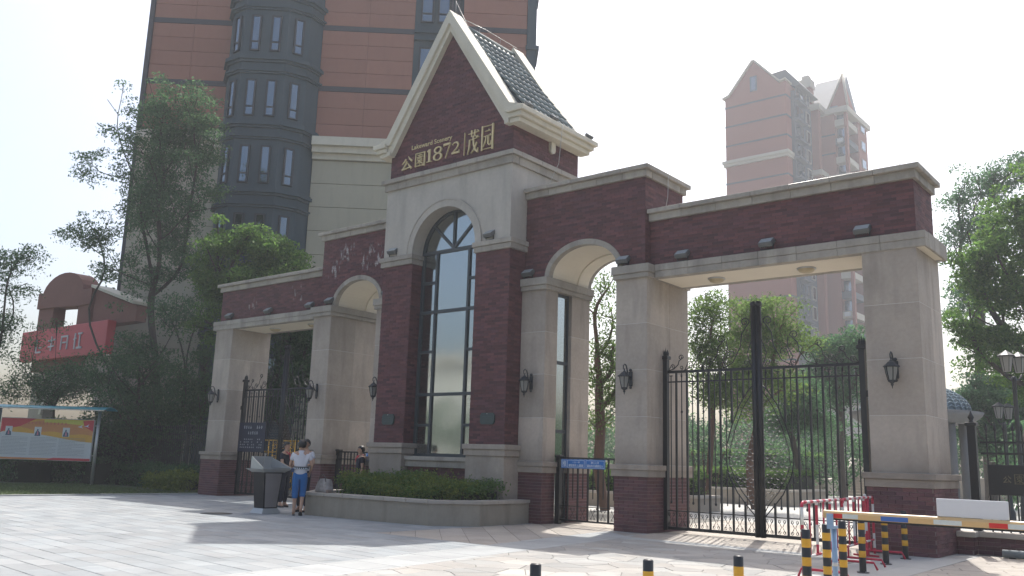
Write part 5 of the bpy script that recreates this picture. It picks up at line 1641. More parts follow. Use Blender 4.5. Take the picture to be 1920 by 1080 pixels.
sg2 = thing('gate_notice', 'small square blue notice reading 推 on the left pedestrian gate beside the boy', 'sign', (-3.42, 0.17, 1.36))
MB().cbox(-3.62, -3.26, ys, ys + 0.02, 1.25, 1.48, 0.004).build('plate', BLUE, sg2)
sg_old = sg_; sg_ = sg2
frame(-3.60, -3.28, 1.265, 1.465, 0.012)
text_mesh('character', '推', WHT, -3.53, -3.35, 1.285, 1.445, ys - 0.001, sg2, 0.003, 0.015)
# dark notice panel on the left gate
NAVY = M('navy_panel', (0.012, 0.016, 0.040), 0.45, 0.05, 3)
np_ = thing('gate_notice', 'large navy panel with rows of tiny white characters on the left vehicle gate', 'sign', (-9.9, 0.3, 1.9))
MB().cbox(-10.06, -8.62, 0.30, 0.325, 1.42, 2.36, 0.004).build('panel', NAVY, np_)
PW = M('panel_print', (0.50, 0.52, 0.55), 0.6)
def marks(x0, x1, z, h, n, skip=0.2):
    q = MB(); w = (x1 - x0) / n
    for i in range(n):
        if random.random() < skip: continue
        a = x0 + i * w
        for j in range(random.choice((2, 3))):
            zz = z + h * (j + random.uniform(0.1, 0.4)) / 3
            q.box(a + w * random.uniform(0.05, 0.2), a + w * random.uniform(0.55, 0.8), 0.297, 0.2995, zz, zz + h * 0.10)
        q.box(a + w * 0.35, a + w * 0.35 + w * 0.12, 0.297, 0.2995, z, z + h)
    q.build('print_row', PW, np_, kind='stuff')
marks(-9.80, -8.75, 2.16, 0.10, 9, 0.1); marks(-9.55, -8.98, 1.98, 0.10, 5, 0.1)
for k in range(4): marks(-9.95, -8.72, 1.80 - k * 0.085, 0.045, 12, 0.35)
# golden ornamental gate deeper inside on the left
GG = M('golden_metal', (0.70, 0.42, 0.05), 0.4, 0.1, 5, metal=0.3)
gd = thing('golden_gate', 'bright golden barred gate standing inside behind the left vehicle gate', 'gate', (-11.4, 3.4, 0))
dxg, dyg = 0.78, 0.625
def gp(u, z): return (-12.1 + dxg * u, 2.9 + dyg * u, z)
for u in np.arange(-0.1, 2.5, 0.16):
    MB().tube([gp(u, 0.1), gp(u, 1.86)], 0.022, 5).build('bar', GG, gd)
for z in (0.15, 1.45, 1.86): MB().tube([gp(-0.1, z), gp(2.5, z)], 0.028, 5).build('rail', GG, gd)
q = MB()
for k in range(3):
    cx_ = 0.30 + k * 0.30
    for (cu_, cz_) in ((cx_, 1.66), (cx_, 0.45), (cx_, 1.2)):
        q.tube([gp(u, z) for u, z in spiral(cu_, cz_, 0.13, 0.03, 0, 1.6, 14)], 0.014, 5)
q.build('scrollwork', GG, gd)

# ------------------------------------------------------------------ street lamps and pavilion
def street_lamp(x, y, h, lb, sc=1.0):
    t = local_thing('street_lamp', lb, 'street lamp', (x, y, 0), 1.15, 'lamps in the garden behind the right railing')
    MB().lathe((0, 0, 0), [(0.14, 0), (0.14, 0.25), (0.09, 0.35), (0.07, 0.8), (0.055, 0.9), (0.05, h - 0.75), (0.07, h - 0.7), (0.05, h - 0.62), (0.0, h - 0.6)], 12).build('pole', IRONG, t)
    MB().tube([(-0.32, 0, h - 0.55), (-0.2, 0, h - 0.68), (0.2, 0, h - 0.68), (0.32, 0, h - 0.55)], 0.02, 6).build('cross_arm', IRONG, t)
    for sx_ in (-0.24, 0.24):
        g_ = MB(); g_.lathe((sx_, 0, h - 0.50), [(0.09, 0.0), (0.15, 0.36)], 6, False); g_.lathe((sx_, 0, h - 0.5), [(0.0, 0.0), (0.09, 0.0)], 6, False)
        g_.build('lamp_glass', FROST, t)
        q = MB(); q.lathe((sx_, 0, h - 0.13), [(0.0, -0.01), (0.20, -0.01), (0.21, 0.02), (0.12, 0.08), (0.03, 0.14), (0.0, 0.16)], 8, False)
        for k in range(6):
            a = 2 * math.pi * k / 6
            q.tube([(sx_ + 0.093 * math.cos(a), 0.093 * math.sin(a), h - 0.5), (sx_ + 0.153 * math.cos(a), 0.153 * math.sin(a), h - 0.14)], 0.008, 4)
        q.build('lamp_head', IRONG, t)
    return t
street_lamp(11.28, 8.05, 4.45, 'tall two-headed garden lamp nearest the right iron railing')
street_lamp(9.55, 16.0, 3.75, 'more distant two-headed garden lamp half lost in the foliage')
pv = thing('garden_pavilion', 'round pavilion with a ribbed blue-grey dome partly hidden by the outermost right pillar', 'pavilion', (7.35, 15, 0))
DOME = M('dome_metal', (0.11, 0.15, 0.17), 0.4, 0.1, 3, metal=0.3)
PX, PR, PH, PZ = 7.05, 1.70, 0.92, 3.43
q = MB(); q.lathe((PX, 15, PZ), [(PR * math.cos(R(a)), PH * math.sin(R(a))) for a in range(0, 91, 9)], 36); q.build('dome', DOME, pv)
RIB = M('dome_rib', (0.25, 0.32, 0.36), 0.35, 0.05, 3, metal=0.3)
for k in range(36):
    a = 2 * math.pi * k / 36
    MB().tube([(PX + (PR + .02) * math.cos(R(b)) * math.cos(a), 15 + (PR + .02) * math.cos(R(b)) * math.sin(a), PZ + (PH + .02) * math.sin(R(b))) for b in range(0, 86, 12)], 0.022, 5).build('rib', RIB, pv)
for rr in range(5, 84, 7):
    q = MB(); q.tube([(PX + (PR + .03) * math.cos(R(rr + (4 if k % 2 else 0))) * math.cos(2 * math.pi * k / 72), 15 + (PR + .03) * math.cos(R(rr + (4 if k % 2 else 0))) * math.sin(2 * math.pi * k / 72), PZ + (PH + .03) * math.sin(R(rr + (4 if k % 2 else 0)))) for k in range(72)], 0.016, 4, closed=True); q.build('ring', RIB, pv)
MB().lathe((PX, 15, 0), [(0, 3.25), (1.70, 3.02), (2.02, 3.26), (2.10, 3.40), (1.7, 3.44), (0, 3.44)], 28).build('eaves', M('pavilion_stone', (0.20, 0.20, 0.20), 0.8), pv)
for k in range(6):
    a = 2 * math.pi * (k + 0.5) / 6
    MB().cyl((PX + 1.5 * math.cos(a), 15 + 1.5 * math.sin(a), 0), (PX + 1.5 * math.cos(a), 15 + 1.5 * math.sin(a), 3.1), 0.13, n=12).build('column', M('pavilion_column', (0.17, 0.17, 0.17), 0.8), pv)

# ------------------------------------------------------------------ bollards, barriers and boom
BLK = M('bollard_black', (0.016, 0.017, 0.019), 0.4, 0.15, 6, stain=0.1)
YEL = M('bollard_yellow', (0.62, 0.33, 0.02), 0.4, 0.12, 6)
RED = M('barrier_red', (0.42, 0.02, 0.05), 0.35, 0.12, 6)
WHP = M('barrier_white', (0.60, 0.60, 0.58), 0.4, 0.08, 6, stain=0.15)
def bollard(h, nb_, first, r=0.047):
    t = local_thing('bollard', '', 'bollard', (0, 0, 0))
    q = MB(); q.lathe((0, 0, 0), [(r, 0.0), (r, h - 0.012), (r - 0.01, h), (0, h)], 18); q.lathe((0, 0, 0), [(0.085, 0), (0.085, 0.012), (r, 0.013)], 18)
    q.build('post', BLK, t)
    z = h - first
    for k in range(nb_):
        MB().lathe((0, 0, 0), [(r + 0.0005, z - 0.09), (r + 0.0018, z - 0.088), (r + 0.0018, z - 0.002), (r + 0.0005, z)], 18).build('yellow_band', YEL, t)
        z -= 0.19
    for k in range(3):
        a = 2 * math.pi * k / 3
        MB().cyl((0.068 * math.cos(a), 0.068 * math.sin(a), 0.011), (0.068 * math.cos(a), 0.068 * math.sin(a), 0.022), 0.008, n=6).build('bolt', STEEL, t)
    return t
bp_ = bollard(0.78, 3, 0.10)
BL = [((11.00, -0.85), 'striped bollard farthest from the camera, against the outermost right pillar'), ((11.05, -2.07), 'second farthest striped bollard, just in front of the brick pillar base'),
      ((11.19, -3.59), 'third striped bollard from the pillar, beside the barrier feet'), ((11.46, -5.15), 'fourth striped bollard from the pillar, right of the pale blue boom rest'),
      ((11.60, -6.10), 'fifth striped bollard from the pillar, left of the pale blue boom rest'), ((11.80, -7.25), 'nearest tall striped bollard, beside the end of the red and white barrier')]
for i, ((x, y), lb) in enumerate(BL):
    if i == 0:
        bp_.location = (x, y, 0); bp_['label'] = lb; bp_['group'] = 'tall striped bollards in a row'
    else: place_copy(bp_, (x, y, 0), R(40 * i), lb, 'tall striped bollards in a row')
bs = bollard(0.57, 2, 0.10)
for i, ((x, y), lb) in enumerate([((11.64, -8.57), 'short bollard at the bottom edge with its yellow band showing'), ((11.28, -9.65), 'short black bollard top at the bottom edge of the view'), ((10.87, -10.77), 'short bollard whose cap just shows at the bottom edge left of the others')]):
    if i == 0: bs.location = (x, y, 0); bs['label'] = lb; bs['group'] = 'short bollards in the foreground'
    else: c = place_copy(bs, (x, y, 0), R(50 * i), lb, 'short bollards in the foreground')

def rw_tube(parent, name, p0, p1, r, seg=0.24, ph=0.0, n=8):
    """painted tube: red with white bands"""
    p0 = Vector(p0); p1 = Vector(p1); L_ = (p1 - p0).length; d = (p1 - p0) / L_
    q = MB(); cuts = [0.0]; z = seg * (1 - ph)
    while z < L_ - 0.01: cuts.append(z); z += seg
    cuts.append(L_)
    for i in range(len(cuts) - 1):
        q.cm = i % 2
        q.tube([p0 + d * cuts[i], p0 + d * cuts[i + 1]], r, n, caps=(i in (0, len(cuts) - 2)))
    q.build(name, [RED, WHP], parent)
def barrier(x, y, ang, lb, L_=2.0):
    t = local_thing('crowd_barrier', lb, 'barrier', (x, y, 0), ang, 'red and white crowd barriers')
    H = 0.98
    rw_tube(t, 'end_post', (0, 0, 0.05), (0, 0, H - 0.06), 0.021, 0.24, 0.3)
    rw_tube(t, 'end_post', (L_, 0, 0.05), (L_, 0, H - 0.06), 0.021, 0.24, 0.6)
    q = MB()
    q.tube([(0, 0, H - 0.06), (0.012, 0, H - 0.02), (0.06, 0, H)], 0.021, 8, caps=False); q.tube([(L_, 0, H - 0.06), (L_ - 0.012, 0, H - 0.02), (L_ - 0.06, 0, H)], 0.021, 8, caps=False)
    q.build('corner_bend', RED, t)
    rw_tube(t, 'top_rail', (0.06, 0, H), (L_ - 0.06, 0, H), 0.021, 0.16, 0.2)
    rw_tube(t, 'lower_rail', (0, 0, 0.28), (L_, 0, 0.28), 0.018, 0.3, 0.1)
    n = 6
    for k in range(1, n):
        x_ = L_ * k / n
        if k % 2 == 0:
            rw_tube(t, 'upright', (x_, 0, 0.28), (x_, 0, H), 0.019, 0.26, 0.5)
        else:
            MB().tube([(x_, 0, 0.29), (x_, 0, H)], 0.014, 6).build('upright', RED, t)
    for x_ in (0.25, L_ - 0.25):
        MB().tube([(x_, -0.52, 0.02), (x_, -0.47, 0.12), (x_, 0.10, 0.12), (x_, 0.14, 0.02)], 0.018, 7).build('foot', RED, t)
        MB().tube([(x_, 0, 0.12), (x_, 0, 0.28)], 0.016, 6).build('foot_stem', RED, t)
    q = MB(); q.ball((0, 0, 0.62), 0.028, 8); q.tube([(0, -0.02, 0.6), (0, -0.07, 0.62), (0, -0.07, 0.72)], 0.009, 5); q.ball((0, 0, 0.30), 0.028, 8); q.build('coupling_hook', WHP, t)
    return t
barrier(10.97, -5.22, R(95.8), 'red and white crowd barrier nearest the camera', 2.15)
barrier(10.745, -3.03, R(95.8), 'red and white crowd barrier farther back, ending at the brick pillar base', 2.1)
# red end panel
q = thing('barrier_end_post', 'thick red and white post closing the far end of the crowd barriers', 'post', (10.42, -1.0, 0))
MB().box(10.39, 10.46, -1.04, -0.97, 0, 0.98).build('post', RED, q); MB().box(10.385, 10.465, -1.044, -1.040, 0.42, 0.66).build('white_band', WHP, q)
MB().ball((10.425, -1.0, 1.0), 0.03, 8).build('knob', WHP, q); MB().box(10.20, 10.62, -1.02, -0.98, 0, 0.03).build('foot', RED, q)

# boom barrier
BM = thing('boom_barrier', 'horizontal gold boom arm with red, white and blue bands', 'boom barrier', (16.9, -6.65, 0))
yb = -6.65; zb = 0.915
BOOM = M('boom_gold', (0.55, 0.37, 0.17), 0.35, 0.08, 5)
BBL = M('band_blue', (0.03, 0.12, 0.40), 0.35); BRD = M('band_red', (0.55, 0.02, 0.02), 0.35); BWH = M('band_white', (0.55, 0.60, 0.58), 0.35, 0.1, 6)
q = MB()
def boomsec(x0, x1, e=0.0):
    pr = [(yb - 0.03 - e, zb - 0.035), (yb - 0.035 - e, zb + 0.02), (yb - 0.02 - e, zb + 0.042 + e), (yb, zb + 0.05 + e), (yb + 0.03, zb + 0.045 + e), (yb + 0.035 + e, zb - 0.035)]
    return pr
q.prism(boomsec(0, 0), 11.80, 16.8, axis='x')
arm = q.build('boom_arm', BOOM, BM); fix_normals(arm)
MB().box(11.82, 16.8, yb - 0.026, yb + 0.026, zb - 0.055, zb - 0.036).build('rubber_edge', M('rubber', (0.02, 0.02, 0.02), 0.8), arm)
q = MB(); q.prism([(y_, z_) for y_, z_ in boomsec(0, 0, 0.002)], 11.785, 11.80, axis='x'); fix_normals(q.build('end_cap', BOOM, arm))
for x0, x1, mt_ in ((11.845, 12.0, BRD), (12.0, 12.17, BWH), (12.41, 12.69, BBL), (12.94, 13.21, BWH), (13.46, 13.63, BRD), (13.63, 13.80, BWH), (14.1, 14.4, BBL), (14.8, 15.1, BRD)):
    MB().box(x0 + 0.001, x1 - 0.001, yb - 0.0375, yb - 0.0325, zb - 0.03, zb + 0.018).build('reflective_band', mt_, arm)
MB().cbox(12.97, 13.64, yb + 0.0, yb + 0.02, zb + 0.052, zb + 0.235, 0.004).build('white_board', M('white_board', (0.58, 0.60, 0.63), 0.4, 0.03, 3), arm)
q = MB(); q.cbox(16.7, 17.1, -6.9, -6.4, 0, 1.15, 0.02); q.build('cabinet', M('cabinet_orange', (0.5, 0.2, 0.03), 0.4), BM)
BR = thing('boom_rest', 'pale blue upright rest holding the tip of the boom arm', 'post', (11.86, -6.62, 0))
LB = M('pale_blue_paint', (0.24, 0.36, 0.52), 0.5, 0.08, 5, stain=0.1)
MB().cyl((11.87, -6.60, 0.0), (11.87, -6.60, 0.76), 0.030, n=12).build('post', LB, BR)
MB().cyl((11.87, -6.60, 0.36), (11.87, -6.60, 0.40), 0.032, n=12).build('collar', WHP, BR)
q = MB(); q.box(11.835, 11.905, -6.72, -6.56, 0.765, 0.795); q.box(11.835, 11.905, -6.72, -6.695, 0.795, 0.93); q.build('fork', LB, BR)
MB().lathe((11.87, -6.60, 0), [(0.09, 0), (0.09, 0.012), (0.03, 0.013)], 14).build('base_plate', LB, BR)

# ------------------------------------------------------------------ podium
PD = local_thing('metal_podium', 'brushed metal podium with black side and slanted open desk top', 'podium', (-2.66, -3.74, 0), R(91))
BS = M('podium_black', (0.012, 0.012, 0.014), 0.7, 0.05, 4)
PS = M('podium_silver', (0.27, 0.25, 0.245), 0.5, 0.05, 4, metal=0.3)
PT = M('podium_top_silver', (0.40, 0.42, 0.42), 0.38, 0.05, 4, metal=0.35)
def frust(mb, w0, d0, w1, d1, z0, z1):
    vs = [(-w0, -d0, z0), (w0, -d0, z0), (w0, d0, z0), (-w0, d0, z0), (-w1, -d1, z1), (w1, -d1, z1), (w1, d1, z1), (-w1, d1, z1)]
    mb.add(vs, [(0, 3, 2, 1), (4, 5, 6, 7), (0, 1, 5, 4), (1, 2, 6, 5), (2, 3, 7, 6), (3, 0, 4, 7)]); return mb
frust(MB(), 0.27, 0.24, 0.21, 0.19, 0.0, 0.115).build('plinth', PT, PD)
frust(MB(), 0.20, 0.175, 0.28, 0.21, 0.116, 0.95).build('body', BS, PD)
q = MB(); vs = [(-0.165, -0.180, 0.14), (0.165, -0.180, 0.14), (0.235, -0.2145, 0.93), (-0.235, -0.2145, 0.93)]
q.add([(x, y - 0.006, z) for x, y, z in vs] + vs, [(0, 1, 2, 3), (0, 4, 5, 1), (1, 5, 6, 2), (2, 6, 7, 3), (3, 7, 4, 0)]); q.build('front_panel', PS, PD)
q = MB(); frust(q, 0.30, 0.24, 0.42, 0.34, 0.951, 1.03); q.build('desk_base', PT, PD)
q = MB()
# desk sides: open box, high at the front, slanted to the back (user's side)
def wallq(a, b, za0, za1, zb0, zb1, th=0.018):
    d = (Vector((b[0], b[1], 0)) - Vector((a[0], a[1], 0))).normalized(); n_ = Vector((-d.y, d.x, 0)) * th
    vs = [(a[0], a[1], za0), (b[0], b[1], zb0), (b[0] + n_.x, b[1] + n_.y, zb0), (a[0] + n_.x, a[1] + n_.y, za0), (a[0], a[1], za1), (b[0], b[1], zb1), (b[0] + n_.x, b[1] + n_.y, zb1), (a[0] + n_.x, a[1] + n_.y, za1)]
    q.add(vs, [(0, 3, 2, 1), (4, 5, 6, 7), (0, 1, 5, 4), (1, 2, 6, 5), (2, 3, 7, 6), (3, 0, 4, 7)])
wallq((-0.42, -0.34), (0.42, -0.34), 1.03, 1.06, 1.03, 1.06)
wallq((0.42, -0.34), (0.30, 0.30), 1.03, 1.06, 1.03, 1.30)
wallq((0.30, 0.30), (-0.30, 0.30), 1.03, 1.32, 1.03, 1.32)
wallq((-0.30, 0.30), (-0.42, -0.34), 1.03, 1.32, 1.03, 1.06)
fix_normals(q.build('desk_sides', PT, PD))
MB().box(-0.24, -0.02, -0.2, 0.02, 1.031, 1.05).build('papers', WHT, PD)
MB().tube([(-0.05, 0.2, 1.03), (-0.06, 0.12, 1.25), (-0.08, 0.05, 1.38)], 0.008, 5).build('microphone_stalk', STEEL, PD)

# ------------------------------------------------------------------ bag on the planter
BG = thing('travel_bag', 'grey and white patterned travel bag standing on the left corner of the planter', 'bag', (-1.42, -3.02, 0.53))
BGM = M('bag_cloth', (0.12, 0.10, 0.095), 0.8, 0.35, 14, 0.3, 40, col2=(0.40, 0.38, 0.36))
bx = MB()
nn = 12
pr = []
for i in range(9):
    f = i / 8; z = 0.002 + 0.30 * f
    w = 0.235 * (1 - 0.25 * f * f); d_ = 0.13 * (1 - 0.45 * f * f)
    pr.append([( -1.42 + w * np.sign(math.cos(2 * math.pi * k / 16)) * abs(math.cos(2 * math.pi * k / 16)) ** 0.45 + 0.01 * math.sin(7 * f + k), -3.02 + 0.3 * w * 0 + d_ * np.sign(math.sin(2 * math.pi * k / 16)) * abs(math.sin(2 * math.pi * k / 16)) ** 0.45, 0.53 + z) for k in range(16)])
vs = [p for r_ in pr for p in r_]; fs = []
for i in range(8):
    for k in range(16): fs.append((i * 16 + k, i * 16 + (k + 1) % 16, (i + 1) * 16 + (k + 1) % 16, (i + 1) * 16 + k))
fs.append(tuple(range(16))[::-1]); fs.append(tuple(128 + k for k in range(16)))
bx.add(vs, fs, True); bx.build('bag_body', BGM, BG)
MB().tube([(-1.55, -3.10, 0.78), (-1.52, -3.10, 0.90), (-1.42, -3.09, 0.94), (-1.32, -3.10, 0.90), (-1.29, -3.10, 0.78)], 0.012, 6).build('handle', M('bag_strap', (0.08, 0.07, 0.07), 0.7), BG)
MB().tube([(-1.62, -3.03, 0.83), (-1.42, -3.03, 0.845), (-1.22, -3.03, 0.83)], 0.007, 5).build('zip', M('zip_metal', (0.35, 0.35, 0.33), 0.4, metal=0.6), BG)
MB().cbox(-1.22, -1.14, -3.14, -3.02, 0.53, 0.60, 0.01).build('side_pocket', M('bag_side', (0.22, 0.16, 0.13), 0.8), BG)

# ------------------------------------------------------------------ notice board
NB = local_thing('notice_board', 'red, yellow and white notice board under a blue-green curved canopy on steel posts', 'notice board', (-17.65, -0.70, 0), math.atan2(0.6309, 0.7753))
# local x runs to the right along the board, local -y faces the plaza
MB().cyl((0.0, 0, 0), (0.0, 0, 2.80), 0.06, n=12).build('post', STEEL, NB)
MB().cyl((-3.75, 0, 0), (-3.75, 0, 2.80), 0.06, n=12).build('post', STEEL, NB)
bd = MB().cbox(-3.62, -0.12, -0.07, 0.02, 0.88, 2.42, 0.01).build('board', M('board_frame', (0.4, 0.4, 0.4), 0.5), NB)
yq = -0.0725
PRW = M('poster_white', (0.52, 0.55, 0.56), 0.5, 0.04, 2); PRR = M('poster_red', (0.50, 0.045, 0.06), 0.5, 0.05, 2); PRY = M('poster_yellow', (0.62, 0.42, 0.06), 0.5, 0.1, 2, col2=(0.60, 0.27, 0.06)); PRO = M('poster_orange', (0.55, 0.24, 0.09), 0.5, 0.1, 2); PRL = M('poster_lime', (0.55, 0.52, 0.10), 0.5, 0.05, 2)
PRT = M('poster_text', (0.24, 0.27, 0.30), 0.6)
def flat(name, pts, k, mat):
    MBq = MB().prism(pts, yq - 0.0012 * k, yq - 0.0012 * k - 0.001); fix_normals(MBq.build(name, mat, bd))
flat('poster_ground', [(-3.60, 0.90), (-0.14, 0.90), (-0.14, 2.40), (-3.60, 2.40)], 0, PRW)
top = [(-3.60 + 3.46 * i / 16, 1.90 - 0.28 * (i / 16) ** 1.0 + 0.05 * math.sin(i / 16 * 5)) for i in range(17)]
flat('poster_field', top + [(-0.14, 2.40), (-3.60, 2.40)], 1, PRY)
flat('poster_field', [(-3.0 + 2.86 * i / 16, 2.12 - 0.30 * (i / 16) ** 0.5 + 0.03 * math.sin(i)) for i in range(17)] + [(-0.14, 2.10)] + [(-0.6 - 2.2 * i / 10, 2.2 + 0.16 * math.sin(math.pi * i / 10)) for i in range(11)], 2, PRO)
flat('poster_field', [(-2.0 + 1.7 * i / 10, 2.27 - 0.10 * (i / 10) ** 2) for i in range(11)] + [(-0.3, 2.38), (-2.0, 2.38)], 3, PRL)
flat('poster_field', [(-3.60, 1.86), (-3.30, 2.02), (-2.9, 2.10), (-2.6, 2.25), (-2.3, 2.40), (-3.60, 2.40)], 4, PRR)
flat('poster_field', [(-0.14, 2.40), (-0.55, 2.36), (-0.48, 2.15), (-0.14, 1.98)], 4, PRR)
flat('poster_strip', [(-3.60, 0.90), (-0.14, 0.90), (-0.14, 0.985), (-1.5, 0.985), (-1.6, 0.965), (-3.6, 0.965)], 2, PRR)
flat('poster_strip', [(-3.60, 0.90), (-1.8, 0.90), (-1.6, 0.963), (-3.60, 0.963)], 3, PRO)
for k, x_ in enumerate((-3.42, -2.33, -1.27)):
    flat('portrait', [(x_, 1.76), (x_ + 0.26, 1.76), (x_ + 0.26, 2.10), (x_, 2.10)], 5, M('portrait_ground', (0.55, 0.58, 0.60), 0.5))
    flat('portrait_figure', [(x_ + 0.02, 1.765), (x_ + 0.24, 1.765), (x_ + 0.22, 1.90), (x_ + 0.15, 1.95), (x_ + 0.15, 2.02), (x_ + 0.10, 2.02), (x_ + 0.09, 1.95), (x_ + 0.05, 1.90)], 6, M('portrait_dark', (0.05, 0.10, 0.16), 0.5))
    flat('portrait_detail', [(x_ + 0.10, 1.80), (x_ + 0.17, 1.80), (x_ + 0.15, 1.92), (x_ + 0.12, 1.96)], 7, M('portrait_pink', (0.55, 0.2, 0.25), 0.5))
    for r_ in range(13):
        z_ = 1.70 - r_ * 0.052
        q = MB()
        a = x_ - 0.10 + (0.34 if False else 0)
        w = 0.98 * (random.uniform(0.5, 0.95) if r_ % 4 == 3 else 1.0)
        xx = a
        while xx < a + w:
            l = random.uniform(0.05, 0.16); q.box(xx, min(xx + l, a + w), yq - 0.0095, yq - 0.008, z_, z_ + 0.011); xx += l + 0.012
        q.build('text_line', PRT, bd)
for (x_, z_) in ((-0.62, 2.14), (-0.38, 2.17)):
    flat('poster_bird', [(x_ - 0.12, z_), (x_ - 0.02, z_ + 0.02), (x_ + 0.08, z_ + 0.08), (x_ + 0.03, z_), (x_ + 0.10, z_ - 0.05), (x_, z_ - 0.02)], 6, WHT)
q = MB()
xx = -2.62
while xx < -1.2:
    l = 0.10; 
    q.box(xx, xx + l * 0.75, yq - 0.0095, yq - 0.008, 2.20, 2.215); q.box(xx + 0.03, xx + 0.045, yq - 0.0095, yq - 0.008, 2.215, 2.29); q.box(xx, xx + l * 0.75, yq - 0.0095, yq - 0.008, 2.25, 2.262); xx += 0.14
q.build('title_strokes', M('title_red', (0.5, 0.12, 0.12), 0.5), bd)
cn = MB(); P0 = []
arc_ = [(-0.55 + 1.1 * i / 8, 2.74 + 0.16 * math.sin(math.pi * (i + 1.2) / 10.4)) for i in range(9)]
cn.prism(arc_ + [(y_, z_ - 0.015) for y_, z_ in arc_[::-1]], -4.2, 0.42, axis='x')
fix_normals(cn.build('canopy', M('canopy_acrylic', (0.14, 0.42, 0.48), 0.12, 0.1, 3, trans=0.35), NB))
for x_ in (-3.75, -1.9, 0.0):
    MB().tube([(x_, y_, z_ - 0.03) for y_, z_ in arc_], 0.016, 6).build('canopy_rib', STEEL, NB)
MB().box(-4.2, 0.42, -0.57, -0.55, 2.735, 2.775).build('front_trim', STEEL, NB)
for x_ in (-3.75, 0.0):
    for z_ in (1.1, 2.2): MB().box(min(x_, x_ - 0.13) if x_ == 0 else x_, x_ if x_ == 0 else x_ + 0.14, -0.02, 0.0, z_ - 0.02, z_ + 0.02).build('bracket', STEEL, NB)
# ------------------------------------------------------------------ near residential tower
TER = M('terracotta_panel', (0.30, 0.14, 0.10), 0.8, 0.06, 0.5, 0.1, 20, island=0.05, streak=0.12)
TERJ = M('panel_joint', (0.15, 0.06, 0.045), 0.9)
DKB = M('dark_band', (0.055, 0.050, 0.058), 0.7, 0.08, 1)
TUR = M('turret_grey', (0.040, 0.064, 0.080), 0.8, 0.08, 0.8, 0.1, 20, streak=0.15)
PODC = M('podium_cream', (0.41, 0.38, 0.29), 0.85, 0.05, 0.4, 0.1, 20, streak=0.18)
TB_ = local_thing('residential_tower', 'tall terracotta-panelled residential tower with a grey faceted turret close behind the gatehouse', 'building', (-21.488, 9.067, 0), math.atan2(0.663, 0.749))
ZT = 28.0
# local: x along the facade, -y towards the plaza
MB().box(-7.35, 12.55, 0.03, 14, 0, ZT).build('core_wall', TERJ, TB_)
panel_me = mesh_of(MB().cbox(-0.5, 0.5, 0, 0.05, -0.5, 0.5, 0.006), 'panel', TER)
def panels(x0, x1, z0, z1, nx, y=-0.02, ph=0.855):
    n = max(1, round((z1 - z0) / ph)); h = (z1 - z0) / n
    for i in range(n):
        for k in range(nx):
            w = (x1 - x0) / nx
            o = inst('wall_panel', panel_me, TB_, (x0 + (k + 0.5) * w, y, z0 + (i + 0.5) * h), scale=(w - 0.018, 1, h - 0.022))
bands = [16.85 + 3.45 * k for k in range(5)]
cream_top = 16.3
for (x0, x1, nx) in ((-7.3, -3.0, 2), (1.6, 6.45, 2)):
    for k in range(3):
        za = (17.4 if k == 0 else bands[k] + 0.14); zb_ = bands[k + 1] - 0.14
        panels(x0, x1, za, zb_, nx)
        MB().box(x0, x1, -0.045, 0.02, zb_ + 0.002, zb_ + 0.278).build('dark_band', DKB, TB_)
    # cream podium wall with grooves
    n = 13
    for i in range(n):
        MB().cbox(x0 - (0.05 if x0 < 0 else 0), x1, -0.16, 0.0, 0.05 + i * 1.25 + 0.012, 0.05 + (i + 1) * 1.25 - 0.012, 0.01).build('cream_course', PODC, TB_)
    q = MB()
    q.box(x0 - 0.0, x1 + 0.2, -0.75, 0.02, 16.95, 17.40); q.box(x0, x1 + 0.1, -0.55, 0.02, 16.62, 16.948); q.box(x0, x1, -0.32, 0.02, 16.32, 16.618)
    q.build('podium_cornice', CREAMT, TB_)
# left corner strip
MB().box(-7.55, -7.31, -0.10, 0.5, 0, ZT).build('corner_strip', DKB, TB_)
# recessed dark section and projecting block on the right
WF = M('tower_window_frame', (0.02, 0.024, 0.028), 0.5)
def tower_window(parent, M4, w, h, z):
    q = MB()
    def add(mb, x0, x1, y0, y1, z0, z1):
        b = MB().box(x0, x1, y0, y1, z0, z1); mb.add([tuple(M4 @ Vector(v)) for v in b.v], b.f)
    t = 0.06
    add(q, -w / 2 - .03, -w / 2 + t, -0.10, 0.02, z, z + h); add(q, w / 2 - t, w / 2 + .03, -0.10, 0.02, z, z + h); add(q, -w / 2 + t, w / 2 - t, -0.10, 0.02, z, z + t); add(q, -w / 2 + t, w / 2 - t, -0.10, 0.02, z + h - t, z + h); add(q, -w / 2 + t, w / 2 - t, -0.10, 0.02, z + h * 0.24, z + h * 0.24 + t)
    f = q.build('window', WF, parent, org=(0, 0, 0))
    p = MB(); add(p, -w / 2 + t, w / 2 - t, -0.045, -0.03, z + t, z + h * 0.24); add(p, -w / 2 + t, w / 2 - t, -0.045, -0.03, z + h * 0.24 + t, z + h - t)
    p.build('pane', GLASSD, f, org=(0, 0, 0))
    return f
MB().box(6.46, 9.04, -0.02, 0.0, 0, ZT).build('recess_wall', TUR, TB_)
for k in range(3):
    z = bands[0] + 3.45 * k
    q = MB(); q.box(6.46, 9.04, -0.22, -0.021, z - 0.5, z - 0.3); q.box(6.46, 9.04, -0.15, -0.021, z - 0.05, z + 0.12); q.build('ledge', TUR, TB_)
    for x_ in (7.1, 8.0):
        tower_window(TB_, Matrix.Translation((x_, -0.06, 0)), 0.62, 2.0, z + 0.55)
for x_ in (8.45, 8.62, 8.8): MB().cyl((x_, -0.35, 0), (x_, -0.35, ZT), 0.05, n=7).build('drain_pipe', DKB, TB_)
MB().box(9.06, 12.45, -0.60, 0.02, 0, ZT).build('right_block', TERJ, TB_)
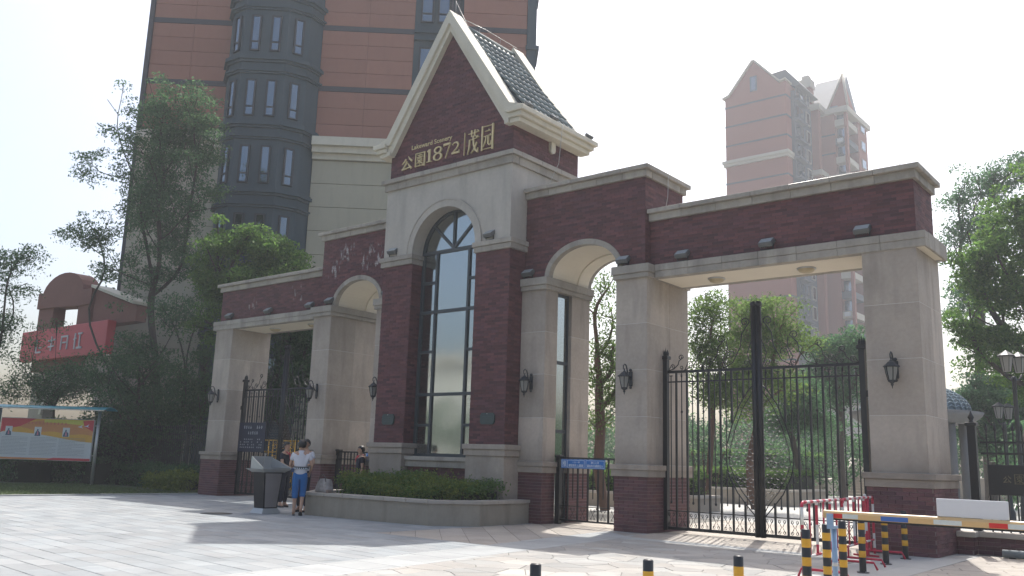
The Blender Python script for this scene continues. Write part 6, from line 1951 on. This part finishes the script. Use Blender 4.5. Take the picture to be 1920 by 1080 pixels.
for k in range(3):
    panels(9.06, 12.45, (17.4 if k == 0 else bands[k] + 0.14), bands[k + 1] - 0.14, 1, y=-0.65)
    MB().box(9.06, 12.45, -0.68, -0.605, bands[k + 1] - 0.138, bands[k + 1] + 0.138).build('dark_band', DKB, TB_)
MB().box(12.46, 12.95, -0.7, 1.2, 0, ZT).build('corner_strip', TUR, TB_)
for k in range(8):
    q = MB(); q.box(12.40, 13.10, -0.80, 1.3, 2 + 3.45 * k, 2.22 + 3.45 * k); q.build('ledge', TUR, TB_)
# faceted turret
TP = [(-3.2, 0.0), (-2.85, -0.85), (-2.10, -1.45), (0.12, -1.45), (1.10, -0.85), (1.60, 0.0)]
q = MB(); q.prism(TP[::-1], 0, ZT, axis='z'); tu = q.build('turret', TUR, TB_); fix_normals(tu)
def ring(z0, z1, d):
    cx_ = -0.8
    P_ = [((x - cx_) * (1 + d / 2.2) + cx_, y - d if y < 0 else y) for x, y in TP]
    q.prism(P_[::-1], z0, z1, axis='z')
for k in range(7):
    z = 3.35 + 3.52 * k
    q = MB(); ring(z - 0.62, z - 0.52, 0.10); ring(z - 0.51, z - 0.42, 0.17); ring(z + 0.0, z + 0.12, 0.10); ring(z + 0.121, z + 0.30, 0.20); ring(z + 0.301, z + 0.38, 0.13)
    fix_normals(q.build('turret_ledge', TUR, tu, org=(0, 0, 0)))
    zz = z + 0.62
    for (a, b, offs) in ((2, 3, (0.27, 0.73)), (1, 2, (0.5,)), (3, 4, (0.5,))):
        A = Vector((*TP[a], 0)); B = Vector((*TP[b], 0)); d_ = (B - A).normalized(); nrm = Vector((d_.y, -d_.x, 0))
        if nrm.y > 0: nrm = -nrm
        for f in offs:
            c = A.lerp(B, f) + nrm * 0.012
            M4 = Matrix((d_, -nrm, Vector((0, 0, 1)))).transposed().to_4x4(); M4.translation = c
            f_ = tower_window(tu, M4 @ Matrix.Rotation(R(random.uniform(-1.5, 1.5)), 4, 'Z'), 0.46, 1.95, zz)
# side wall left (dark grey, receding)
tag(TB_, TB_['label'], 'building')

# ------------------------------------------------------------------ archway building with the red signboard
AB = thing('arcade_building', 'terracotta arch-topped gateway building carrying a red signboard at the far left', 'building', (-27, 2.5, 0))
TRD = M('terracotta_render', (0.20, 0.090, 0.070), 0.85, 0.1, 1)
y0, y1 = 2.15, 2.75
q = MB(); q.box(-31.2, -29.55, y0, y1, 6.5, 8.9); q.box(-26.9, -25.6, y0, y1, 6.5, 8.5)
q.box(-31.2, -25.6, y0, y1, 5.0, 6.6)
q.build('pier', TRD, AB)
top = [(-31.25, 8.2), (-31.25, 9.0), (-30.9, 9.0)] + [(-28.6 + 2.2 * math.cos(R(a)), 8.75 + 1.05 * math.sin(R(a))) for a in range(180, -1, -15)] + [(-25.5, 8.75), (-25.5, 8.0), (-26.9, 8.0)] + [(-29.5, 8.15)]
fix_normals(MB().prism(top, y0 - 0.1, y1 + 0.1).build('arched_parapet', TRD, AB))
q = MB(); q.prism([(-25.55, 6.9), (-25.55, 8.75), (-23.0, 7.95), (-21.5, 7.6), (-21.5, 6.9)], y0 + 0.1, y1); fix_normals(q.build('sloping_wing', TRD, AB))
q = MB(); q.prism([(-25.5, 8.77), (-25.5, 8.9), (-21.4, 7.75), (-21.4, 7.62)], y0 - 0.15, y1 + 0.2); fix_normals(q.build('wing_coping', CREAMT, AB))
LOW = M('arcade_cream', (0.34, 0.30, 0.24), 0.85, 0.08, 0.6)
prof = [(-31.0, 0)] + [(-29.4, 0), (-29.4, 2.9)] + [(-26.6 - 2.8 * math.cos(math.pi * i / 14), 2.9 + 1.35 * math.sin(math.pi * i / 14)) for i in range(1, 14)] + [(-23.8, 2.9), (-23.8, 0), (-21.5, 0), (-21.5, 5.5), (-31.0, 5.5)]
fix_normals(MB().prism(prof, y0 + 0.05, y1 - 0.05).build('lower_wall', LOW, AB))
fix_normals(MB().prism([(-26.6 - 3.05 * math.cos(math.pi * i / 14), 2.9 + 1.55 * math.sin(math.pi * i / 14)) for i in range(15)] + [(-26.6 + 2.8 * math.cos(math.pi * i / 14), 2.9 + 1.35 * math.sin(math.pi * i / 14)) for i in range(15)], y0 - 0.05, y0 + 0.06).build('arch_moulding', CREAMT, AB))
RS = thing('red_signboard', 'red box signboard with large white characters half hidden by branches', 'signboard', (-27.4, 1.95, 6.2))
SRD = M('sign_red', (0.50, 0.055, 0.065), 0.5, 0.06, 1)
MB().cbox(-31.8, -22.95, 1.75, 2.14, 5.5, 7.0, 0.02).build('sign_box', SRD, RS)
SWH = M('sign_letter_white', (0.50, 0.50, 0.52), 0.5)
yL2 = 1.748
lets = [[([(0.2, 0.9), (0.2, 0.1), (0.8, 0.1)], [0.12, 0.12, 0.12]), ([(0.5, 0.35), (0.85, 0.35)], [0.08, 0.08])],
        [([(0.1, 0.7), (0.9, 0.75)], [0.09, 0.09]), ([(0.5, 0.95), (0.5, 0.1)], [0.11, 0.11]), ([(0.15, 0.35), (0.85, 0.38)], [0.08, 0.08])],
        [([(0.15, 0.9), (0.15, 0.1)], [0.1, 0.1]), ([(0.15, 0.85), (0.85, 0.85)], [0.1, 0.1]), ([(0.85, 0.9), (0.85, 0.1)], [0.1, 0.1]), ([(0.3, 0.5), (0.7, 0.5)], [0.08, 0.08])],
        [([(0.2, 0.95), (0.2, 0.05)], [0.12, 0.12]), ([(0.05, 0.6), (0.35, 0.66)], [0.08, 0.08]), ([(0.5, 0.9), (0.95, 0.9)], [0.1, 0.1]), ([(0.72, 0.9), (0.72, 0.1)], [0.11, 0.11]), ([(0.45, 0.1), (1.0, 0.1)], [0.12, 0.12])]]
for k, st_ in enumerate(lets):
    x_ = -30.1 + k * 1.35
    glyph('character', st_, x_, x_ + 0.9, 5.80, 6.62, 0.04, RS, SWH, yL2)

# ------------------------------------------------------------------ far residential tower on the right
FT = thing('residential_tower', 'hazy pinkish residential tower with gable roofs far away above the right wing', 'building', (-40, 130, 0))
FTR = M('far_terracotta', (0.29, 0.10, 0.065), 0.85, 0.05, 0.05)
FTC = M('far_cream', (0.50, 0.45, 0.36), 0.85, 0.05, 0.1)
FDG = M('far_grey', (0.08, 0.09, 0.10), 0.8, 0.05, 0.1)
FRF = M('far_roof_tile', (0.16, 0.17, 0.18), 0.6, 0.1, 0.6)
FGL = glass_mat('far_glass', (0.1, 0.12, 0.14), 0.25, (0.6, 0.68, 0.75))
FWF = M('far_frame', (0.32, 0.28, 0.24), 0.7)
def fbox(nm, x0, x1, y0, y1, z0, z1, m_=FTR, par=None):
    return MB().box(x0, x1, y0, y1, z0, z1).build(nm, m_, par or FT)
mwall = MB().prism([(-50.5, 0), (-39.3, 0), (-39.3, 67.2), (-40.4, 67.0), (-45.0, 72.2), (-49.7, 66.6), (-50.5, 66.4)], 122, 137).build('gable_block', FTR, FT); fix_normals(mwall)
q = MB()
for (a, b) in (((-50.9, 66.3), (-49.6, 66.7)), ((-49.6, 66.7), (-45.0, 72.3)), ((-45.0, 72.3), (-40.3, 67.1)), ((-40.3, 67.1), (-39.1, 67.3))):
    dx, dz = b[0] - a[0], b[1] - a[1]; l = math.hypot(dx, dz); nx, nz = -dz / l * 0.28, dx / l * 0.28
    q.prism([a, b, (b[0] + nx, b[1] + nz), (a[0] + nx, a[1] + nz)], 121.6, 137)
fix_normals(q.build('gable_coping', FTC, FT))
for z in (64.6, 61.0, 57.4, 50.4, 46.9, 43.4, 39.9, 36.4, 32.9, 29.4, 25.9, 22.4, 18.9, 15.4):
    q = MB(); q.box(-50.55, -39.25, 121.93, 122.0, z - 0.15, z + 0.15); q.box(-39.3, -39.22, 122.0, 124, z - 0.15, z + 0.15); q.build('storey_band', DKB, FT)
for z in (54.0,):
    q = MB(); q.box(-51.0, -38.9, 121.4, 136, z, z + 0.55); q.box(-50.8, -39.05, 121.6, 136, z - 0.5, z); q.build('cornice', FTC, FT)
w = fbox('window', -45.7, -44.4, 121.86, 121.99, 66.6, 69.4, FDG); fbox('pane', -45.5, -44.6, 121.82, 121.86, 66.8, 69.2, FGL, w)
# dark bay strips, piers and balconies along the receding side
fbox('side_wall', -39.3, -38.7, 124.2, 137, 0, 66.0, FDG)
for k in range(17):
    z = 8 + 3.5 * k
    q = MB(); q.box(-38.7, -37.9, 124.2, 128.2, z, z + 0.4); q.build('bay_sill', FDG, FT)
    for yy_ in (124.6, 126.4):
        f_ = fbox('window', -38.69, -38.55, yy_, yy_ + 1.4, z + 1.0, z + 3.0, FDG)
        fbox('pane', -38.55, -38.50, yy_ + 0.12, yy_ + 1.28, z + 1.15, z + 2.85, FGL, f_)
    f_ = MB(); f_.box(-38.69, -38.45, 129.2, 130.9, z + 0.8, z + 1.0); f_.box(-38.69, -38.45, 129.2, 130.9, z + 3.0, z + 3.2); f_.box(-38.69, -38.45, 129.2, 129.4, z + 1.0, z + 3.0); f_.box(-38.69, -38.45, 130.7, 130.9, z + 1.0, z + 3.0)
    f_ = f_.build('window', FWF, FT); fbox('pane', -38.6, -38.5, 129.4, 130.7, z + 1.0, z + 3.0, FGL, f_)
fbox('pier', -38.7, -37.4, 132.0, 133.2, 0, 64.8); 
q = MB(); q.box(-39.2, -37.0, 131.4, 137, 64.8, 65.8); q.build('pier_roof', FTC, FT)
q = MB(); q.box(-39.2, -36.9, 131.4, 137, 52.5, 53.4); q.build('pier_cornice', FTC, FT)
bl = fbox('second_block', -38.8, -35.6, 135, 146, 0, 64.5)
fbox('second_block', -35.6, -33.4, 141, 146, 0, 64.5)
q = MB(); q.box(-39.3, -33.0, 134.4, 147, 64.5, 65.5); q.build('block_cornice', FTC, FT)
q = MB(); q.box(-39.2, -33.1, 134.5, 146.8, 52.0, 52.9); q.box(-39.0, -33.2, 134.7, 146.8, 51.5, 52.0); q.build('block_cornice', FTC, FT)
fbox('balcony_pier', -33.9, -33.4, 135.0, 135.8, 0, 64.5)
for z in (60.5, 57.0, 48.2, 44.7, 41.2, 37.7): q = MB(); q.box(-38.85, -35.6, 134.93, 135, z, z + 0.28); q.build('storey_band', DKB, FT)
for k in range(17):
    z = 6.2 + 3.5 * k
    fl = MB(); fl.box(-35.6, -33.5, 135.2, 141, z, z + 0.25); fl.box(-35.6, -33.5, 135.2, 135.35, z + 0.25, z + 1.2); fl.box(-33.65, -33.5, 135.35, 141, z + 0.25, z + 1.1); fl.build('balcony', FDG if k % 2 else FTC, FT)
    g_ = fbox('glazing', -35.5, -33.55, 136.0, 136.1, z + 0.3, z + 3.2, FGL)
    if k % 3 == 0:
        fbox('air_conditioner', -35.2, -34.2, 134.8, 135.19, z + 0.3, z + 1.0, M('ac_white', (0.55, 0.56, 0.56), 0.6))
    f_ = fbox('side_window', -33.42, -33.3, 142.3, 144.6, z + 0.9, z + 2.6, FWF); fbox('pane', -33.3, -33.26, 142.5, 144.4, z + 1.0, z + 2.5, FGL, f_)
fix_normals(MB().prism([(134.4, 65.5), (140.5, 73.6), (147, 65.5)], -40.6, -34.8, axis='x').build('tiled_roof', FRF, FT))
q = MB(); q.add([(-36.4, 134.6, 65.5), (-33.1, 134.6, 65.5), (-33.1, 138.4, 65.5), (-36.4, 138.4, 65.5), (-34.2, 136.2, 71.9)], [(0, 1, 4), (1, 2, 4), (2, 3, 4), (3, 0, 4), (3, 2, 1, 0)]); q.build('spire', FTR, FT)
MB().tube([(-36.5, 134.5, 65.5), (-34.25, 136.1, 72.3)], 0.22, 5).build('spire_coping', FTC, FT); MB().tube([(-33.0, 134.5, 65.5), (-34.15, 136.1, 72.3)], 0.22, 5).build('spire_coping', FTC, FT)
q = MB(); q.box(-41.2, -39.3, 133.6, 135.4, 64, 70.2); q.build('chimney', FTR, FT)
q = MB(); q.box(-41.4, -39.1, 133.4, 135.6, 70.2, 71.8); q.box(-40.9, -39.6, 133.9, 135.1, 71.8, 72.7); q.build('chimney_cap', FTC, FT)
fix_normals(MB().prism([(-43.5, 70.2), (-39.0, 66.9), (-37.6, 67.0), (-40.2, 70.4)], 124.5, 133).build('dark_dormer', FDG, FT))
# low house glimpsed between the trees behind the right gate
hs_ = thing('garden_house', 'pale low building glimpsed between the trunks behind the right gate', 'building', (-15, 60, 0))
MB().box(-19, -11.5, 62, 70, 0, 7.5).build('wall', M('pale_render', (0.42, 0.38, 0.36), 0.85), hs_)
q = MB(); q.box(-19.4, -11.1, 61.6, 70.4, 7.5, 7.9); q.build('roof', FRF, hs_)
for k in range(3): MB().box(-18 + k * 2.4, -17 + k * 2.4, 61.93, 62.0, 4.2, 6.0).build('window', FDG, hs_)

# ------------------------------------------------------------------ across the street, behind the camera: what the glass reflects
OB = thing('street_house', 'long cream terrace of shops across the street, mirrored in the arched window', 'building', (0, -60, 0))
MB().box(-70, 60, -72, -60, 0, 13).build('wall', M('street_cream', (0.46, 0.46, 0.42), 0.85, 0.1, 0.2), OB)
q = MB(); q.box(-71, 61, -60, -59.3, 12.4, 13.2); q.build('eaves', FTC, OB)
cs = [(-60 + i * 6.0, -46 + random.uniform(-2, 2), 4.0 + random.uniform(-1, 1), 3.4, 3.4, 1 / 18) for i in range(18)]
woods('row of street trees across the road, mirrored in the windows', cs, 16000, 0.6, 'LEAFC')
# ------------------------------------------------------------------ people
def skin_mesh(name, nodes, edges, mat, parent, root=0, sub=1, kind=None):
    """nodes: {key: (x, y, z, r or (rx, ry))}"""
    keys = list(nodes); idx = {k: i for i, k in enumerate(keys)}
    bm = bmesh.new()
    ly = bm.verts.layers.skin.verify()
    vs = [bm.verts.new(nodes[k][:3]) for k in keys]
    for a, b in edges: bm.edges.new((vs[idx[a]], vs[idx[b]]))
    for i, k in enumerate(keys):
        r = nodes[k][3]
        vs[i][ly].radius = (r, r) if not isinstance(r, tuple) else r
        vs[i][ly].use_root = (i == root)
    me = bpy.data.meshes.new(name + '_skeleton'); bm.to_mesh(me); bm.free()
    o = bpy.data.objects.new(name, me); COL.objects.link(o)
    m1 = o.modifiers.new('skin', 'SKIN'); m1.use_smooth_shade = True
    m2 = o.modifiers.new('smooth', 'SUBSURF'); m2.levels = sub + 1; m2.render_levels = sub + 1
    dg = bpy.context.evaluated_depsgraph_get(); dg.update()
    me2 = bpy.data.meshes.new_from_object(o.evaluated_get(dg))
    o.modifiers.clear(); o.data = me2
    me2.materials.clear(); me2.materials.append(mat)
    for p in me2.polygons: p.use_smooth = True
    o.parent = parent
    return o
SKINM = M('skin', (0.42, 0.25, 0.17), 0.55, 0.06, 6)
HAIR = M('black_hair', (0.010, 0.009, 0.009), 0.5, 0.2, 20)
def person(loc, face, h, label, shirt, pants, shoe, pose, pants_len='long', hair='short', extras=None):
    t = local_thing('person', label, 'person', loc, face)
    k = h / 1.70
    P = dict(pose)
    # joints (x right, y forward, z up) for a 1.70 m figure
    J = {'pelvis': (0, 0, .93, (.135, .105)), 'waist': (0, .0, 1.06, (.125, .095)), 'chest': (0, .0, 1.25, (.145, .10)), 'collar': (0, -.01, 1.40, (.10, .07)), 'neck': (0, .0, 1.475, .050),
         'jaw': (0, .020, 1.535, (.062, .070)), 'head': (0, .012, 1.60, (.078, .092)), 'crown': (0, .0, 1.665, (.062, .074))}
    for sd, sx_ in (('L', -1), ('R', 1)):
        J['sh' + sd] = (sx_ * .165, -.01, 1.385, .056); J['el' + sd] = (*P['el' + sd], .038); J['wr' + sd] = (*P['wr' + sd], .025)
        J['hip' + sd] = (sx_ * .085, 0, .86, .090); J['kn' + sd] = (*P['kn' + sd], .056); J['an' + sd] = (*P['an' + sd], .036)
        hd = Vector(P['wr' + sd]) - Vector(P['el' + sd]); hd.normalize()
        w = Vector(P['wr' + sd]) + hd * .06
        J['pa' + sd] = (*w, .030)
        side = Vector((-sx_, 0.3, 0)).normalized() if abs(hd.z) > 0.5 else Vector((0, 0, 1))
        side = (side - hd * side.dot(hd)).normalized()
        curl = hd.cross(side).normalized()
        for fi, (so, ln) in enumerate(((-.026, .060), (-.009, .072), (.009, .068), (.025, .054))):
            b = w + side * so + hd * .028; m_ = b + hd * ln * .55; e = m_ + hd * ln * .35 + curl * .018 * (1 if sx_ > 0 else -1)
            J['f%s%d' % (sd, fi)] = (*b, .0095); J['g%s%d' % (sd, fi)] = (*m_, .0085); J['h%s%d' % (sd, fi)] = (*e, .007)
        b = w - side * -.034 - hd * .01; J['t' + sd] = (*b, .011); J['u' + sd] = (*(b + side * .022 + hd * .032), .009)
        an = Vector(P['an' + sd]); fd = Vector(P.get('fd' + sd, (sx_ * 0.02, .12, -.045)))
        J['he' + sd] = (*(an + Vector((0, -.03, -.03))), .036); J['to' + sd] = (*(an + fd), .030)
    E_ = [('pelvis', 'waist'), ('waist', 'chest'), ('chest', 'collar'), ('collar', 'neck'), ('neck', 'jaw'), ('jaw', 'head'), ('head', 'crown')]
    for sd in 'LR':
        E_ += [('collar', 'sh' + sd), ('sh' + sd, 'el' + sd), ('el' + sd, 'wr' + sd), ('wr' + sd, 'pa' + sd), ('pelvis', 'hip' + sd), ('hip' + sd, 'kn' + sd), ('kn' + sd, 'an' + sd), ('an' + sd, 'to' + sd), ('an' + sd, 'he' + sd), ('pa' + sd, 't' + sd), ('t' + sd, 'u' + sd)]
        for fi in range(4): E_ += [('pa' + sd, 'f%s%d' % (sd, fi)), ('f%s%d' % (sd, fi), 'g%s%d' % (sd, fi)), ('g%s%d' % (sd, fi), 'h%s%d' % (sd, fi))]
    def sc(N_): return {a: (v[0] * k, v[1] * k, v[2] * k, tuple(q_ * k for q_ in v[3]) if isinstance(v[3], tuple) else v[3] * k) for a, v in N_.items()}
    skin_mesh('body', sc(J), E_, SKINM, t, 0, 1)
    # trousers
    def lerp3(a, b, f): return tuple(J[a][i] + (J[b][i] - J[a][i]) * f for i in range(3))
    T = {'pelvis': (0, 0, .93, (.155, .125)), 'top': (0, 0, 1.03, (.145, .115))}; ET = [('pelvis', 'top')]
    for sd in 'LR':
        T['hip' + sd] = (*J['hip' + sd][:3], .108); T['kn' + sd] = (*J['kn' + sd][:3], .078)
        ET += [('pelvis', 'hip' + sd), ('hip' + sd, 'kn' + sd)]
        f = 0.92 if pants_len == 'long' else 0.30
        T['cu' + sd] = (*lerp3('kn' + sd, 'an' + sd, f), .060 if pants_len == 'long' else .075); ET.append(('kn' + sd, 'cu' + sd))
    skin_mesh('trousers', sc(T), ET, pants, t, 0, 1)
    S_ = {'chest': (0, 0, 1.22, (.165, .122)), 'waist': (0, 0, 1.07, (.148, .118)), 'hem': (0, 0, .955, (.168, .135)), 'collar': (0, -.01, 1.40, (.130, .085)), 'yoke': (0, -.012, 1.437, (.100, .076)), 'nk': (0, -.010, 1.482, .066), 'low': (0, 0, .90, (.160, .128))}
    ES = [('chest', 'waist'), ('waist', 'hem'), ('chest', 'collar'), ('collar', 'yoke'), ('yoke', 'nk'), ('hem', 'low')]
    for sd, sx_ in (('L', -1), ('R', 1)):
        S_['sh' + sd] = (sx_ * .168, -.01, 1.375, .070); S_['sl' + sd] = (*lerp3('sh' + sd, 'el' + sd, 0.62), .062)
        ES += [('collar', 'sh' + sd), ('sh' + sd, 'sl' + sd)]
    skin_mesh('shirt', sc(S_), ES, shirt, t, 0, 1)
    # hair, ears and face
    q = MB()
    r = .105 * k
    vs = []; fs = []; nn = 16; mm = 9
    for i in range(mm + 1):
        th = math.pi * 0.64 * i / mm
        for j in range(nn):
            a = 2 * math.pi * j / nn
            fwd = math.sin(a)
            lim = 1.22 if fwd < -0.2 else (1.0 if fwd < 0.35 else 0.62)
            tt = th * lim
            jit = 1 + 0.035 * math.sin(5 * a + 3 * i) + 0.03 * math.cos(9 * a - i)
            bb = 1.0 if hair == 'short' else 1.12
            vs.append((r * .88 * bb * math.sin(tt) * math.cos(a) * jit, -.008 * k + r * 1.0 * bb * math.sin(tt) * fwd * jit, 1.612 * k + r * 1.02 * math.cos(tt) * jit))
    for i in range(mm):
        for j in range(nn):
            j2 = (j + 1) % nn; fs.append((i * nn + j, (i + 1) * nn + j, (i + 1) * nn + j2, i * nn + j2))
    q.add(vs, fs, True); q.build('hair', HAIR, t)
    q = MB(); q.ball((0, .102 * k, 1.575 * k), .014 * k, 8, (0.8, 1.1, 1.4)); q.ball((-.083 * k, .0, 1.585 * k), .020 * k, 8, (0.4, 0.8, 1.4)); q.ball((.083 * k, .0, 1.585 * k), .020 * k, 8, (0.4, 0.8, 1.4)); q.build('nose_and_ears', SKINM, t)
    q = MB()
    for sx_ in (-1, 1):
        q.ball((sx_ * .030 * k, .090 * k, 1.602 * k), .0085 * k, 8, (1.4, .6, .7)); q.box(sx_ * .030 * k - .018 * k, sx_ * .030 * k + .018 * k, .088 * k, .096 * k, 1.622 * k, 1.627 * k)
    q.build('eyes_and_brows', HAIR, t)
    q = MB(); q.ball((0, .088 * k, 1.540 * k), .016 * k, 8, (1.3, .5, .35)); q.build('mouth', M('lips', (0.35, 0.12, 0.10), 0.5), t)
    # shoes
    for sd in 'LR':
        an = Vector(J['an' + sd][:3]) * k; fd = Vector(P.get('fd' + sd, (0, .12, -.045))) * k
        he = an + Vector((0, -.035, -.035)) * k; to = an + fd
        ax = (to - he).normalized(); sdv = ax.cross(Vector((0, 0, 1))).normalized(); upv = sdv.cross(ax)
        n = 16; vs = []; hgt = (.012, .052 if pants_len == 'long' else .022)
        for zz in (-.042, -.042 + hgt[0], -.042 + hgt[1]):
            for j in range(n):
                a = 2 * math.pi * j / n; c_ = math.cos(a); s_ = math.sin(a)
                L_ = ((to - he).length * .5 + .038 * k); c = (he + to) / 2
                kx = 0.88 if zz > -.035 else 1.0
                vs.append(tuple(c + ax * c_ * L_ * kx + sdv * s_ * .045 * k * kx * (1.0 + 0.15 * c_) + upv * zz * k))
        fs = [tuple(range(n))[::-1], tuple(range(2 * n, 3 * n))]
        for i in range(2):
            for j in range(n): fs.append((i * n + j, i * n + (j + 1) % n, (i + 1) * n + (j + 1) % n, (i + 1) * n + j))
        MB().add(vs, fs, True).build('shoe', shoe, t)
    if extras: extras(t, k)
    return t
STAND = {'elL': (-.235, -.03, 1.12), 'wrL': (-.245, .06, .88), 'elR': (.235, -.03, 1.12), 'wrR': (.245, .06, .88), 'knL': (-.095, .02, .48), 'anL': (-.10, -.02, .08), 'knR': (.095, .02, .48), 'anR': (.10, -.02, .08)}
WSH = M('white_shirt', (0.56, 0.56, 0.60), 0.8, 0.06, 6, 0.3, 14)
BPT = M('blue_trousers', (0.010, 0.115, 0.33), 0.8, 0.1, 6, 0.3, 14)
NVY = M('navy_cloth', (0.012, 0.014, 0.026), 0.8, 0.1, 6, 0.3, 14)
SHB = M('black_shoe', (0.02, 0.016, 0.015), 0.5)
REDC = M('red_scarf', (0.45, 0.05, 0.07), 0.7)
# woman seen from behind, weight on her left foot, right heel lifted
wp = dict(STAND)
wp.update({'elL': (-.25, .02, 1.13), 'wrL': (-.13, .20, 1.02), 'elR': (.26, -.02, 1.13), 'wrR': (.20, .14, .96), 'knL': (-.09, .03, .47), 'anL': (-.085, .0, .075), 'knR': (.075, .08, .49), 'anR': (.075, -.10, .135), 'fdR': (.0, .055, -.10)})
def woman_x(t, k):
    q = MB(); n = 24
    for z0, z1, rr in ((1.045, 1.10, 1.0),):
        q.add([(rr * .178 * k * math.cos(2 * math.pi * j / n), rr * .150 * k * math.sin(2 * math.pi * j / n), z * k) for z in (z0, z1) for j in range(n)], [(j, (j + 1) % n, n + (j + 1) % n, n + j) for j in range(n)], True)
    q.build('waist_belt', M('belt_black', (0.015, 0.015, 0.02), 0.6), t)
    for j in range(9):
        q = MB()
        a = R(-150 + j * 14); q.box(.186 * k * math.cos(a) - .010, .186 * k * math.cos(a) + .010, .156 * k * math.sin(a) - .004, .156 * k * math.sin(a) + .004, 1.05 * k, 1.075 * k)
        q.build('belt_patch', WHT, t)
    MB().cbox(-.20 * k, -.13 * k, -.16 * k, -.10 * k, .97 * k, 1.06 * k, .01).build('belt_pouch', M('pouch_navy', (0.02, 0.04, 0.10), 0.6), t)
face_away = math.atan2(0.63, 0.77)      # turns local +y away from the camera
person((-1.67, -3.56, 0), face_away + 0.15, 1.72, 'woman seen from behind in a white t-shirt and bright blue cropped trousers', WSH, BPT, SHB, wp, 'crop', 'full', woman_x)
# guard in white shirt hidden behind her
def guard_x(t, k):
    q = MB()
    for sx_ in (-1, 1): q.cbox(sx_ * .15 * k - .035, sx_ * .15 * k + .035, -.05, .05, 1.445 * k, 1.458 * k, .004)
    q.build('epaulettes', NVY, t)
gp_ = dict(STAND); gp_.update({'elL': (-.27, .03, 1.13), 'wrL': (-.16, .22, 1.08), 'elR': (.27, .03, 1.13), 'wrR': (.16, .22, 1.08)})
person((-2.60, -2.72, 0), face_away + 2.75, 1.76, 'guard in a white shirt mostly hidden behind the woman', WSH, NVY, SHB, gp_, 'long', 'short', guard_x)
def scarf(t, k):
    q = MB(); q.tube([(-.06 * k, .0, 1.455 * k), (-.055 * k, .07 * k, 1.43 * k), (0, .125 * k, 1.36 * k), (.055 * k, .07 * k, 1.43 * k), (.06 * k, .0, 1.455 * k), (0, -.07 * k, 1.465 * k)], .016 * k, 6, closed=True)
    q.tube([(0, .13 * k, 1.36 * k), (.01, .135 * k, 1.25 * k)], [.018 * k, .006 * k], 6); q.build('collar_trim', REDC, t)
# man behind the podium looking right
mp = dict(STAND); mp.update({'elL': (-.24, .06, 1.13), 'wrL': (-.15, .27, 1.06), 'elR': (.24, .06, 1.13), 'wrR': (.12, .27, 1.02)})
person((-4.42, -1.95, 0), R(-72), 1.70, 'man in a dark shirt with red collar standing behind the podium', NVY, NVY, SHB, mp, 'long', 'short', scarf)
# boy by the left pedestrian gate looking left
bp2 = dict(STAND); bp2.update({'elL': (-.22, -.02, 1.12), 'wrL': (-.23, .03, .88), 'elR': (.22, -.02, 1.12), 'wrR': (.23, .05, .88)})
person((-3.02, -0.55, 0), R(150), 1.66, 'boy in a navy shirt with red collar standing behind the planter', NVY, NVY, SHB, bp2, 'long', 'short', scarf)
# ------------------------------------------------------------------ haze
hz = MB().box(-95, 75, -75, 175, -1.6, 76).build('haze', None, None) if False else None
me = bpy.data.meshes.new('haze')
q = MB().box(-95, 75, -76, 175, -1.6, 76)
me.from_pydata(q.v, [], q.f)
hz = bpy.data.objects.new('haze', me); COL.objects.link(hz)
hm = bpy.data.materials.new('haze_air'); hm.use_nodes = True
nt = hm.node_tree; nt.nodes.clear()
o_ = nt.nodes.new('ShaderNodeOutputMaterial'); v_ = nt.nodes.new('ShaderNodeVolumePrincipled')
v_.inputs['Color'].default_value = (0.90, 0.95, 1.0, 1); v_.inputs['Density'].default_value = HAZE; v_.inputs['Anisotropy'].default_value = 0.3
nt.links.new(v_.outputs[0], o_.inputs['Volume'])
me.materials.append(hm)
hz['kind'] = 'stuff'; hz['label'] = 'pale summer haze over the whole place'; hz['category'] = 'haze'
